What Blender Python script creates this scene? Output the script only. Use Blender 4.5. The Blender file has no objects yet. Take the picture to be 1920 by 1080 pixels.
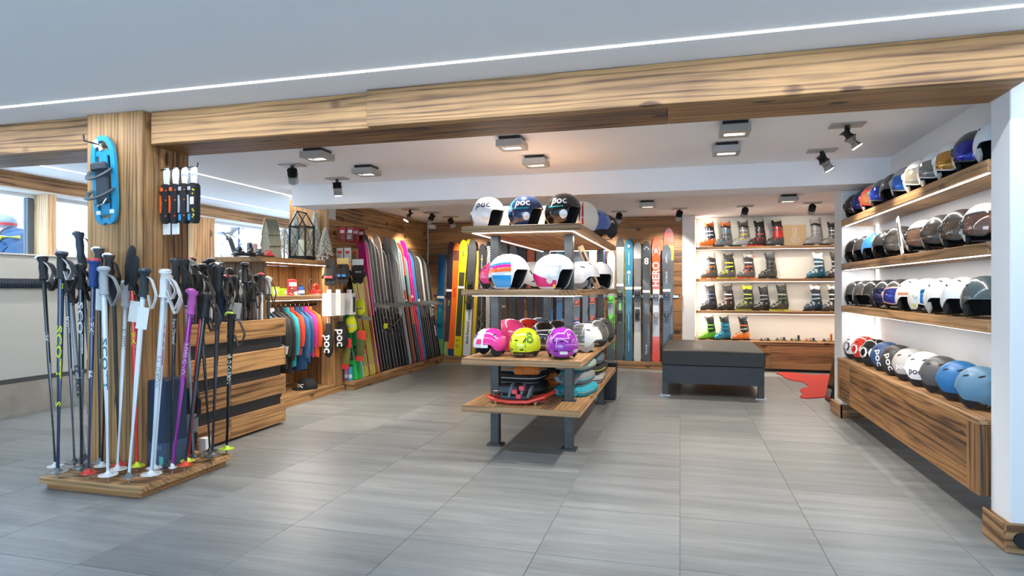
import bpy, math, random
from mathutils import Vector, Matrix
random.seed(7)
R = math.radians
S = bpy.context.scene
COL = S.collection

# ------------------------------------------------------------------ camera
CAM_H = 1.14
F_PX = 1171.0
YAW = math.atan(315 / F_PX)
CY, SY = math.cos(YAW), math.sin(YAW)
cam = bpy.data.cameras.new('camera')
cam_o = bpy.data.objects.new('camera', cam)
COL.objects.link(cam_o)
cam_o.location = (0, 0, CAM_H)
cam_o.rotation_euler = (R(90), 0, YAW)
cam.sensor_width = 36
cam.lens = 36 * F_PX / 1920
cam.clip_start = 0.05
cam.clip_end = 400
S.camera = cam_o

# ------------------------------------------------------------------ world, exposure
W = bpy.data.worlds.new('winter_sky')
S.world = W
W.use_nodes = True
bg = W.node_tree.nodes['Background']
bg.inputs[0].default_value = (0.52, 0.75, 1.0, 1)
bg.inputs[1].default_value = 5.0
S.view_settings.view_transform = 'Standard'
S.view_settings.look = 'None'
S.view_settings.gamma = 1
S.view_settings.use_curve_mapping = False
S.view_settings.exposure = 0.38
WARM = (1.0, 0.90, 0.77)
NEUT = (1.0, 0.94, 0.86)
PANEL_W = 62
SPOT_W = 26


# ------------------------------------------------------------------ measured points -> real positions
def fl(u, v, z=0.0):
    D = F_PX * (CAM_H - z) / (v - 540)
    L = (u - 960) / F_PX * D
    return Vector((L * CY - D * SY, L * SY + D * CY, z))


def wy(u, v, Y):
    a = (u - 960) / F_PX
    D = Y / (a * SY + CY)
    L = a * D
    return Vector((L * CY - D * SY, Y, CAM_H - (v - 540) / F_PX * D))


def wx(u, v, X):
    a = (u - 960) / F_PX
    D = X / (a * CY - SY)
    L = a * D
    return Vector((X, L * SY + D * CY, CAM_H - (v - 540) / F_PX * D))


# ------------------------------------------------------------------ materials
MATS = {}


def nodes_of(m):
    m.use_nodes = True
    nt = m.node_tree
    return nt, nt.nodes['Principled BSDF']


def mat(name, c, r=0.5, metal=0.0, coat=0.0, bump=0.0, bscale=80, var=0.0):
    if name in MATS:
        return MATS[name]
    m = bpy.data.materials.new(name)
    nt, b = nodes_of(m)
    b.inputs['Base Color'].default_value = (*c, 1)
    b.inputs['Roughness'].default_value = r
    b.inputs['Metallic'].default_value = metal
    if coat:
        b.inputs['Coat Weight'].default_value = coat
        b.inputs['Coat Roughness'].default_value = 0.06
    if bump or var:
        tc = nt.nodes.new('ShaderNodeTexCoord')
        n = nt.nodes.new('ShaderNodeTexNoise')
        n.inputs['Scale'].default_value = bscale
        n.inputs['Detail'].default_value = 4
        nt.links.new(tc.outputs['Object'], n.inputs['Vector'])
        if bump:
            bp = nt.nodes.new('ShaderNodeBump')
            bp.inputs['Strength'].default_value = bump
            bp.inputs['Distance'].default_value = 0.004
            nt.links.new(n.outputs['Fac'], bp.inputs['Height'])
            nt.links.new(bp.outputs['Normal'], b.inputs['Normal'])
        if var:
            mx = nt.nodes.new('ShaderNodeMix')
            mx.data_type = 'RGBA'
            mx.inputs['A'].default_value = (*[x * (1 - var) for x in c], 1)
            mx.inputs['B'].default_value = (*[min(1, x * (1 + var)) for x in c], 1)
            nt.links.new(n.outputs['Fac'], mx.inputs['Factor'])
            nt.links.new(mx.outputs['Result'], b.inputs['Base Color'])
    MATS[name] = m
    return m


def gloss(c, r=0.25, coat=0.6):
    k = 'gloss_%d_%d_%d_%d' % (*[int(x * 255) for x in c], int(r * 100))
    return mat(k, c, r, 0, coat)


def flat(c, r=0.6):
    k = 'matte_%d_%d_%d_%d' % (*[int(x * 255) for x in c], int(r * 100))
    return mat(k, c, r)


def cloth(c):
    k = 'cloth_%d_%d_%d' % tuple(int(x * 255) for x in c)
    return mat(k, c, 0.85, bump=0.35, bscale=160, var=0.12)


def emit(name, c, s):
    m = bpy.data.materials.new(name)
    nt, b = nodes_of(m)
    b.inputs['Base Color'].default_value = (0.9, 0.9, 0.9, 1)
    b.inputs['Emission Color'].default_value = (*c, 1)
    b.inputs['Emission Strength'].default_value = s
    MATS[name] = m
    return m


def clear(name, tint=(1, 1, 1), refl=0.08, rough=0.02):
    m = bpy.data.materials.new(name)
    m.use_nodes = True
    nt = m.node_tree
    nt.nodes.clear()
    o = nt.nodes.new('ShaderNodeOutputMaterial')
    t = nt.nodes.new('ShaderNodeBsdfTransparent')
    t.inputs[0].default_value = (*tint, 1)
    g = nt.nodes.new('ShaderNodeBsdfGlossy')
    g.inputs['Roughness'].default_value = rough
    mx = nt.nodes.new('ShaderNodeMixShader')
    mx.inputs[0].default_value = refl
    nt.links.new(t.outputs[0], mx.inputs[1])
    nt.links.new(g.outputs[0], mx.inputs[2])
    nt.links.new(mx.outputs[0], o.inputs[0])
    MATS[name] = m
    return m


def wood(name, light, dark, axis, rough=0.55, knots=1.0, scale=1.0, tone=0.18):
    """old spruce: stretched grain, growth rings, knots; tone differs from board to board"""
    m = bpy.data.materials.new(name)
    nt, b = nodes_of(m)
    N, L = nt.nodes.new, nt.links.new
    tc = N('ShaderNodeTexCoord')
    oi = N('ShaderNodeObjectInfo')
    off = N('ShaderNodeVectorMath'); off.operation = 'SCALE'
    off.inputs[0].default_value = (13.1, 7.7, 9.3)
    L(oi.outputs['Random'], off.inputs['Scale'])
    add = N('ShaderNodeVectorMath'); add.operation = 'ADD'
    L(tc.outputs['Object'], add.inputs[0]); L(off.outputs[0], add.inputs[1])

    def mapped(long, across):
        mp = N('ShaderNodeMapping')
        s = [across * scale] * 3
        s['XYZ'.index(axis)] = long * scale
        mp.inputs['Scale'].default_value = s
        L(add.outputs[0], mp.inputs['Vector'])
        return mp.outputs[0]
    # broad colour drift
    n0 = N('ShaderNodeTexNoise'); n0.inputs['Scale'].default_value = 1.0; n0.inputs['Detail'].default_value = 3
    L(mapped(0.8, 11.0), n0.inputs['Vector'])
    # fine fibres
    n1 = N('ShaderNodeTexNoise'); n1.inputs['Scale'].default_value = 1.0; n1.inputs['Detail'].default_value = 6
    L(mapped(2.2, 95.0), n1.inputs['Vector'])
    # rings
    wv = N('ShaderNodeTexWave'); wv.wave_type = 'RINGS'
    wv.rings_direction = axis
    wv.inputs['Scale'].default_value = 1.7
    wv.inputs['Distortion'].default_value = 11.0
    wv.inputs['Detail'].default_value = 2.5
    wv.inputs['Detail Scale'].default_value = 0.9
    L(mapped(0.5, 7.0), wv.inputs['Vector'])
    # knots
    vo = N('ShaderNodeTexVoronoi'); vo.inputs['Scale'].default_value = 1.0
    L(mapped(2.6, 5.0), vo.inputs['Vector'])
    kr = N('ShaderNodeMapRange'); kr.inputs['From Min'].default_value = 0.06; kr.inputs['From Max'].default_value = 0.16
    kr.inputs['To Min'].default_value = 1; kr.inputs['To Max'].default_value = 0
    L(vo.outputs['Distance'], kr.inputs['Value'])

    def mth(op, a, bb):
        q = N('ShaderNodeMath'); q.operation = op
        for i, x in enumerate((a, bb)):
            if isinstance(x, (int, float)):
                q.inputs[i].default_value = x
            else:
                L(x, q.inputs[i])
        return q.outputs[0]
    ring = mth('MULTIPLY', mth('POWER', wv.outputs['Fac'], 3.0), 0.36)
    fib = mth('MULTIPLY', mth('SUBTRACT', n1.outputs['Fac'], 0.5), 0.95)
    fib = mth('ADD', fib, 0.27)
    drift = mth('ADD', mth('MULTIPLY', mth('SUBTRACT', n0.outputs['Fac'], 0.5), 0.80), 0.45)
    n2 = N('ShaderNodeTexNoise'); n2.inputs['Scale'].default_value = 1.0; n2.inputs['Detail'].default_value = 4
    L(mapped(2.2, 3.5), n2.inputs['Vector'])
    blot = mth('MULTIPLY', mth('SUBTRACT', n2.outputs['Fac'], 0.5), 0.75)
    rnd = mth('ADD', mth('MULTIPLY', mth('SUBTRACT', oi.outputs['Random'], 0.5), tone * 2), blot)
    t = mth('ADD', mth('ADD', ring, fib), mth('ADD', drift, rnd))
    t = mth('ADD', mth('SUBTRACT', t, 0.37), mth('MULTIPLY', kr.outputs[0], 0.75 * knots))
    rp = N('ShaderNodeValToRGB')
    e = rp.color_ramp.elements
    e[0].position = 0.08; e[0].color = (*[min(1, x * 1.12) for x in light], 1)
    e[1].position = 0.95; e[1].color = (*dark, 1)
    e2 = rp.color_ramp.elements.new(0.5)
    e2.color = (*[0.62 * a + 0.38 * d for a, d in zip(light, dark)], 1)
    L(t, rp.inputs['Fac'])
    L(rp.outputs['Color'], b.inputs['Base Color'])
    b.inputs['Roughness'].default_value = rough
    bp = N('ShaderNodeBump'); bp.inputs['Strength'].default_value = 0.35; bp.inputs['Distance'].default_value = 0.004
    L(t, bp.inputs['Height']); L(bp.outputs['Normal'], b.inputs['Normal'])
    MATS[name] = m
    return m


OAK_L, OAK_D = (0.50, 0.272, 0.108), (0.085, 0.034, 0.011)
SHELF_L, SHELF_D = (0.50, 0.285, 0.125), (0.12, 0.052, 0.020)
DEEP_L, DEEP_D = (0.36, 0.172, 0.058), (0.045, 0.017, 0.007)
for ax in 'XYZ':
    wood('old_wood_' + ax.lower(), OAK_L, OAK_D, ax)
    wood('shelf_wood_' + ax.lower(), SHELF_L, SHELF_D, ax, knots=0.5)
    wood('dark_wood_' + ax.lower(), DEEP_L, DEEP_D, ax, tone=0.30)
wood('pale_wood_x', (0.66, 0.44, 0.24), (0.26, 0.13, 0.05), 'X', knots=0.4)
wood('pale_wood_z', (0.66, 0.44, 0.24), (0.26, 0.13, 0.05), 'Z', knots=0.4)

M_WHITE = mat('white_plaster', (0.80, 0.80, 0.80), 0.9, bump=0.15, bscale=25)
M_CEIL = mat('ceiling_plaster', (0.89, 0.89, 0.90), 0.92, bump=0.12, bscale=9)
M_BLACK = mat('black_plastic', (0.012, 0.012, 0.014), 0.38)
M_RUBBER = mat('black_rubber', (0.015, 0.015, 0.016), 0.75)
M_STEEL = mat('raw_steel', (0.060, 0.060, 0.058), 0.42, 0.45, bump=0.2, bscale=18, var=0.45)
M_ALU = mat('brushed_aluminium', (0.62, 0.62, 0.63), 0.32, 1.0)
M_CHROME = mat('chrome', (0.8, 0.8, 0.8), 0.15, 1.0)
M_PAPER = mat('white_card', (0.83, 0.83, 0.82), 0.7)
M_FOAM = mat('black_lining', (0.018, 0.018, 0.02), 0.95)
M_LED = emit('led_strip_glow', (1.0, 0.97, 0.92), 7.0)
M_LEDW = emit('warm_led_glow', (1.0, 0.92, 0.80), 6.0)
M_BULB = emit('lamp_glow', (1.0, 0.95, 0.86), 14.0)
M_GLASS = clear('window_glass', (0.97, 0.985, 1.0), 0.06)
M_LGLASS = clear('lantern_glass', (0.93, 0.96, 0.96), 0.10)
M_POLY = clear('clear_packaging', (0.9, 0.92, 0.93), 0.16, 0.12)


def floor_mat():
    m = bpy.data.materials.new('grey_stone_tile')
    nt, b = nodes_of(m)
    N, L = nt.nodes.new, nt.links.new
    tc = N('ShaderNodeTexCoord'); oi = N('ShaderNodeObjectInfo')
    off = N('ShaderNodeVectorMath'); off.operation = 'SCALE'
    off.inputs[0].default_value = (31.0, 17.0, 0.0)
    L(oi.outputs['Random'], off.inputs['Scale'])
    add = N('ShaderNodeVectorMath'); add.operation = 'ADD'
    L(tc.outputs['Object'], add.inputs[0]); L(off.outputs[0], add.inputs[1])

    def nz(sx, sy, d, rough=0.55):
        mp = N('ShaderNodeMapping'); mp.inputs['Scale'].default_value = (sx, sy, 1)
        mp.inputs['Rotation'].default_value = (0, 0, 0.05)
        L(add.outputs[0], mp.inputs['Vector'])
        n = N('ShaderNodeTexNoise'); n.inputs['Scale'].default_value = 1; n.inputs['Detail'].default_value = d
        n.inputs['Roughness'].default_value = rough
        L(mp.outputs[0], n.inputs['Vector'])
        return n.outputs['Fac']
    a = nz(0.8, 9, 6, 0.6)
    c = nz(4.5, 60, 5, 0.65)
    g = nz(260, 260, 2)

    def mth(op, x, y):
        q = N('ShaderNodeMath'); q.operation = op
        for i, z in enumerate((x, y)):
            if isinstance(z, (int, float)):
                q.inputs[i].default_value = z
            else:
                L(z, q.inputs[i])
        return q.outputs[0]
    t = mth('ADD', mth('MULTIPLY', a, 0.70), mth('MULTIPLY', c, 0.42))
    t = mth('ADD', t, mth('MULTIPLY', mth('SUBTRACT', g, 0.5), 0.22))
    t = mth('ADD', t, mth('MULTIPLY', mth('SUBTRACT', oi.outputs['Random'], 0.5), 0.12))
    rp = N('ShaderNodeValToRGB')
    e = rp.color_ramp.elements
    e[0].position = 0.30; e[0].color = (0.125, 0.138, 0.143, 1)
    e[1].position = 0.86; e[1].color = (0.345, 0.36, 0.36, 1)
    k = e.new(0.58); k.color = (0.225, 0.24, 0.243, 1)
    L(t, rp.inputs['Fac']); L(rp.outputs['Color'], b.inputs['Base Color'])
    b.inputs['Roughness'].default_value = 0.36
    bp = N('ShaderNodeBump'); bp.inputs['Strength'].default_value = 0.12; bp.inputs['Distance'].default_value = 0.002
    L(t, bp.inputs['Height']); L(bp.outputs['Normal'], b.inputs['Normal'])
    MATS['tile'] = m
    return m


M_TILE = floor_mat()
M_GROUT = mat('grout', (0.30, 0.295, 0.275), 0.9)


# ------------------------------------------------------------------ mesh builder
def frame_of(d):
    d = Vector(d).normalized()
    up = Vector((0, 0, 1)) if abs(d.z) < 0.9 else Vector((0, 1, 0))
    n = d.cross(up).normalized()
    return d, n, n.cross(d).normalized()


class MB:
    def __init__(s):
        s.v, s.f, s.m = [], [], []

    def add(s, vs, fs, mi=0):
        o = len(s.v)
        s.v += [tuple(x) for x in vs]
        s.f += [tuple(i + o for i in f) for f in fs]
        s.m += [mi] * len(fs)
        return s

    def box(s, x0, x1, y0, y1, z0, z1, c=0.0, mi=0):
        if x1 < x0: x0, x1 = x1, x0
        if y1 < y0: y0, y1 = y1, y0
        if z1 < z0: z0, z1 = z1, z0
        c = min(c, (x1 - x0) * .45, (y1 - y0) * .45, (z1 - z0) * .45)
        if c <= 0:
            v = [(x, y, z) for z in (z0, z1) for x, y in ((x0, y0), (x1, y0), (x1, y1), (x0, y1))]
            return s.add(v, [(3, 2, 1, 0), (4, 5, 6, 7), (0, 1, 5, 4), (1, 2, 6, 5), (2, 3, 7, 6), (3, 0, 4, 7)], mi)
        vs = []
        for sx in (0, 1):
            for sy in (0, 1):
                for sz in (0, 1):
                    X, Y, Z = (x0, x1)[sx], (y0, y1)[sy], (z0, z1)[sz]
                    dx, dy, dz = (c, -c)[sx], (c, -c)[sy], (c, -c)[sz]
                    vs += [(X, Y + dy, Z + dz), (X + dx, Y, Z + dz), (X + dx, Y + dy, Z)]
        idx = lambda a, b, d, k: ((a * 2 + b) * 2 + d) * 3 + k
        fs = []
        for a in (0, 1):
            q = [idx(a, 0, 0, 0), idx(a, 1, 0, 0), idx(a, 1, 1, 0), idx(a, 0, 1, 0)]
            fs.append(q if a else q[::-1])
            q = [idx(0, a, 0, 1), idx(1, a, 0, 1), idx(1, a, 1, 1), idx(0, a, 1, 1)]
            fs.append(q[::-1] if a else q)
            q = [idx(0, 0, a, 2), idx(1, 0, a, 2), idx(1, 1, a, 2), idx(0, 1, a, 2)]
            fs.append(q if a else q[::-1])
        for a in (0, 1):
            for b in (0, 1):
                q = [idx(a, b, 0, 0), idx(a, b, 1, 0), idx(a, b, 1, 1), idx(a, b, 0, 1)]
                fs.append(q if a == b else q[::-1])
                q = [idx(a, 0, b, 0), idx(a, 0, b, 2), idx(a, 1, b, 2), idx(a, 1, b, 0)]
                fs.append(q if a == b else q[::-1])
                q = [idx(0, a, b, 1), idx(1, a, b, 1), idx(1, a, b, 2), idx(0, a, b, 2)]
                fs.append(q if a == b else q[::-1])
                for d in (0, 1):
                    t = [idx(a, b, d, 0), idx(a, b, d, 1), idx(a, b, d, 2)]
                    fs.append(t if (a + b + d) % 2 else t[::-1])
        return s.add(vs, fs, mi)

    def loft(s, rings, cap0=True, cap1=True, mi=0, mis=None, closed=True):
        n = len(rings[0])
        vs = [p for r in rings for p in r]
        o = len(s.v)
        s.v += [tuple(p) for p in vs]
        for i in range(len(rings) - 1):
            m = mis[i] if mis else mi
            for j in range(n if closed else n - 1):
                k = (j + 1) % n
                s.f.append((o + i * n + j, o + i * n + k, o + (i + 1) * n + k, o + (i + 1) * n + j))
                s.m.append(m)
        if cap0:
            s.f.append(tuple(o + j for j in range(n))[::-1]); s.m.append(mis[0] if mis else mi)
        if cap1:
            s.f.append(tuple(o + (len(rings) - 1) * n + j for j in range(n))); s.m.append(mis[-1] if mis else mi)
        return s

    def tube(s, pts, r, n=8, mi=0, cap=True, flat=1.0):
        pts = [Vector(p) for p in pts]
        rr = r if isinstance(r, (list, tuple)) else [r] * len(pts)
        rings = []
        pn = None
        for i, p in enumerate(pts):
            d = (pts[min(i + 1, len(pts) - 1)] - pts[max(i - 1, 0)])
            d, a, b = frame_of(d)
            if pn is not None:
                a = (pn - d * pn.dot(d))
                a = a.normalized() if a.length > 1e-6 else frame_of(d)[1]
                b = d.cross(a)
            pn = a
            rings.append([p + a * (rr[i] * math.cos(2 * math.pi * k / n)) + b * (rr[i] * flat * math.sin(2 * math.pi * k / n)) for k in range(n)])
        return s.loft(rings, cap, cap, mi)

    def lathe(s, prof, n=16, c=(0, 0, 0), mi=0):
        rings = [[(c[0] + r * math.cos(2 * math.pi * k / n), c[1] + r * math.sin(2 * math.pi * k / n), c[2] + z) for k in range(n)] for r, z in prof]
        return s.loft(rings, True, True, mi)

    def ell(s, c, r, n=12, m=8, mi=0):
        prof = [(max(1e-4, math.sin(math.pi * i / m)), -math.cos(math.pi * i / m)) for i in range(m + 1)]
        rings = [[(c[0] + r[0] * q * math.cos(2 * math.pi * k / n), c[1] + r[1] * q * math.sin(2 * math.pi * k / n), c[2] + r[2] * z) for k in range(n)] for q, z in prof]
        return s.loft(rings, True, True, mi)

    def prism(s, pts, axis, a, b, mi=0):
        """polygon pts (2-D) extruded along axis from a to b"""
        def P(p, h):
            if axis == 'X': return (h, p[0], p[1])
            if axis == 'Y': return (p[0], h, p[1])
            return (p[0], p[1], h)
        n = len(pts)
        vs = [P(p, a) for p in pts] + [P(p, b) for p in pts]
        fs = [tuple(range(n))[::-1], tuple(range(n, 2 * n))] + [(i, (i + 1) % n, n + (i + 1) % n, n + i) for i in range(n)]
        return s.add(vs, fs, mi)

    def mesh(s, name, mats, smooth=None):
        me = bpy.data.meshes.new(name)
        me.from_pydata(s.v, [], s.f)
        for m in (mats if isinstance(mats, (list, tuple)) else [mats]):
            me.materials.append(m)
        me.polygons.foreach_set('material_index', s.m)
        if smooth:
            me.polygons.foreach_set('use_smooth', [True] * len(s.f))
            me.set_sharp_from_angle(angle=R(smooth))
        me.update()
        return me

    def build(s, name, mats, parent=None, smooth=None, loc=None, rot=None):
        return place(name, s.mesh(name, mats, smooth), parent, loc, rot)


def place(name, me, parent=None, loc=None, rot=None, mats=None):
    o = bpy.data.objects.new(name, me)
    COL.objects.link(o)
    if parent is not None: o.parent = parent
    if loc is not None: o.location = loc
    if rot is not None: o.rotation_euler = rot
    if mats:
        for i, m in enumerate(mats):
            o.material_slots[i].link = 'OBJECT'
            o.material_slots[i].material = m
    return o


def tag(o, label, cat, group=None):
    o['label'] = label
    o['category'] = cat
    if group: o['group'] = group
    return o


def empty(name, loc=(0, 0, 0), rz=0.0, label=None, cat=None, group=None):
    o = bpy.data.objects.new(name, None)
    o.empty_display_size = 0.05
    COL.objects.link(o)
    o.location = loc
    o.rotation_euler = (0, 0, rz)
    if label: tag(o, label, cat, group)
    return o


def struct(o, label=None):
    o['kind'] = 'structure'
    if label: o['label'] = label
    return o


def bxo(name, m, x0, x1, y0, y1, z0, z1, c=0.0, parent=None):
    """box object whose origin sits at its base centre"""
    cx, cy_, cz = (x0 + x1) / 2, (y0 + y1) / 2, min(z0, z1)
    b = MB().box(x0 - cx, x1 - cx, y0 - cy_, y1 - cy_, z0 - cz, z1 - cz, c)
    return b.build(name, m, parent, loc=(cx, cy_, cz))


TXT = {}


def text2d(s, bold=0.0, sx=1.0):
    k = (s, bold, sx)
    if k not in TXT:
        cu = bpy.data.curves.new('t', 'FONT')
        cu.body = s
        cu.size = 1.0
        cu.offset = bold
        cu.resolution_u = 2
        cu.align_x = 'CENTER'
        cu.align_y = 'CENTER'
        ob = bpy.data.objects.new('t', cu)
        me = bpy.data.meshes.new_from_object(ob)
        TXT[k] = ([(v.co.x * sx, v.co.y) for v in me.vertices], [tuple(p.vertices) for p in me.polygons])
        bpy.data.objects.remove(ob); bpy.data.meshes.remove(me); bpy.data.curves.remove(cu)
    return TXT[k]


def lettering(s, fn, m, parent, size=1.0, bold=0.0, sx=1.0, name='lettering'):
    vs, fs = text2d(s, bold, sx)
    b = MB().add([fn(x * size, y * size) for x, y in vs], fs)
    return b.build(name, m, parent)


def lamp(kind, name, loc, energy, color=WARM, **kw):
    l = bpy.data.lights.new(name, kind)
    l.energy = energy
    l.color = color
    o = bpy.data.objects.new(name, l)
    COL.objects.link(o)
    o.location = loc
    for k, v in kw.items():
        if k == 'aim':
            d = Vector(v) - Vector(loc)
            o.rotation_euler = d.to_track_quat('-Z', 'Y').to_euler()
        elif k == 'rot':
            o.rotation_euler = v
        else:
            setattr(l, k, v)
    return o

# ================================================================== THE ROOM
ZC = 2.19          # ceiling
ZB = 2.16          # ceiling of the rear part
XW = -5.9          # window wall
XR = 1.63          # back of the helmet recess
XS = -3.83         # ski wall
YB = 9.12          # rear wall

floor = struct(MB().box(-9 + 3, 3.0, -3.2, 9.75, -0.06, -0.004).build('floor', M_GROUT))
g = 0.001
tile_me = {}
for i in range(-10, 5):
    for j in range(-3, 12):
        x0, y0 = i * 0.6, 2.62 + (j - 2) * 0.6
        x1, y1 = min(x0 + .6, 3.0), min(y0 + .6, 9.7)
        if y1 - y0 < .1: continue
        k = (round(x1 - x0, 2), round(y1 - y0, 2))
        if k not in tile_me:
            tile_me[k] = MB().box(g, k[0] - g, g, k[1] - g, -0.012, 0, 0.0015).mesh('tile', M_TILE)
        place('tile', tile_me[k], floor, (x0, y0, 0))

# ceilings
struct(MB().box(XW - .25, 3.0, -3.2, 5.62, ZC, ZC + .15).build('ceiling', M_CEIL))
struct(MB().box(XW - .25, XS - .03, 5.62, 9.75, ZC, ZC + .15).build('ceiling', M_CEIL))
struct(MB().box(XS - .03, 3.0, 5.98, 9.75, ZB, ZC + .15).build('ceiling', M_CEIL))
struct(MB().box(XS - .03, 3.0, 5.62, 5.98, 1.985, ZC + .1).build('ceiling_downstand', M_CEIL))

# rear wall: planked part, white pier, boot recess
wb = struct(MB().box(XS - .5, 0.03, YB + .02, YB + .2, 0, ZB).build('wall_back', M_WHITE))
wl = struct(MB().box(XS - .2, XS - .02, 6.27, YB + .2, 0, ZB).build('wall_left', M_WHITE))


def planked(parent, axis, lo, hi, const, z0, z1, h, mname, out, splits):
    """horizontal boards on a wall; out = +1/-1 direction the face looks along"""
    z = z0
    r = 0
    while z < z1 - .02:
        zz = min(z + h * random.uniform(.9, 1.1), z1)
        cuts = [lo] + sorted(lo + (hi - lo) * s for s in splits[r % len(splits)]) + [hi]
        for a, b in zip(cuts[:-1], cuts[1:]):
            pr = random.uniform(.018, .024)
            f = const + out * pr
            if axis == 'X':
                bxo('plank', MATS[mname], a + .001, b - .001, const, f, z + .0015, zz - .0015, .002, parent)
            else:
                bxo('plank', MATS[mname], const, f, a + .001, b - .001, z + .0015, zz - .0015, .002, parent)
        z = zz
        r += 1


planked(wb, 'X', XS + .02, 0.03, YB + .02, 0, ZB, .17, 'dark_wood_x', -1, [[.35], [.62], [.2, .8], [.5], [.72]])
planked(wl, 'Y', 6.27, YB, XS - .02, 0, ZB, .19, 'old_wood_y', 1, [[.5], [.3], [.7], [.42, .85]])
bxo('corner_post', MATS['dark_wood_z'], -1.86, -1.72, YB - .012, YB - .003, 0, ZB, .002, wb)
# end of that wall, facing the room: upright boards
we = struct(MB().box(-4.32, XS + .0, 6.27, 6.42, 0, ZB).build('wall_end', M_WHITE))
for k in range(3):
    bxo('plank', MATS['old_wood_z'], -4.32 + k * .163, -4.32 + (k + 1) * .163 - .002, 6.245, 6.27, 0, ZB, .002, we)
struct(MB().box(XW, -4.0, 9.3, 9.5, 0, ZC).build('wall_bay', M_WHITE))

pier = struct(MB().box(0.03, 0.205, YB - .02, 9.62, 0, ZB, .004).build('wall_pier', M_WHITE))
struct(MB().box(0.2, 3.0, 9.60, 9.75, 0, ZB).build('wall_boot_recess', mat('cream_plaster', (0.80, 0.77, 0.70), 0.9, bump=.1, bscale=30)))
struct(MB().box(2.85, 3.0, 6.3, 9.7, 0, ZB).build('wall_right_rear', M_WHITE))

# right: recess with the helmet shelves between two white stub walls
struct(MB().box(XR, XR + .2, 3.15, 6.35, 0, ZC).build('wall_right', M_WHITE))
struct(MB().box(1.38, 3.0, 3.17, 3.345, 0, ZC, .004).build('wall_stub', M_WHITE))
struct(MB().box(1.375, 2.9, 6.06, 6.335, 0, ZC, .004).build('wall_stub', M_WHITE))
bm = MATS['shelf_wood_x']
o = struct(MB().box(1.355, 3.0, 3.145, 3.17, 0, .125, .003).build('baseboard_right', bm))
struct(MB().box(1.355, 1.38, 3.17, 3.37, 0, .125, .003).build('baseboard_right', MATS['shelf_wood_y']))
struct(MB().box(1.355, 1.70, 6.03, 6.06, 0, .115, .003).build('baseboard_right', bm))
struct(MB().box(1.345, 1.375, 6.03, 6.36, 0, .115, .003).build('baseboard_right', MATS['shelf_wood_y']))
# walls behind the viewpoint, with a wide shop front opening
struct(MB().box(2.6, 2.8, -3.2, 3.17, 0, ZC).build('wall_right_front', M_WHITE))
struct(MB().box(XW, -4.6, -3.2, -3.0, 0, ZC).build('wall_front', M_WHITE))
struct(MB().box(1.6, 2.8, -3.2, -3.0, 0, ZC).build('wall_front', M_WHITE))

# ------------------------------------------------------------------ window wall
M_FRAME = mat('grey_window_frame', (0.10, 0.115, 0.13), 0.5)
wn = struct(MB().box(XW - .22, XW, -3.2, 9.5, 0, 1.05).build('wall_window', M_WHITE))
struct(MB().box(XW - .22, XW, 8.75, 9.5, 1.05, ZC).build('wall_window', M_WHITE))
struct(MB().box(XW - .22, XW, -3.2, 1.6, 1.05, ZC).build('wall_window', M_WHITE))
struct(bxo('trim_lintel', MATS['old_wood_y'], XW - .1, XW + .10, 1.5, 9.3, 2.055, ZC, .006))
struct(bxo('trim_lintel_soffit', mat('pale_oak', (0.62, 0.58, 0.54), .7, var=.15, bscale=6), XW - .22, XW + .09, 1.5, 9.3, 2.035, 2.055, .003))
for n, (a, b) in enumerate(((1.6, 4.60), (4.69, 6.45), (6.82, 8.75)), 1):
    w = struct(empty('window_%d' % n, (XW - .12, (a + b) / 2, 1.05)))
    fr = MB()
    la, lb = a - (a + b) / 2, b - (a + b) / 2
    for y0, y1, z0, z1 in ((la, lb, 0, .05), (la, lb, .95, 1.0), (la, la + .05, .05, .95)):
        fr.box(-.03, .03, y0, y1, z0, z1, .004)
    fr.build('window_frame', M_WHITE, w)
    MB().box(-.03, .03, lb - .06, lb, .05, .95, .004).build('window_jamb', M_FRAME, w)
    MB().box(-.006, .006, la + .05, lb - .06, .05, .95).build('pane', M_GLASS, w)
for a, b in ((4.60, 4.69), (6.45, 6.82)):
    struct(bxo('trim_post', MATS['pale_wood_z' if a < 5 else 'old_wood_z'], XW - .1, XW + .08, a, b, 0, 2.055, .006))

# ------------------------------------------------------------------ timber frame: beam and pillar, built of boards
beam = struct(MB().box(XW, 1.379, 3.06, 3.33, 2.025, ZC).build('trim_beam', MATS['dark_wood_x']))
for a, b, y, t in ((XW + .02, -3.47, 3.02, .04), (-3.04, -1.605, 3.03, .035), (-1.603, 1.378, 2.992, .07)):
    bxo('board', MATS['old_wood_x'], a, b, y, y + t, 1.995, ZC - .001, .003, beam)
for a, b in ((XW + .02, -2.2), (-2.198, -.06), (-.058, 1.378)):
    bxo('board', MATS['dark_wood_x'], a, b, 3.062, 3.36, 1.995, 2.024, .003, beam)
bxo('board', MATS['old_wood_x'], XW + .02, 1.378, 3.33, 3.36, 2.026, ZC - .001, .003, beam)
pil = struct(MB().box(-3.44, -3.10, 3.02, 3.32, .071, ZC).build('trim_pillar', MATS['dark_wood_z']))
for k in range(2):
    bxo('board', MATS['old_wood_z'], -3.475 + k * .205, -3.475 + (k + 1) * .205 - .001, 2.99, 3.02, .071, ZC - .001, .003, pil)
for k, (a, b) in enumerate(((3.021, 3.19), (3.191, 3.355))):
    bxo('board', MATS['old_wood_z'], -3.10, -3.066, a, b, .071, ZC - .001, .003, pil)
bxo('board', MATS['old_wood_z'], -3.475, -3.44, 3.021, 3.355, .071, ZC - .001, .003, pil)
bxo('board', MATS['old_wood_z'], -3.44, -3.10, 3.325, 3.355, .071, ZC - .001, .003, pil)


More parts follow.
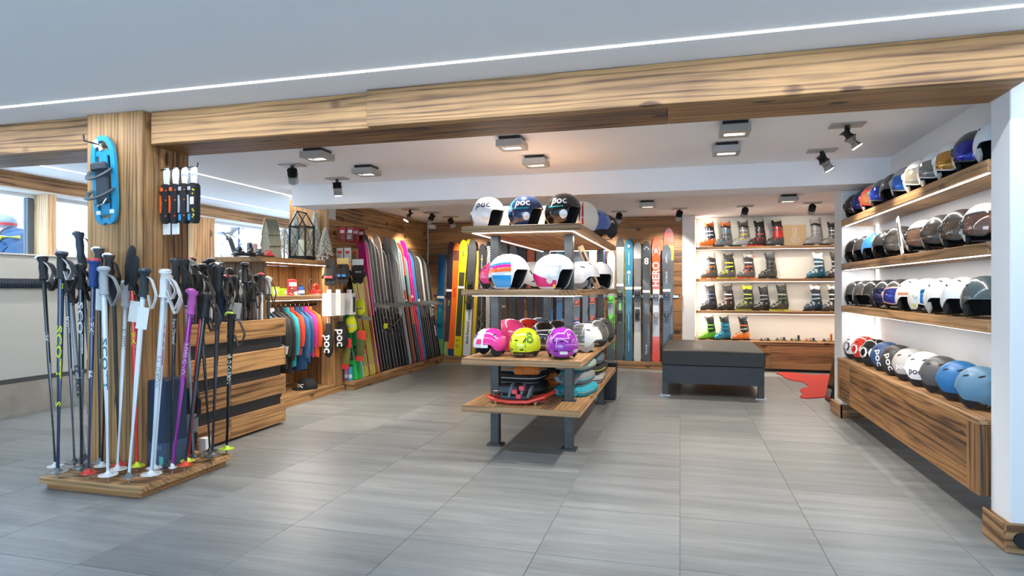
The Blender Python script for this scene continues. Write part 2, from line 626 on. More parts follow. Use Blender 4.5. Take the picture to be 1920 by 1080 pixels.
# ------------------------------------------------------------------ LED lines in the ceiling
def led(name, x0, x1, y0, y1, z, label, watt, group=None, m=None, col=(1, .96, .9)):
    """flush lit strip on an underside at height z with its own light"""
    o = bxo(name, m or M_LED, x0, x1, y0, y1, z - .004, z)
    tag(o, label, 'light strip', group)
    lx, ly = abs(x1 - x0), abs(y1 - y0)
    if watt:
        lamp('AREA', name + '_light', ((x0 + x1) / 2, (y0 + y1) / 2, z - .012), watt, col, shape='RECTANGLE', size=max(lx, .01), size_y=max(ly, .01))
    return o


led('ceiling_led_line', XW + .1, 2.55, 2.726, 2.739, ZC, 'long white LED line let into the ceiling in front of the big timber beam', 42, col=(.78, .89, 1.0))
led('ceiling_led_line', -4.277, -4.265, 3.45, 8.9, ZC, 'white LED line in the side bay ceiling, running nearest the ski wall', 22)
led('ceiling_led_line', -5.287, -5.275, 3.45, 8.9, ZC, 'white LED line in the side bay ceiling, running nearest the window wall', 22)


# ------------------------------------------------------------------ ceiling fittings
def panel_light(u, v, z, label, watt=PANEL_W):
    p = fl(u, v, z)
    r = empty('ceiling_downlight', p, 0, label, 'ceiling light', 'square downlights on the ceiling')
    MB().box(-.075, .075, -.075, .075, -.028, 0).build('mount', M_BLACK, r)
    b = MB()
    # frame with an open slot
    for x0, x1, y0, y1 in ((-.092, .092, -.095, -.035), (-.092, .092, .035, .095), (-.092, -.065, -.035, .035), (.065, .092, -.035, .035)):
        b.box(x0, x1, y0, y1, -.072, -.026)
    b.build('housing', mat('satin_grey_metal', (0.45, .44, .42), .45, .6), r)
    MB().box(-.065, .065, -.035, .035, -.045, -.03).build('recess', M_BLACK, r)
    for k in (-1, 0, 1):
        MB().lathe([(.012, -.006), (.017, 0)], 10, (k * .038, 0, -.052)).build('lens', M_BULB, r)
    lamp('SPOT', 'downlight_beam', (p.x, p.y, z - .08), watt, WARM, spot_size=R(104), spot_blend=.55, shadow_soft_size=.03, rot=(0, 0, 0))
    return r


PL = [(595, 281, ZC, 'downlight in front of the black-capped spotlights, half behind the big beam near the ski poles'),
      (687, 312, ZC, 'square grey downlight on the ceiling beside the two hanging track spotlights'),
      (960, 259, ZC, 'square grey downlight touching the beam edge above the centre display'),
      (1005, 294, ZC, 'square grey downlight on the ceiling directly over the helmet display'),
      (1362, 270, ZC, 'square grey downlight on the ceiling between beam and downstand, over the black bench'),
      (1377, 231, ZC, 'square grey downlight mostly hidden by the underside of the big beam'),
      (1214, 377, ZB, 'small square downlight on the rear ceiling in front of the upright skis'),
      (1478, 366, ZB, 'small square downlight on the rear ceiling in front of the boot shelves')]
for a in PL: panel_light(*a)


def spot_head(u, v, z, aim, label, watt=SPOT_W, col=WARM):
    p = fl(u, v, z)
    r = empty('ceiling_spotlight', p, 0, label, 'spotlight', 'swivel spotlights on the ceiling')
    MB().box(-.10, .10, -.06, .06, -.012, 0, .002).build('ceiling_plate', mat('satin_grey_metal', (0.45, .44, .42), .45, .6), r)
    MB().tube([(0, 0, -.012), (0, 0, -.06)], .014, 8).build('stem', M_BLACK, r, 40)
    d = (Vector(aim) - (p + Vector((0, 0, -.1)))).normalized()
    c0 = Vector((0, 0, -.06)) - d * .02
    a, b, c = c0, c0 + d * .055, c0 + d * .125
    MB().tube([a, b], .042, 14).build('black_housing', M_BLACK, r, 40)
    MB().tube([b, c], .041, 14).build('lamp_collar', mat('satin_grey_metal', (0.45, .44, .42), .45, .6), r, 40)
    MB().tube([c + d * .001, c + d * .004], .033, 14).build('lens', M_BULB, r)
    lamp('SPOT', 'spotlight_beam', p + c + d * .02, watt, col, spot_size=R(75), spot_blend=.6, shadow_soft_size=.04, aim=p + c + d)


SP = [(548, 309, ZC, (-3.6, 5.5, 1.0), 'black and grey swivel spotlight above the lantern, hung lowest near the beam'),
      (632, 334, ZC, (-3.2, 5.7, 0.6), 'black and grey swivel spotlight just in front of the white downstand'),
      (1588, 233, ZC, (1.62, 4.4, 1.2), 'tilted swivel spotlight beside the beam, aimed at the helmet shelves'),
      (1541, 281, ZC, (1.62, 5.4, 1.2), 'tilted swivel spotlight by the downstand, aimed at the far helmets'),
      (769, 392, ZB, (-3.75, 7.2, 1.3), 'swivel spotlight aimed at the planked wall above the slanted skis', 75),
      (810, 398, ZB, (-3.8, 8.2, 1.4), 'swivel spotlight on a grey plate nearest the planked corner', 75),
      (845, 406, ZB, (-3.0, 9.1, 1.3), 'swivel spotlight next to the corner, aimed at the yellow and orange skis', 75),
      (1161, 396, ZB, (-1.0, 9.1, 1.3), 'swivel spotlight behind the top display shelf, aimed at the skis', 75),
      (1274, 391, ZB, (-.2, 9.1, 1.3), 'swivel spotlight beside the white pier next to the boot shelves', 75),
      (1397, 386, ZB, (.7, 9.5, 1.4), 'swivel spotlight over the row of five boots on the top boot shelf'),
      (1523, 380, ZB, (1.6, 9.5, 1.4), 'swivel spotlight over the lone grey boot on the top boot shelf')]
for a in SP: spot_head(*a)
o = bxo('ceiling_sensor', M_PAPER, 0, .11, 0, .11, 0, .06, .01)
o.location = wy(810, 429, 9.04) ; tag(o, 'small white sensor box in the planked corner under the spotlights', 'sensor')

# ================================================================== OUTSIDE THE WINDOWS
M_SNOW = mat('snow', (0.88, 0.90, 0.93), .8, bump=.2, bscale=12)
struct(MB().box(-45, XW - .22, -25, 40, -.4, .1).build('ground_snow', M_SNOW))
hs = empty('chalet', (-14, 20.5, .1), R(20), 'snow-roofed wooden chalet outside the window behind the frosted branches', 'building')
M_PINK = wood('chalet_boards', (.62, .40, .33), (.36, .20, .15), 'X', knots=.2)
for k in range(9):
    bxo('plank', M_PINK, -3, 3, -.05, .03, k * .33, k * .33 + .325, .005, hs)
MB().box(-2.95, 2.95, 0, 5, 0, 3.0).build('body', M_PINK, hs)
MB().prism([(-3.4, 2.9), (0, 4.3), (3.4, 2.9), (3.4, 3.3), (0, 4.8), (-3.4, 3.3)], 'Y', -.5, 5.2).build('snowy_roof', M_SNOW, hs)
MB().box(.6, 1.6, -.08, -.04, 1.0, 2.2).build('window', mat('dark_pane', (.08, .11, .15), .15), hs)
MB().box(-.4, .1, .6, 1.1, 3.6, 5.4, .03).build('chimney', mat('grey_flue', (.45, .47, .5), .6), hs)
M_BARK = mat('dark_twig', (.05, .05, .07), .9)
for (x, y, sc, sd, lb) in ((-9.0, 11.2, 1.25, 3, 'bush of bare branches thick with snow outside the window beside the lantern'),
                           (-11.2, 15.6, 1.5, 4, 'taller snow-laden branches outside, next to the chalet'),
                           (-8.1, 5.65, .8, 5, 'slender bare sapling outside the window next to the timber post')):
    rr = random.Random(sd)
    t = empty('snowy_bush', (x, y, .1), 0, lb, 'bush')
    tw, sn = MB(), MB()
    tw.tube([(0, 0, 0), (.03, 0, 1.2 * sc), (0, .05, 2.6 * sc)], [.035, .025, .006], 6)
    for k in range(38 if sd < 5 else 16):
        z = rr.uniform(.5, 2.4) * sc
        a = rr.uniform(0, 6.28)
        ln = rr.uniform(.35, .9) * sc
        p0 = Vector((0, .02, z))
        p1 = p0 + Vector((math.cos(a), math.sin(a), .45)) * ln * .6
        p2 = p1 + Vector((math.cos(a + .5), math.sin(a + .5), .3)) * ln * .4
        tw.tube([p0, p1, p2], [.012, .008, .003], 5)
        if sd < 5:
            for q in (.35, .6, .8, 1.0):
                c = p0.lerp(p2, q) + Vector((rr.uniform(-.05, .05), rr.uniform(-.05, .05), .03))
                sn.ell(c, (rr.uniform(.07, .17) * sc, rr.uniform(.07, .17) * sc, rr.uniform(.04, .1) * sc), 7, 5)
    tw.build('branches', M_BARK, t)
    if sd < 5: sn.build('snow_cover', M_SNOW, t, 60)

# ================================================================== FURNITURE
# ------------------------------------------------------------------ cream service cabinet under the window
M_CREAM = mat('cream_enamel', (0.60, 0.59, 0.53), .38, bump=.02)
cb = empty('service_cabinet', (-5.76, 3.2, 0), 0, 'long cream enamel cabinet with a black ribbed hose, standing under the windows', 'cabinet')
MB().box(-.12, .11, -1.6, 1.75, .34, 1.16, .006).build('panel', M_CREAM, cb)
MB().box(-.12, .11, 1.76, 1.98, .34, 1.43, .006).build('end_panel', mat('grey_enamel', (.48, .49, .48), .4), cb)
MB().box(-.12, .11, -1.6, 1.75, 1.20, 1.43, .006).build('upper_panel', M_CREAM, cb)
MB().box(-.125, .125, -1.6, 1.99, 1.43, 1.445, .003).build('top', mat('cream_top', (.70, .68, .62), .4), cb)
MB().box(-.12, .10, -1.6, 1.98, .30, .34).build('groove', mat('dark_joint', (.10, .10, .10), .6), cb)
MB().prism([(-.12, 0.0), (.14, 0.0), (.14, .03), (.10, .30), (-.12, .30)], 'Y', -1.6, 1.98).build('kick_plate', mat('zinc_plate', (.50, .52, .50), .35, .7, bump=.3, bscale=7, var=.3), cb)
hose = MB()
rings = []
n = 150
for i in range(n * 2 + 1):
    y = -1.6 + 3.35 * i / (n * 2)
    r = .046 if i % 2 else .036
    rings.append([(.12 + r * math.cos(a * math.pi / 5), y, 1.18 + r * math.sin(a * math.pi / 5)) for a in range(10)])
hose.loft(rings)
hose.build('ribbed_hose', mat('blue_black_hose', (.02, .028, .045), .4), cb)

# ------------------------------------------------------------------ pole plinth round the pillar
pp = empty('pole_plinth', (-3.15, 3.07, 0), 0, 'low two-tier wooden plinth around the pillar carrying the ski poles', 'plinth')
MB().box(-.33, .33, -.325, .33, 0, .034, .003).build('base', MATS['dark_wood_x'], pp)
for k in range(4):
    bxo('board', MATS['shelf_wood_x'], -.355, .355, -.35 + k * .178, -.35 + (k + 1) * .178 - .0015, .034, .07, .003, pp)

# ------------------------------------------------------------------ slatted pole bin
sb = empty('slatted_bin', (-3.61, 4.02, 0), 0, 'box of horizontal boards with black gaps, filled with ski poles', 'bin')
MB().box(-.375, .375, -.53, .53, .02, .10).build('bottom', M_BLACK, sb)
M_GAP = mat('black_panel', (.018, .02, .024), .5)
for x0, x1, y0, y1 in ((-.375, -.36, -.53, .53), (.36, .375, -.53, .53), (-.36, .36, -.535, -.52), (-.36, .36, .52, .535)):
    MB().box(x0, x1, y0, y1, .02, .87).build('black_panel', M_GAP, sb)
for z0, z1 in ((.02, .175), (.262, .413), (.497, .644), (.741, .888)):
    for y0, y1 in ((-.555, -.09), (-.088, .555)):
        bxo('slat', MATS['old_wood_y'], .375, .397, y0, y1, z0, z1, .003, sb)
        bxo('slat', MATS['old_wood_y'], -.397, -.375, y0, y1, z0, z1, .003, sb)
    bxo('slat', MATS['old_wood_x'], -.397, .397, -.577, -.555, z0, z1, .003, sb)
    bxo('slat', MATS['old_wood_x'], -.397, .397, .555, .577, z0, z1, .003, sb)

# ------------------------------------------------------------------ garment unit with shelf and rail
gu = empty('garment_unit', (-3.88, 5.45, 0), 0, 'open wooden garment unit with hanging rail, shelf and overhanging top board', 'shelf unit')
sw = MATS
MB().box(-.24, .222, -.55, .62, 0, .06, .003).build('base', sw['old_wood_y'], gu)
bxo('base_board', sw['shelf_wood_y'], -.24, .255, -.62, .60, .06, .10, .003, gu)
bxo('front_board', sw['old_wood_y'], .245, .262, -.60, .80, 0, .058, .003, gu)
for k in range(5):
    bxo('plank', sw['old_wood_z'], -.26, -.24, -.55 + k * .24, -.55 + (k + 1) * .24 - .002, .1, 1.375, .002, gu)
for k in range(3):
    bxo('plank', sw['dark_wood_z'], -.235 + k * .157, -.235 + (k + 1) * .157 - .002, -.55, -.52, .1, 1.375, .002, gu)
bxo('upright', sw['old_wood_z'], .16, .245, .50, .60, .1, 1.375, .003, gu)
for k in range(3):
    bxo('plank', sw['old_wood_z'], -.235 + k * .16, -.235 + (k + 1) * .16 - .002, .60, .622, .06, 1.375, .002, gu)
bxo('plank', sw['old_wood_z'], .225, .245, .622, .80, .06, 1.375, .002, gu)
MB().box(-.235, .245, -.52, .62, 1.02, 1.065, .003).build('shelf', sw['shelf_wood_y'], gu)
MB().box(-.26, .262, -.635, .60, 1.378, 1.425, .003).build('top_board', sw['shelf_wood_y'], gu)
MB().tube([(.03, -.52, .965), (.03, .60, .965)], .012, 10).build('hanging_rail', M_BLACK, gu, 40)
led('unit_led', -3.665, -3.650, 4.94, 5.945, 1.378, 'LED strip under the top board of the garment unit', 5, m=M_LEDW, col=WARM)
led('unit_led', -3.665, -3.650, 4.95, 5.945, 1.02, 'LED strip under the iron shelf above the hanging clothes', 4, m=M_LEDW, col=WARM)

# ------------------------------------------------------------------ ski plinths
sp = empty('ski_plinth', (-3.55, 7.6, 0), 0, 'low wooden plinth under the slanted skis along the planked wall', 'plinth')
bxo('base', sw['old_wood_y'], -.26, .03, -1.31, 1.36, 0, .055, .003, sp)
for k, (a, b) in enumerate(((-1.33, -.35), (-.348, .6), (.602, 1.365))):
    bxo('board', sw['shelf_wood_y'], -.26, .05, a, b, .056, .10, .003, sp)
sp2 = empty('ski_plinth', (-1.65, 9.02, 0), 0, 'low wooden plinth under the upright skis along the rear wall', 'plinth')
bxo('base', sw['old_wood_x'], -1.88, 1.66, -.03, .09, 0, .055, .003, sp2)
for a, b in ((-1.88, -.7), (-.698, .5), (.502, 1.66)):
    bxo('board', sw['shelf_wood_x'], a, b, -.05, .09, .056, .10, .003, sp2)

# ------------------------------------------------------------------ centre display
cd = empty('helmet_display', (-1.025, 5.26, 0), 0, 'four-tier display stand of thick planks on dark steel legs in the middle of the floor', 'display stand')
for lx in (-.27, .27):
    for ly in (-.90, .91):
        L_ = MB().box(lx - .031, lx + .031, ly - .031, ly + .031, .012, 1.516, .003).build('leg', M_STEEL, cd)
        MB().box(lx - .055, lx + .055, ly - .05, ly + .05, 0, .014, .002).build('foot_plate', M_STEEL, L_)
        for zz in (.345, .665, 1.128):
            MB().box(lx - .05, lx + .05, ly - .045, ly + .045, zz, zz + .004).build('collar', M_STEEL, L_)
for ly in (-.90, .91):
    MB().box(-.27, .27, ly - .02, ly + .02, .262, .302, .002).build('crossbar', M_STEEL, cd)
for lx in (-.27, .27):
    MB().box(lx - .02, lx + .02, -.88, .89, .262, .302, .002).build('crossbar', M_STEEL, cd)
for z0, z1, rnd in ((.303, .345, 0), (.622, .665, 0), (1.088, 1.128, 1), (1.516, 1.558, 0)):
    for k in range(3):
        x0, x1 = -.405 + k * .27, -.405 + (k + 1) * .27 - .0015
        if rnd and k == 2:
            MB().prism([(x0, -1.25), (x1 - .13, -1.25), (x1 - .03, -1.18), (x1, -1.05), (x1, 1.06), (x0, 1.06)], 'Z', z0, z1).build('plank', sw['shelf_wood_y'], cd)
        else:
            bxo('plank', sw['shelf_wood_y'], x0, x1, -1.25, 1.06, z0, z1, .003, cd)
    bxo('front_edge', sw['shelf_wood_x'], -.406, .405 if not rnd else .27, -1.262, -1.25, z0, z1, .002, cd)
for z, wt in ((1.516, 14), (1.088, 7)):
    for x0, x1, y0, y1, sd in ((-1.375, -.675, 4.063, 4.072, 'short front edge'), (-1.375, -.675, 6.253, 6.262, 'short edge facing the upright skis'), (-1.372, -1.363, 4.073, 6.252, 'long edge facing the slanted skis'), (-.687, -.678, 4.073, 6.252, 'long edge facing the bench')):
        led('display_led', x0, x1, y0, y1, z, 'LED strip under the %s display shelf, %s' % ('top' if z > 1.3 else 'second', sd), wt / 4, 'display shelf LED strips', m=M_LED)

# ------------------------------------------------------------------ black bench
be = empty('bench', (.335, 7.5, 0), R(-.9), 'low square bench with a black leather cushion on a dark steel frame', 'bench')
M_LEATHER = mat('black_leather', (.024, .023, .022), .5, bump=.25, bscale=220)
rings = []
for dz, ins in ((0, .012), (.012, 0), (.13, 0), (.155, .008), (.165, .03)):
    rings.append([(x * (.515 - ins), y * (.70 - ins), .322 + dz) for x, y in ((-1, -.98), (-.98, -1), (.98, -1), (1, -.98), (1, .98), (.98, 1), (-.98, 1), (-1, .98))])
cu = MB().loft(rings).build('cushion', M_LEATHER, be)
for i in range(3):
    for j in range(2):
        MB().ell((-.17 + i * .0 + j * .05, -.42 + i * .22, .488), (.03, .05, .004), 8, 4).build('sheen_patch', mat('leather_sheen', (.05, .05, .05), .3), cu)  # flat paler ovals: leather sheen put into the colour of the cushion top
M_DSTEEL = mat('dark_steel_sheet', (.045, .047, .05), .45, .55, bump=.1, bscale=14, var=.2)
for x0, x1, y0, y1 in ((-.505, .505, -.69, -.675), (-.505, .505, .675, .69), (-.505, -.49, -.675, .675), (.49, .505, -.675, .675)):
    MB().box(x0, x1, y0, y1, .135, .322).build('side_panel', M_DSTEEL, be)
for lx in (-.475, .475):
    for ly in (-.655, .655):
        L_ = MB().box(lx - .03, lx + .03, ly - .03, ly + .03, .01, .32, .003).build('leg', M_STEEL, be)
        MB().box(lx - .055, lx + .055, ly - .04, ly + .04, 0, .012, .002).build('foot_plate', M_ALU, L_)
        for zz in (.17, .27):
            MB().ell((lx, ly + (-.037 if ly < 0 else .037), zz), (.006, .004, .006), 8, 4).build('rivet', M_STEEL, L_)

# ------------------------------------------------------------------ right recess: drawer cabinet and shelves
rc = empty('wall_cabinet', (1.485, 4.70, 0), 0, 'long floating cabinet of old boards under the helmet shelves', 'cabinet')
MB().box(-.12, .145, -1.33, 1.34, .19, .505).build('carcass', sw['dark_wood_y'], rc)
bxo('top_board', sw['shelf_wood_y'], -.149, .145, -1.34, 1.345, .505, .532, .002, rc)
bxo('end_board', sw['dark_wood_z'], -.149, -.12, -1.34, -1.215, .175, .504, .003, rc)
bxo('end_board', sw['shelf_wood_z'], -.149, -.12, 1.30, 1.345, .175, .504, .003, rc)
bxo('end_board', sw['dark_wood_z'], -.12, .145, -1.345, -1.331, .175, .504, .003, rc)
for k, (a, b) in enumerate(((-1.213, .95), (.952, 1.298))):
    d = empty('drawer_front', (0, 0, 0)); d.parent = rc
    for z0, z1 in ((.175, .262), (.264, .352), (.354, .425), (.427, .504)):
        bxo('plank', sw['dark_wood_y'], -.146 + random.uniform(-.001, .002), -.12, a, b, z0, z1, .002, d)
for i, (zt, nm) in enumerate(((1.735, 'top'), (1.352, 'second'), (.988, 'third'))):
    s_ = bxo('wall_shelf', sw['shelf_wood_y'], 1.368, XR, 3.346, 6.058, zt - .056, zt, .003)
    tag(s_, 'thick wooden wall shelf holding the %s row of helmets in the white recess' % nm, 'shelf', 'helmet wall shelves')
    led('shelf_led', 1.392, 1.402, 3.4, 6.03, zt - .056, 'LED strip under the %s helmet shelf in the white recess' % nm, (4, 3, 2)[i], 'helmet shelf LED strips')
o = bxo('niche_led', M_LED, XR - .012, XR, 5.93, 5.965, .54, 1.68)
tag(o, 'upright LED strip on the back of the helmet recess', 'light strip')

# ------------------------------------------------------------------ boot recess: shelves and low cabinet
for i, zt in enumerate((1.727, 1.270, .820)):
    s_ = bxo('boot_shelf', sw['shelf_wood_x'], .2185, 2.84, 9.29, 9.6, zt - .042, zt, .003)
    tag(s_, 'wooden shelf carrying the %s row of ski boots' % ('top', 'second', 'third')[i], 'shelf', 'boot shelves')
    led('boot_shelf_led', .225, 2.8, 9.31, 9.322, zt - .042, 'LED strip under the %s boot shelf' % ('top', 'second', 'third')[i], 6, 'boot shelf LED strips', m=M_LEDW, col=WARM)
o = bxo('recess_led', M_LEDW, .207, .217, 9.36, 9.38, .45, 2.12)
tag(o, 'upright LED strip in the corner of the boot recess beside the white pier', 'light strip')
lamp('AREA', 'recess_led_light', (.23, 9.37, 1.3), 8, WARM, shape='RECTANGLE', size=.02, size_y=1.6, aim=(1.2, 9.45, 1.3))
bc = empty('boot_cabinet', (1.52, 9.4, 0), 0, 'low wooden drawer cabinet under the boot shelves with bindings on top', 'cabinet')
MB().box(-1.31, 1.3, -.19, .19, .03, .355).build('carcass', sw['dark_wood_x'], bc)
MB().box(-1.29, 1.3, -.16, .19, 0, .03).build('plinth', M_BLACK, bc)
bxo('top_board', sw['old_wood_x'], -1.31, 1.3, -.225, .19, .355, .402, .003, bc)
for a, b in ((-1.31, -.32), (-.318, .55), (.552, 1.3)):
    d = empty('drawer_front'); d.parent = bc
    for z0, z1 in ((.035, .14), (.142, .25), (.252, .352)):
        bxo('plank', sw['old_wood_x'], a, b, -.21, -.19, z0, z1, .002, d)

# ------------------------------------------------------------------ red hide rug and foot mirror
P6 = [(350, 685), (430, 708), (440, 730), (520, 757), (630, 772), (636, 790), (680, 812), (605, 830), (580, 850), (625, 880), (578, 905), (620, 921), (720, 921), (815, 908)]
near = [fl(1380 + x / 4.909, 560 + y / 4.909) for x, y in P6]
far = [fl(1380 + x / 4.909, 560 + y / 4.909) for x, y in ((850, 703), (700, 706), (600, 696), (480, 680))]
pts = [(p.x, p.y) for p in near] + [(1.75, 7.15), (2.05, 6.98), (2.25, 7.1), (2.15, 7.45), (2.5, 7.7), (2.3, 8.1), (2.75, 8.6), (2.5, 8.85), (2.2, 8.6)] + [(p.x, p.y) for p in far]


def chaikin(p, n=2):
    for _ in range(n):
        q = []
        for i in range(len(p)):
            a, b = p[i], p[(i + 1) % len(p)]
            q += [(a[0] * .75 + b[0] * .25, a[1] * .75 + b[1] * .25), (a[0] * .25 + b[0] * .75, a[1] * .25 + b[1] * .75)]
        p = q
    return p


c0 = (1.85, 8.0)
pts = chaikin([(x - c0[0], y - c0[1]) for x, y in pts], 1)
o = MB().prism(pts, 'Z', .0, .008).build('hide_rug', mat('red_hide', (.52, .035, .025), .9, bump=.6, bscale=120, var=.15), loc=(c0[0], c0[1], .0005))
tag(o, 'red dyed cowhide rug with a wavy edge in front of the boot cabinet', 'rug')
o = empty('foot_mirror', (1.6, 6.88, 0), 0, 'slanted black foot mirror standing behind the end of the floating cabinet', 'mirror')
MB().prism([(-.17, 0), (.22, 0), (.05, .45), (-.09, .45)], 'Y', -.13, .12).build('body', M_BLACK, o)
MB().add([(-.172, -.10, .02), (-.172, .09, .02), (-.094, .09, .43), (-.094, -.10, .43)], [(0, 1, 2, 3)]).build('mirror_glass', mat('dark_mirror', (.12, .11, .12), .05, 1), o)
o = empty('floor_socket', (1.415, 3.142, .062), 0, 'round black power socket in the baseboard of the white stub wall', 'socket')
MB().tube([(0, .004, 0), (0, -.012, 0)], .036, 20).build('cover', M_BLACK, o, 40)
MB().tube([(0, -.010, 0), (0, -.014, 0)], .02, 16).build('cap', M_RUBBER, o, 40)

# ================================================================== HELMETS
HA, HB, HC = .112, .138, .130     # half width, half length, dome height


def hs_pt(az, al, k=1.0, zc=.0):
    """point on the helmet surface; az from the face direction (+X), al from the crown, degrees"""
    a, b = R(az), R(al)
    sn = max(0.0, math.sin(b)) ** .88
    ln = HB * (1.03 if math.cos(a) < 0 else .98)
    tuck = 1 - .10 * max(0, (al - 95) / 40)
    return Vector((k * ln * math.cos(a) * sn * tuck, k * HA * math.sin(a) * sn * tuck, zc + k * HC * math.cos(b)))


def sm(x, a, b):
    t = max(0, min(1, (x - a) / (b - a)))
    return t * t * (3 - 2 * t)


def rim(style, az):
    d = abs((az + 180) % 360 - 180)
    if style == 'race':
        return 76 + 56 * sm(d, 48, 66) - 12 * sm(d, 120, 170)
    if style == 'visor':
        return 80 + 38 * sm(d, 58, 80) - 2 * sm(d, 120, 170)
    return 84 + 22 * sm(d, 55, 85) + 12 * sm(d, 110, 165)


ZCH = {'race': .093, 'visor': .083, 'open': .083}


def patch(mb, f0, f1, az0, az1, k0, k1, zc, na=10, nb=6, mi=0):
    """thick piece of helmet skin between polar angles f0(az) and f1(az)"""
    full = abs(az1 - az0) >= 359.9
    cols = na if full else na + 1
    def grid(k):
        return [[hs_pt(az0 + (az1 - az0) * i / na, f0(az0 + (az1 - az0) * i / na) + (f1(az0 + (az1 - az0) * i / na) - f0(az0 + (az1 - az0) * i / na)) * j / nb, k, zc) for i in range(cols)] for j in range(nb + 1)]
    o, n_ = grid(k1), grid(k0)
    V = [p for r in o for p in r] + [p for r in n_ for p in r]
    off = (nb + 1) * cols
    F_ = []
    for j in range(nb):
        for i in range(cols if full else cols - 1):
            a, b = j * cols + i, j * cols + (i + 1) % cols
            c, d = b + cols, a + cols
            F_.append((a, d, c, b))
            F_.append((off + a, off + b, off + c, off + d))
    rng = range(cols if full else cols - 1)
    for i in rng:
        a, b = i, (i + 1) % cols
        if f0(az0) > 1: F_.append((a, b, off + b, off + a))
        a, b = nb * cols + i, nb * cols + (i + 1) % cols
        F_.append((b, a, off + a, off + b))
    if not full:
        for j in range(nb):
            a, b = j * cols, (j + 1) * cols
            F_.append((b, a, off + a, off + b))
            a, b = j * cols + cols - 1, (j + 1) * cols + cols - 1
            F_.append((a, b, off + b, off + a))
    return mb.add(V, F_, mi)


HM = {}


def hmesh(key, fn):
    if key not in HM: HM[key] = fn()
    return HM[key]


def shell_mesh(st):
    z = ZCH[st]
    b = MB(); patch(b, lambda a: .5, lambda a: rim(st, a), 0, 360, .955, 1.0, z, 48, 14)
    return b.mesh('shell', M_BLACK, 50)


def liner_mesh(st):
    z = ZCH[st]
    b = MB(); patch(b, lambda a: .5, lambda a: rim(st, a) - 1.5, 0, 360, .84, .952, z, 28, 8)
    return b.mesh('liner', M_FOAM, 50)


def region(st, az0, az1, f0, f1, k=1.006, na=12, nb=6):
    z = ZCH[st]
    g0 = f0 if callable(f0) else (lambda a: f0)
    g1 = f1 if callable(f1) else (lambda a: f1)
    b = MB(); patch(b, g0, g1, az0, az1, k - .012, k, z, na, nb)
    return b.mesh('panel', M_BLACK, 50)


def slit(st, az, al, ln, wd, rot):
    """vent: rounded slot following the surface"""
    z = ZCH[st]
    vs, n = [], 10
    for k in (1.004, .985):
        for i in range(n):
            t = 2 * math.pi * i / n
            x, y = ln * math.cos(t) * (1 if abs(math.cos(t)) > .5 else 1), wd * math.sin(t)
            dx, dy = x * math.cos(rot) - y * math.sin(rot), x * math.sin(rot) + y * math.cos(rot)
            vs.append(hs_pt(az + math.degrees(dx / HB), al - math.degrees(dy / HC), k, z))
    fs = [tuple(range(n)), tuple(range(n, 2 * n))[::-1]] + [(i, n + i, n + (i + 1) % n, (i + 1) % n) for i in range(n)]
    return MB().add(vs, fs).mesh('vent', M_FOAM)


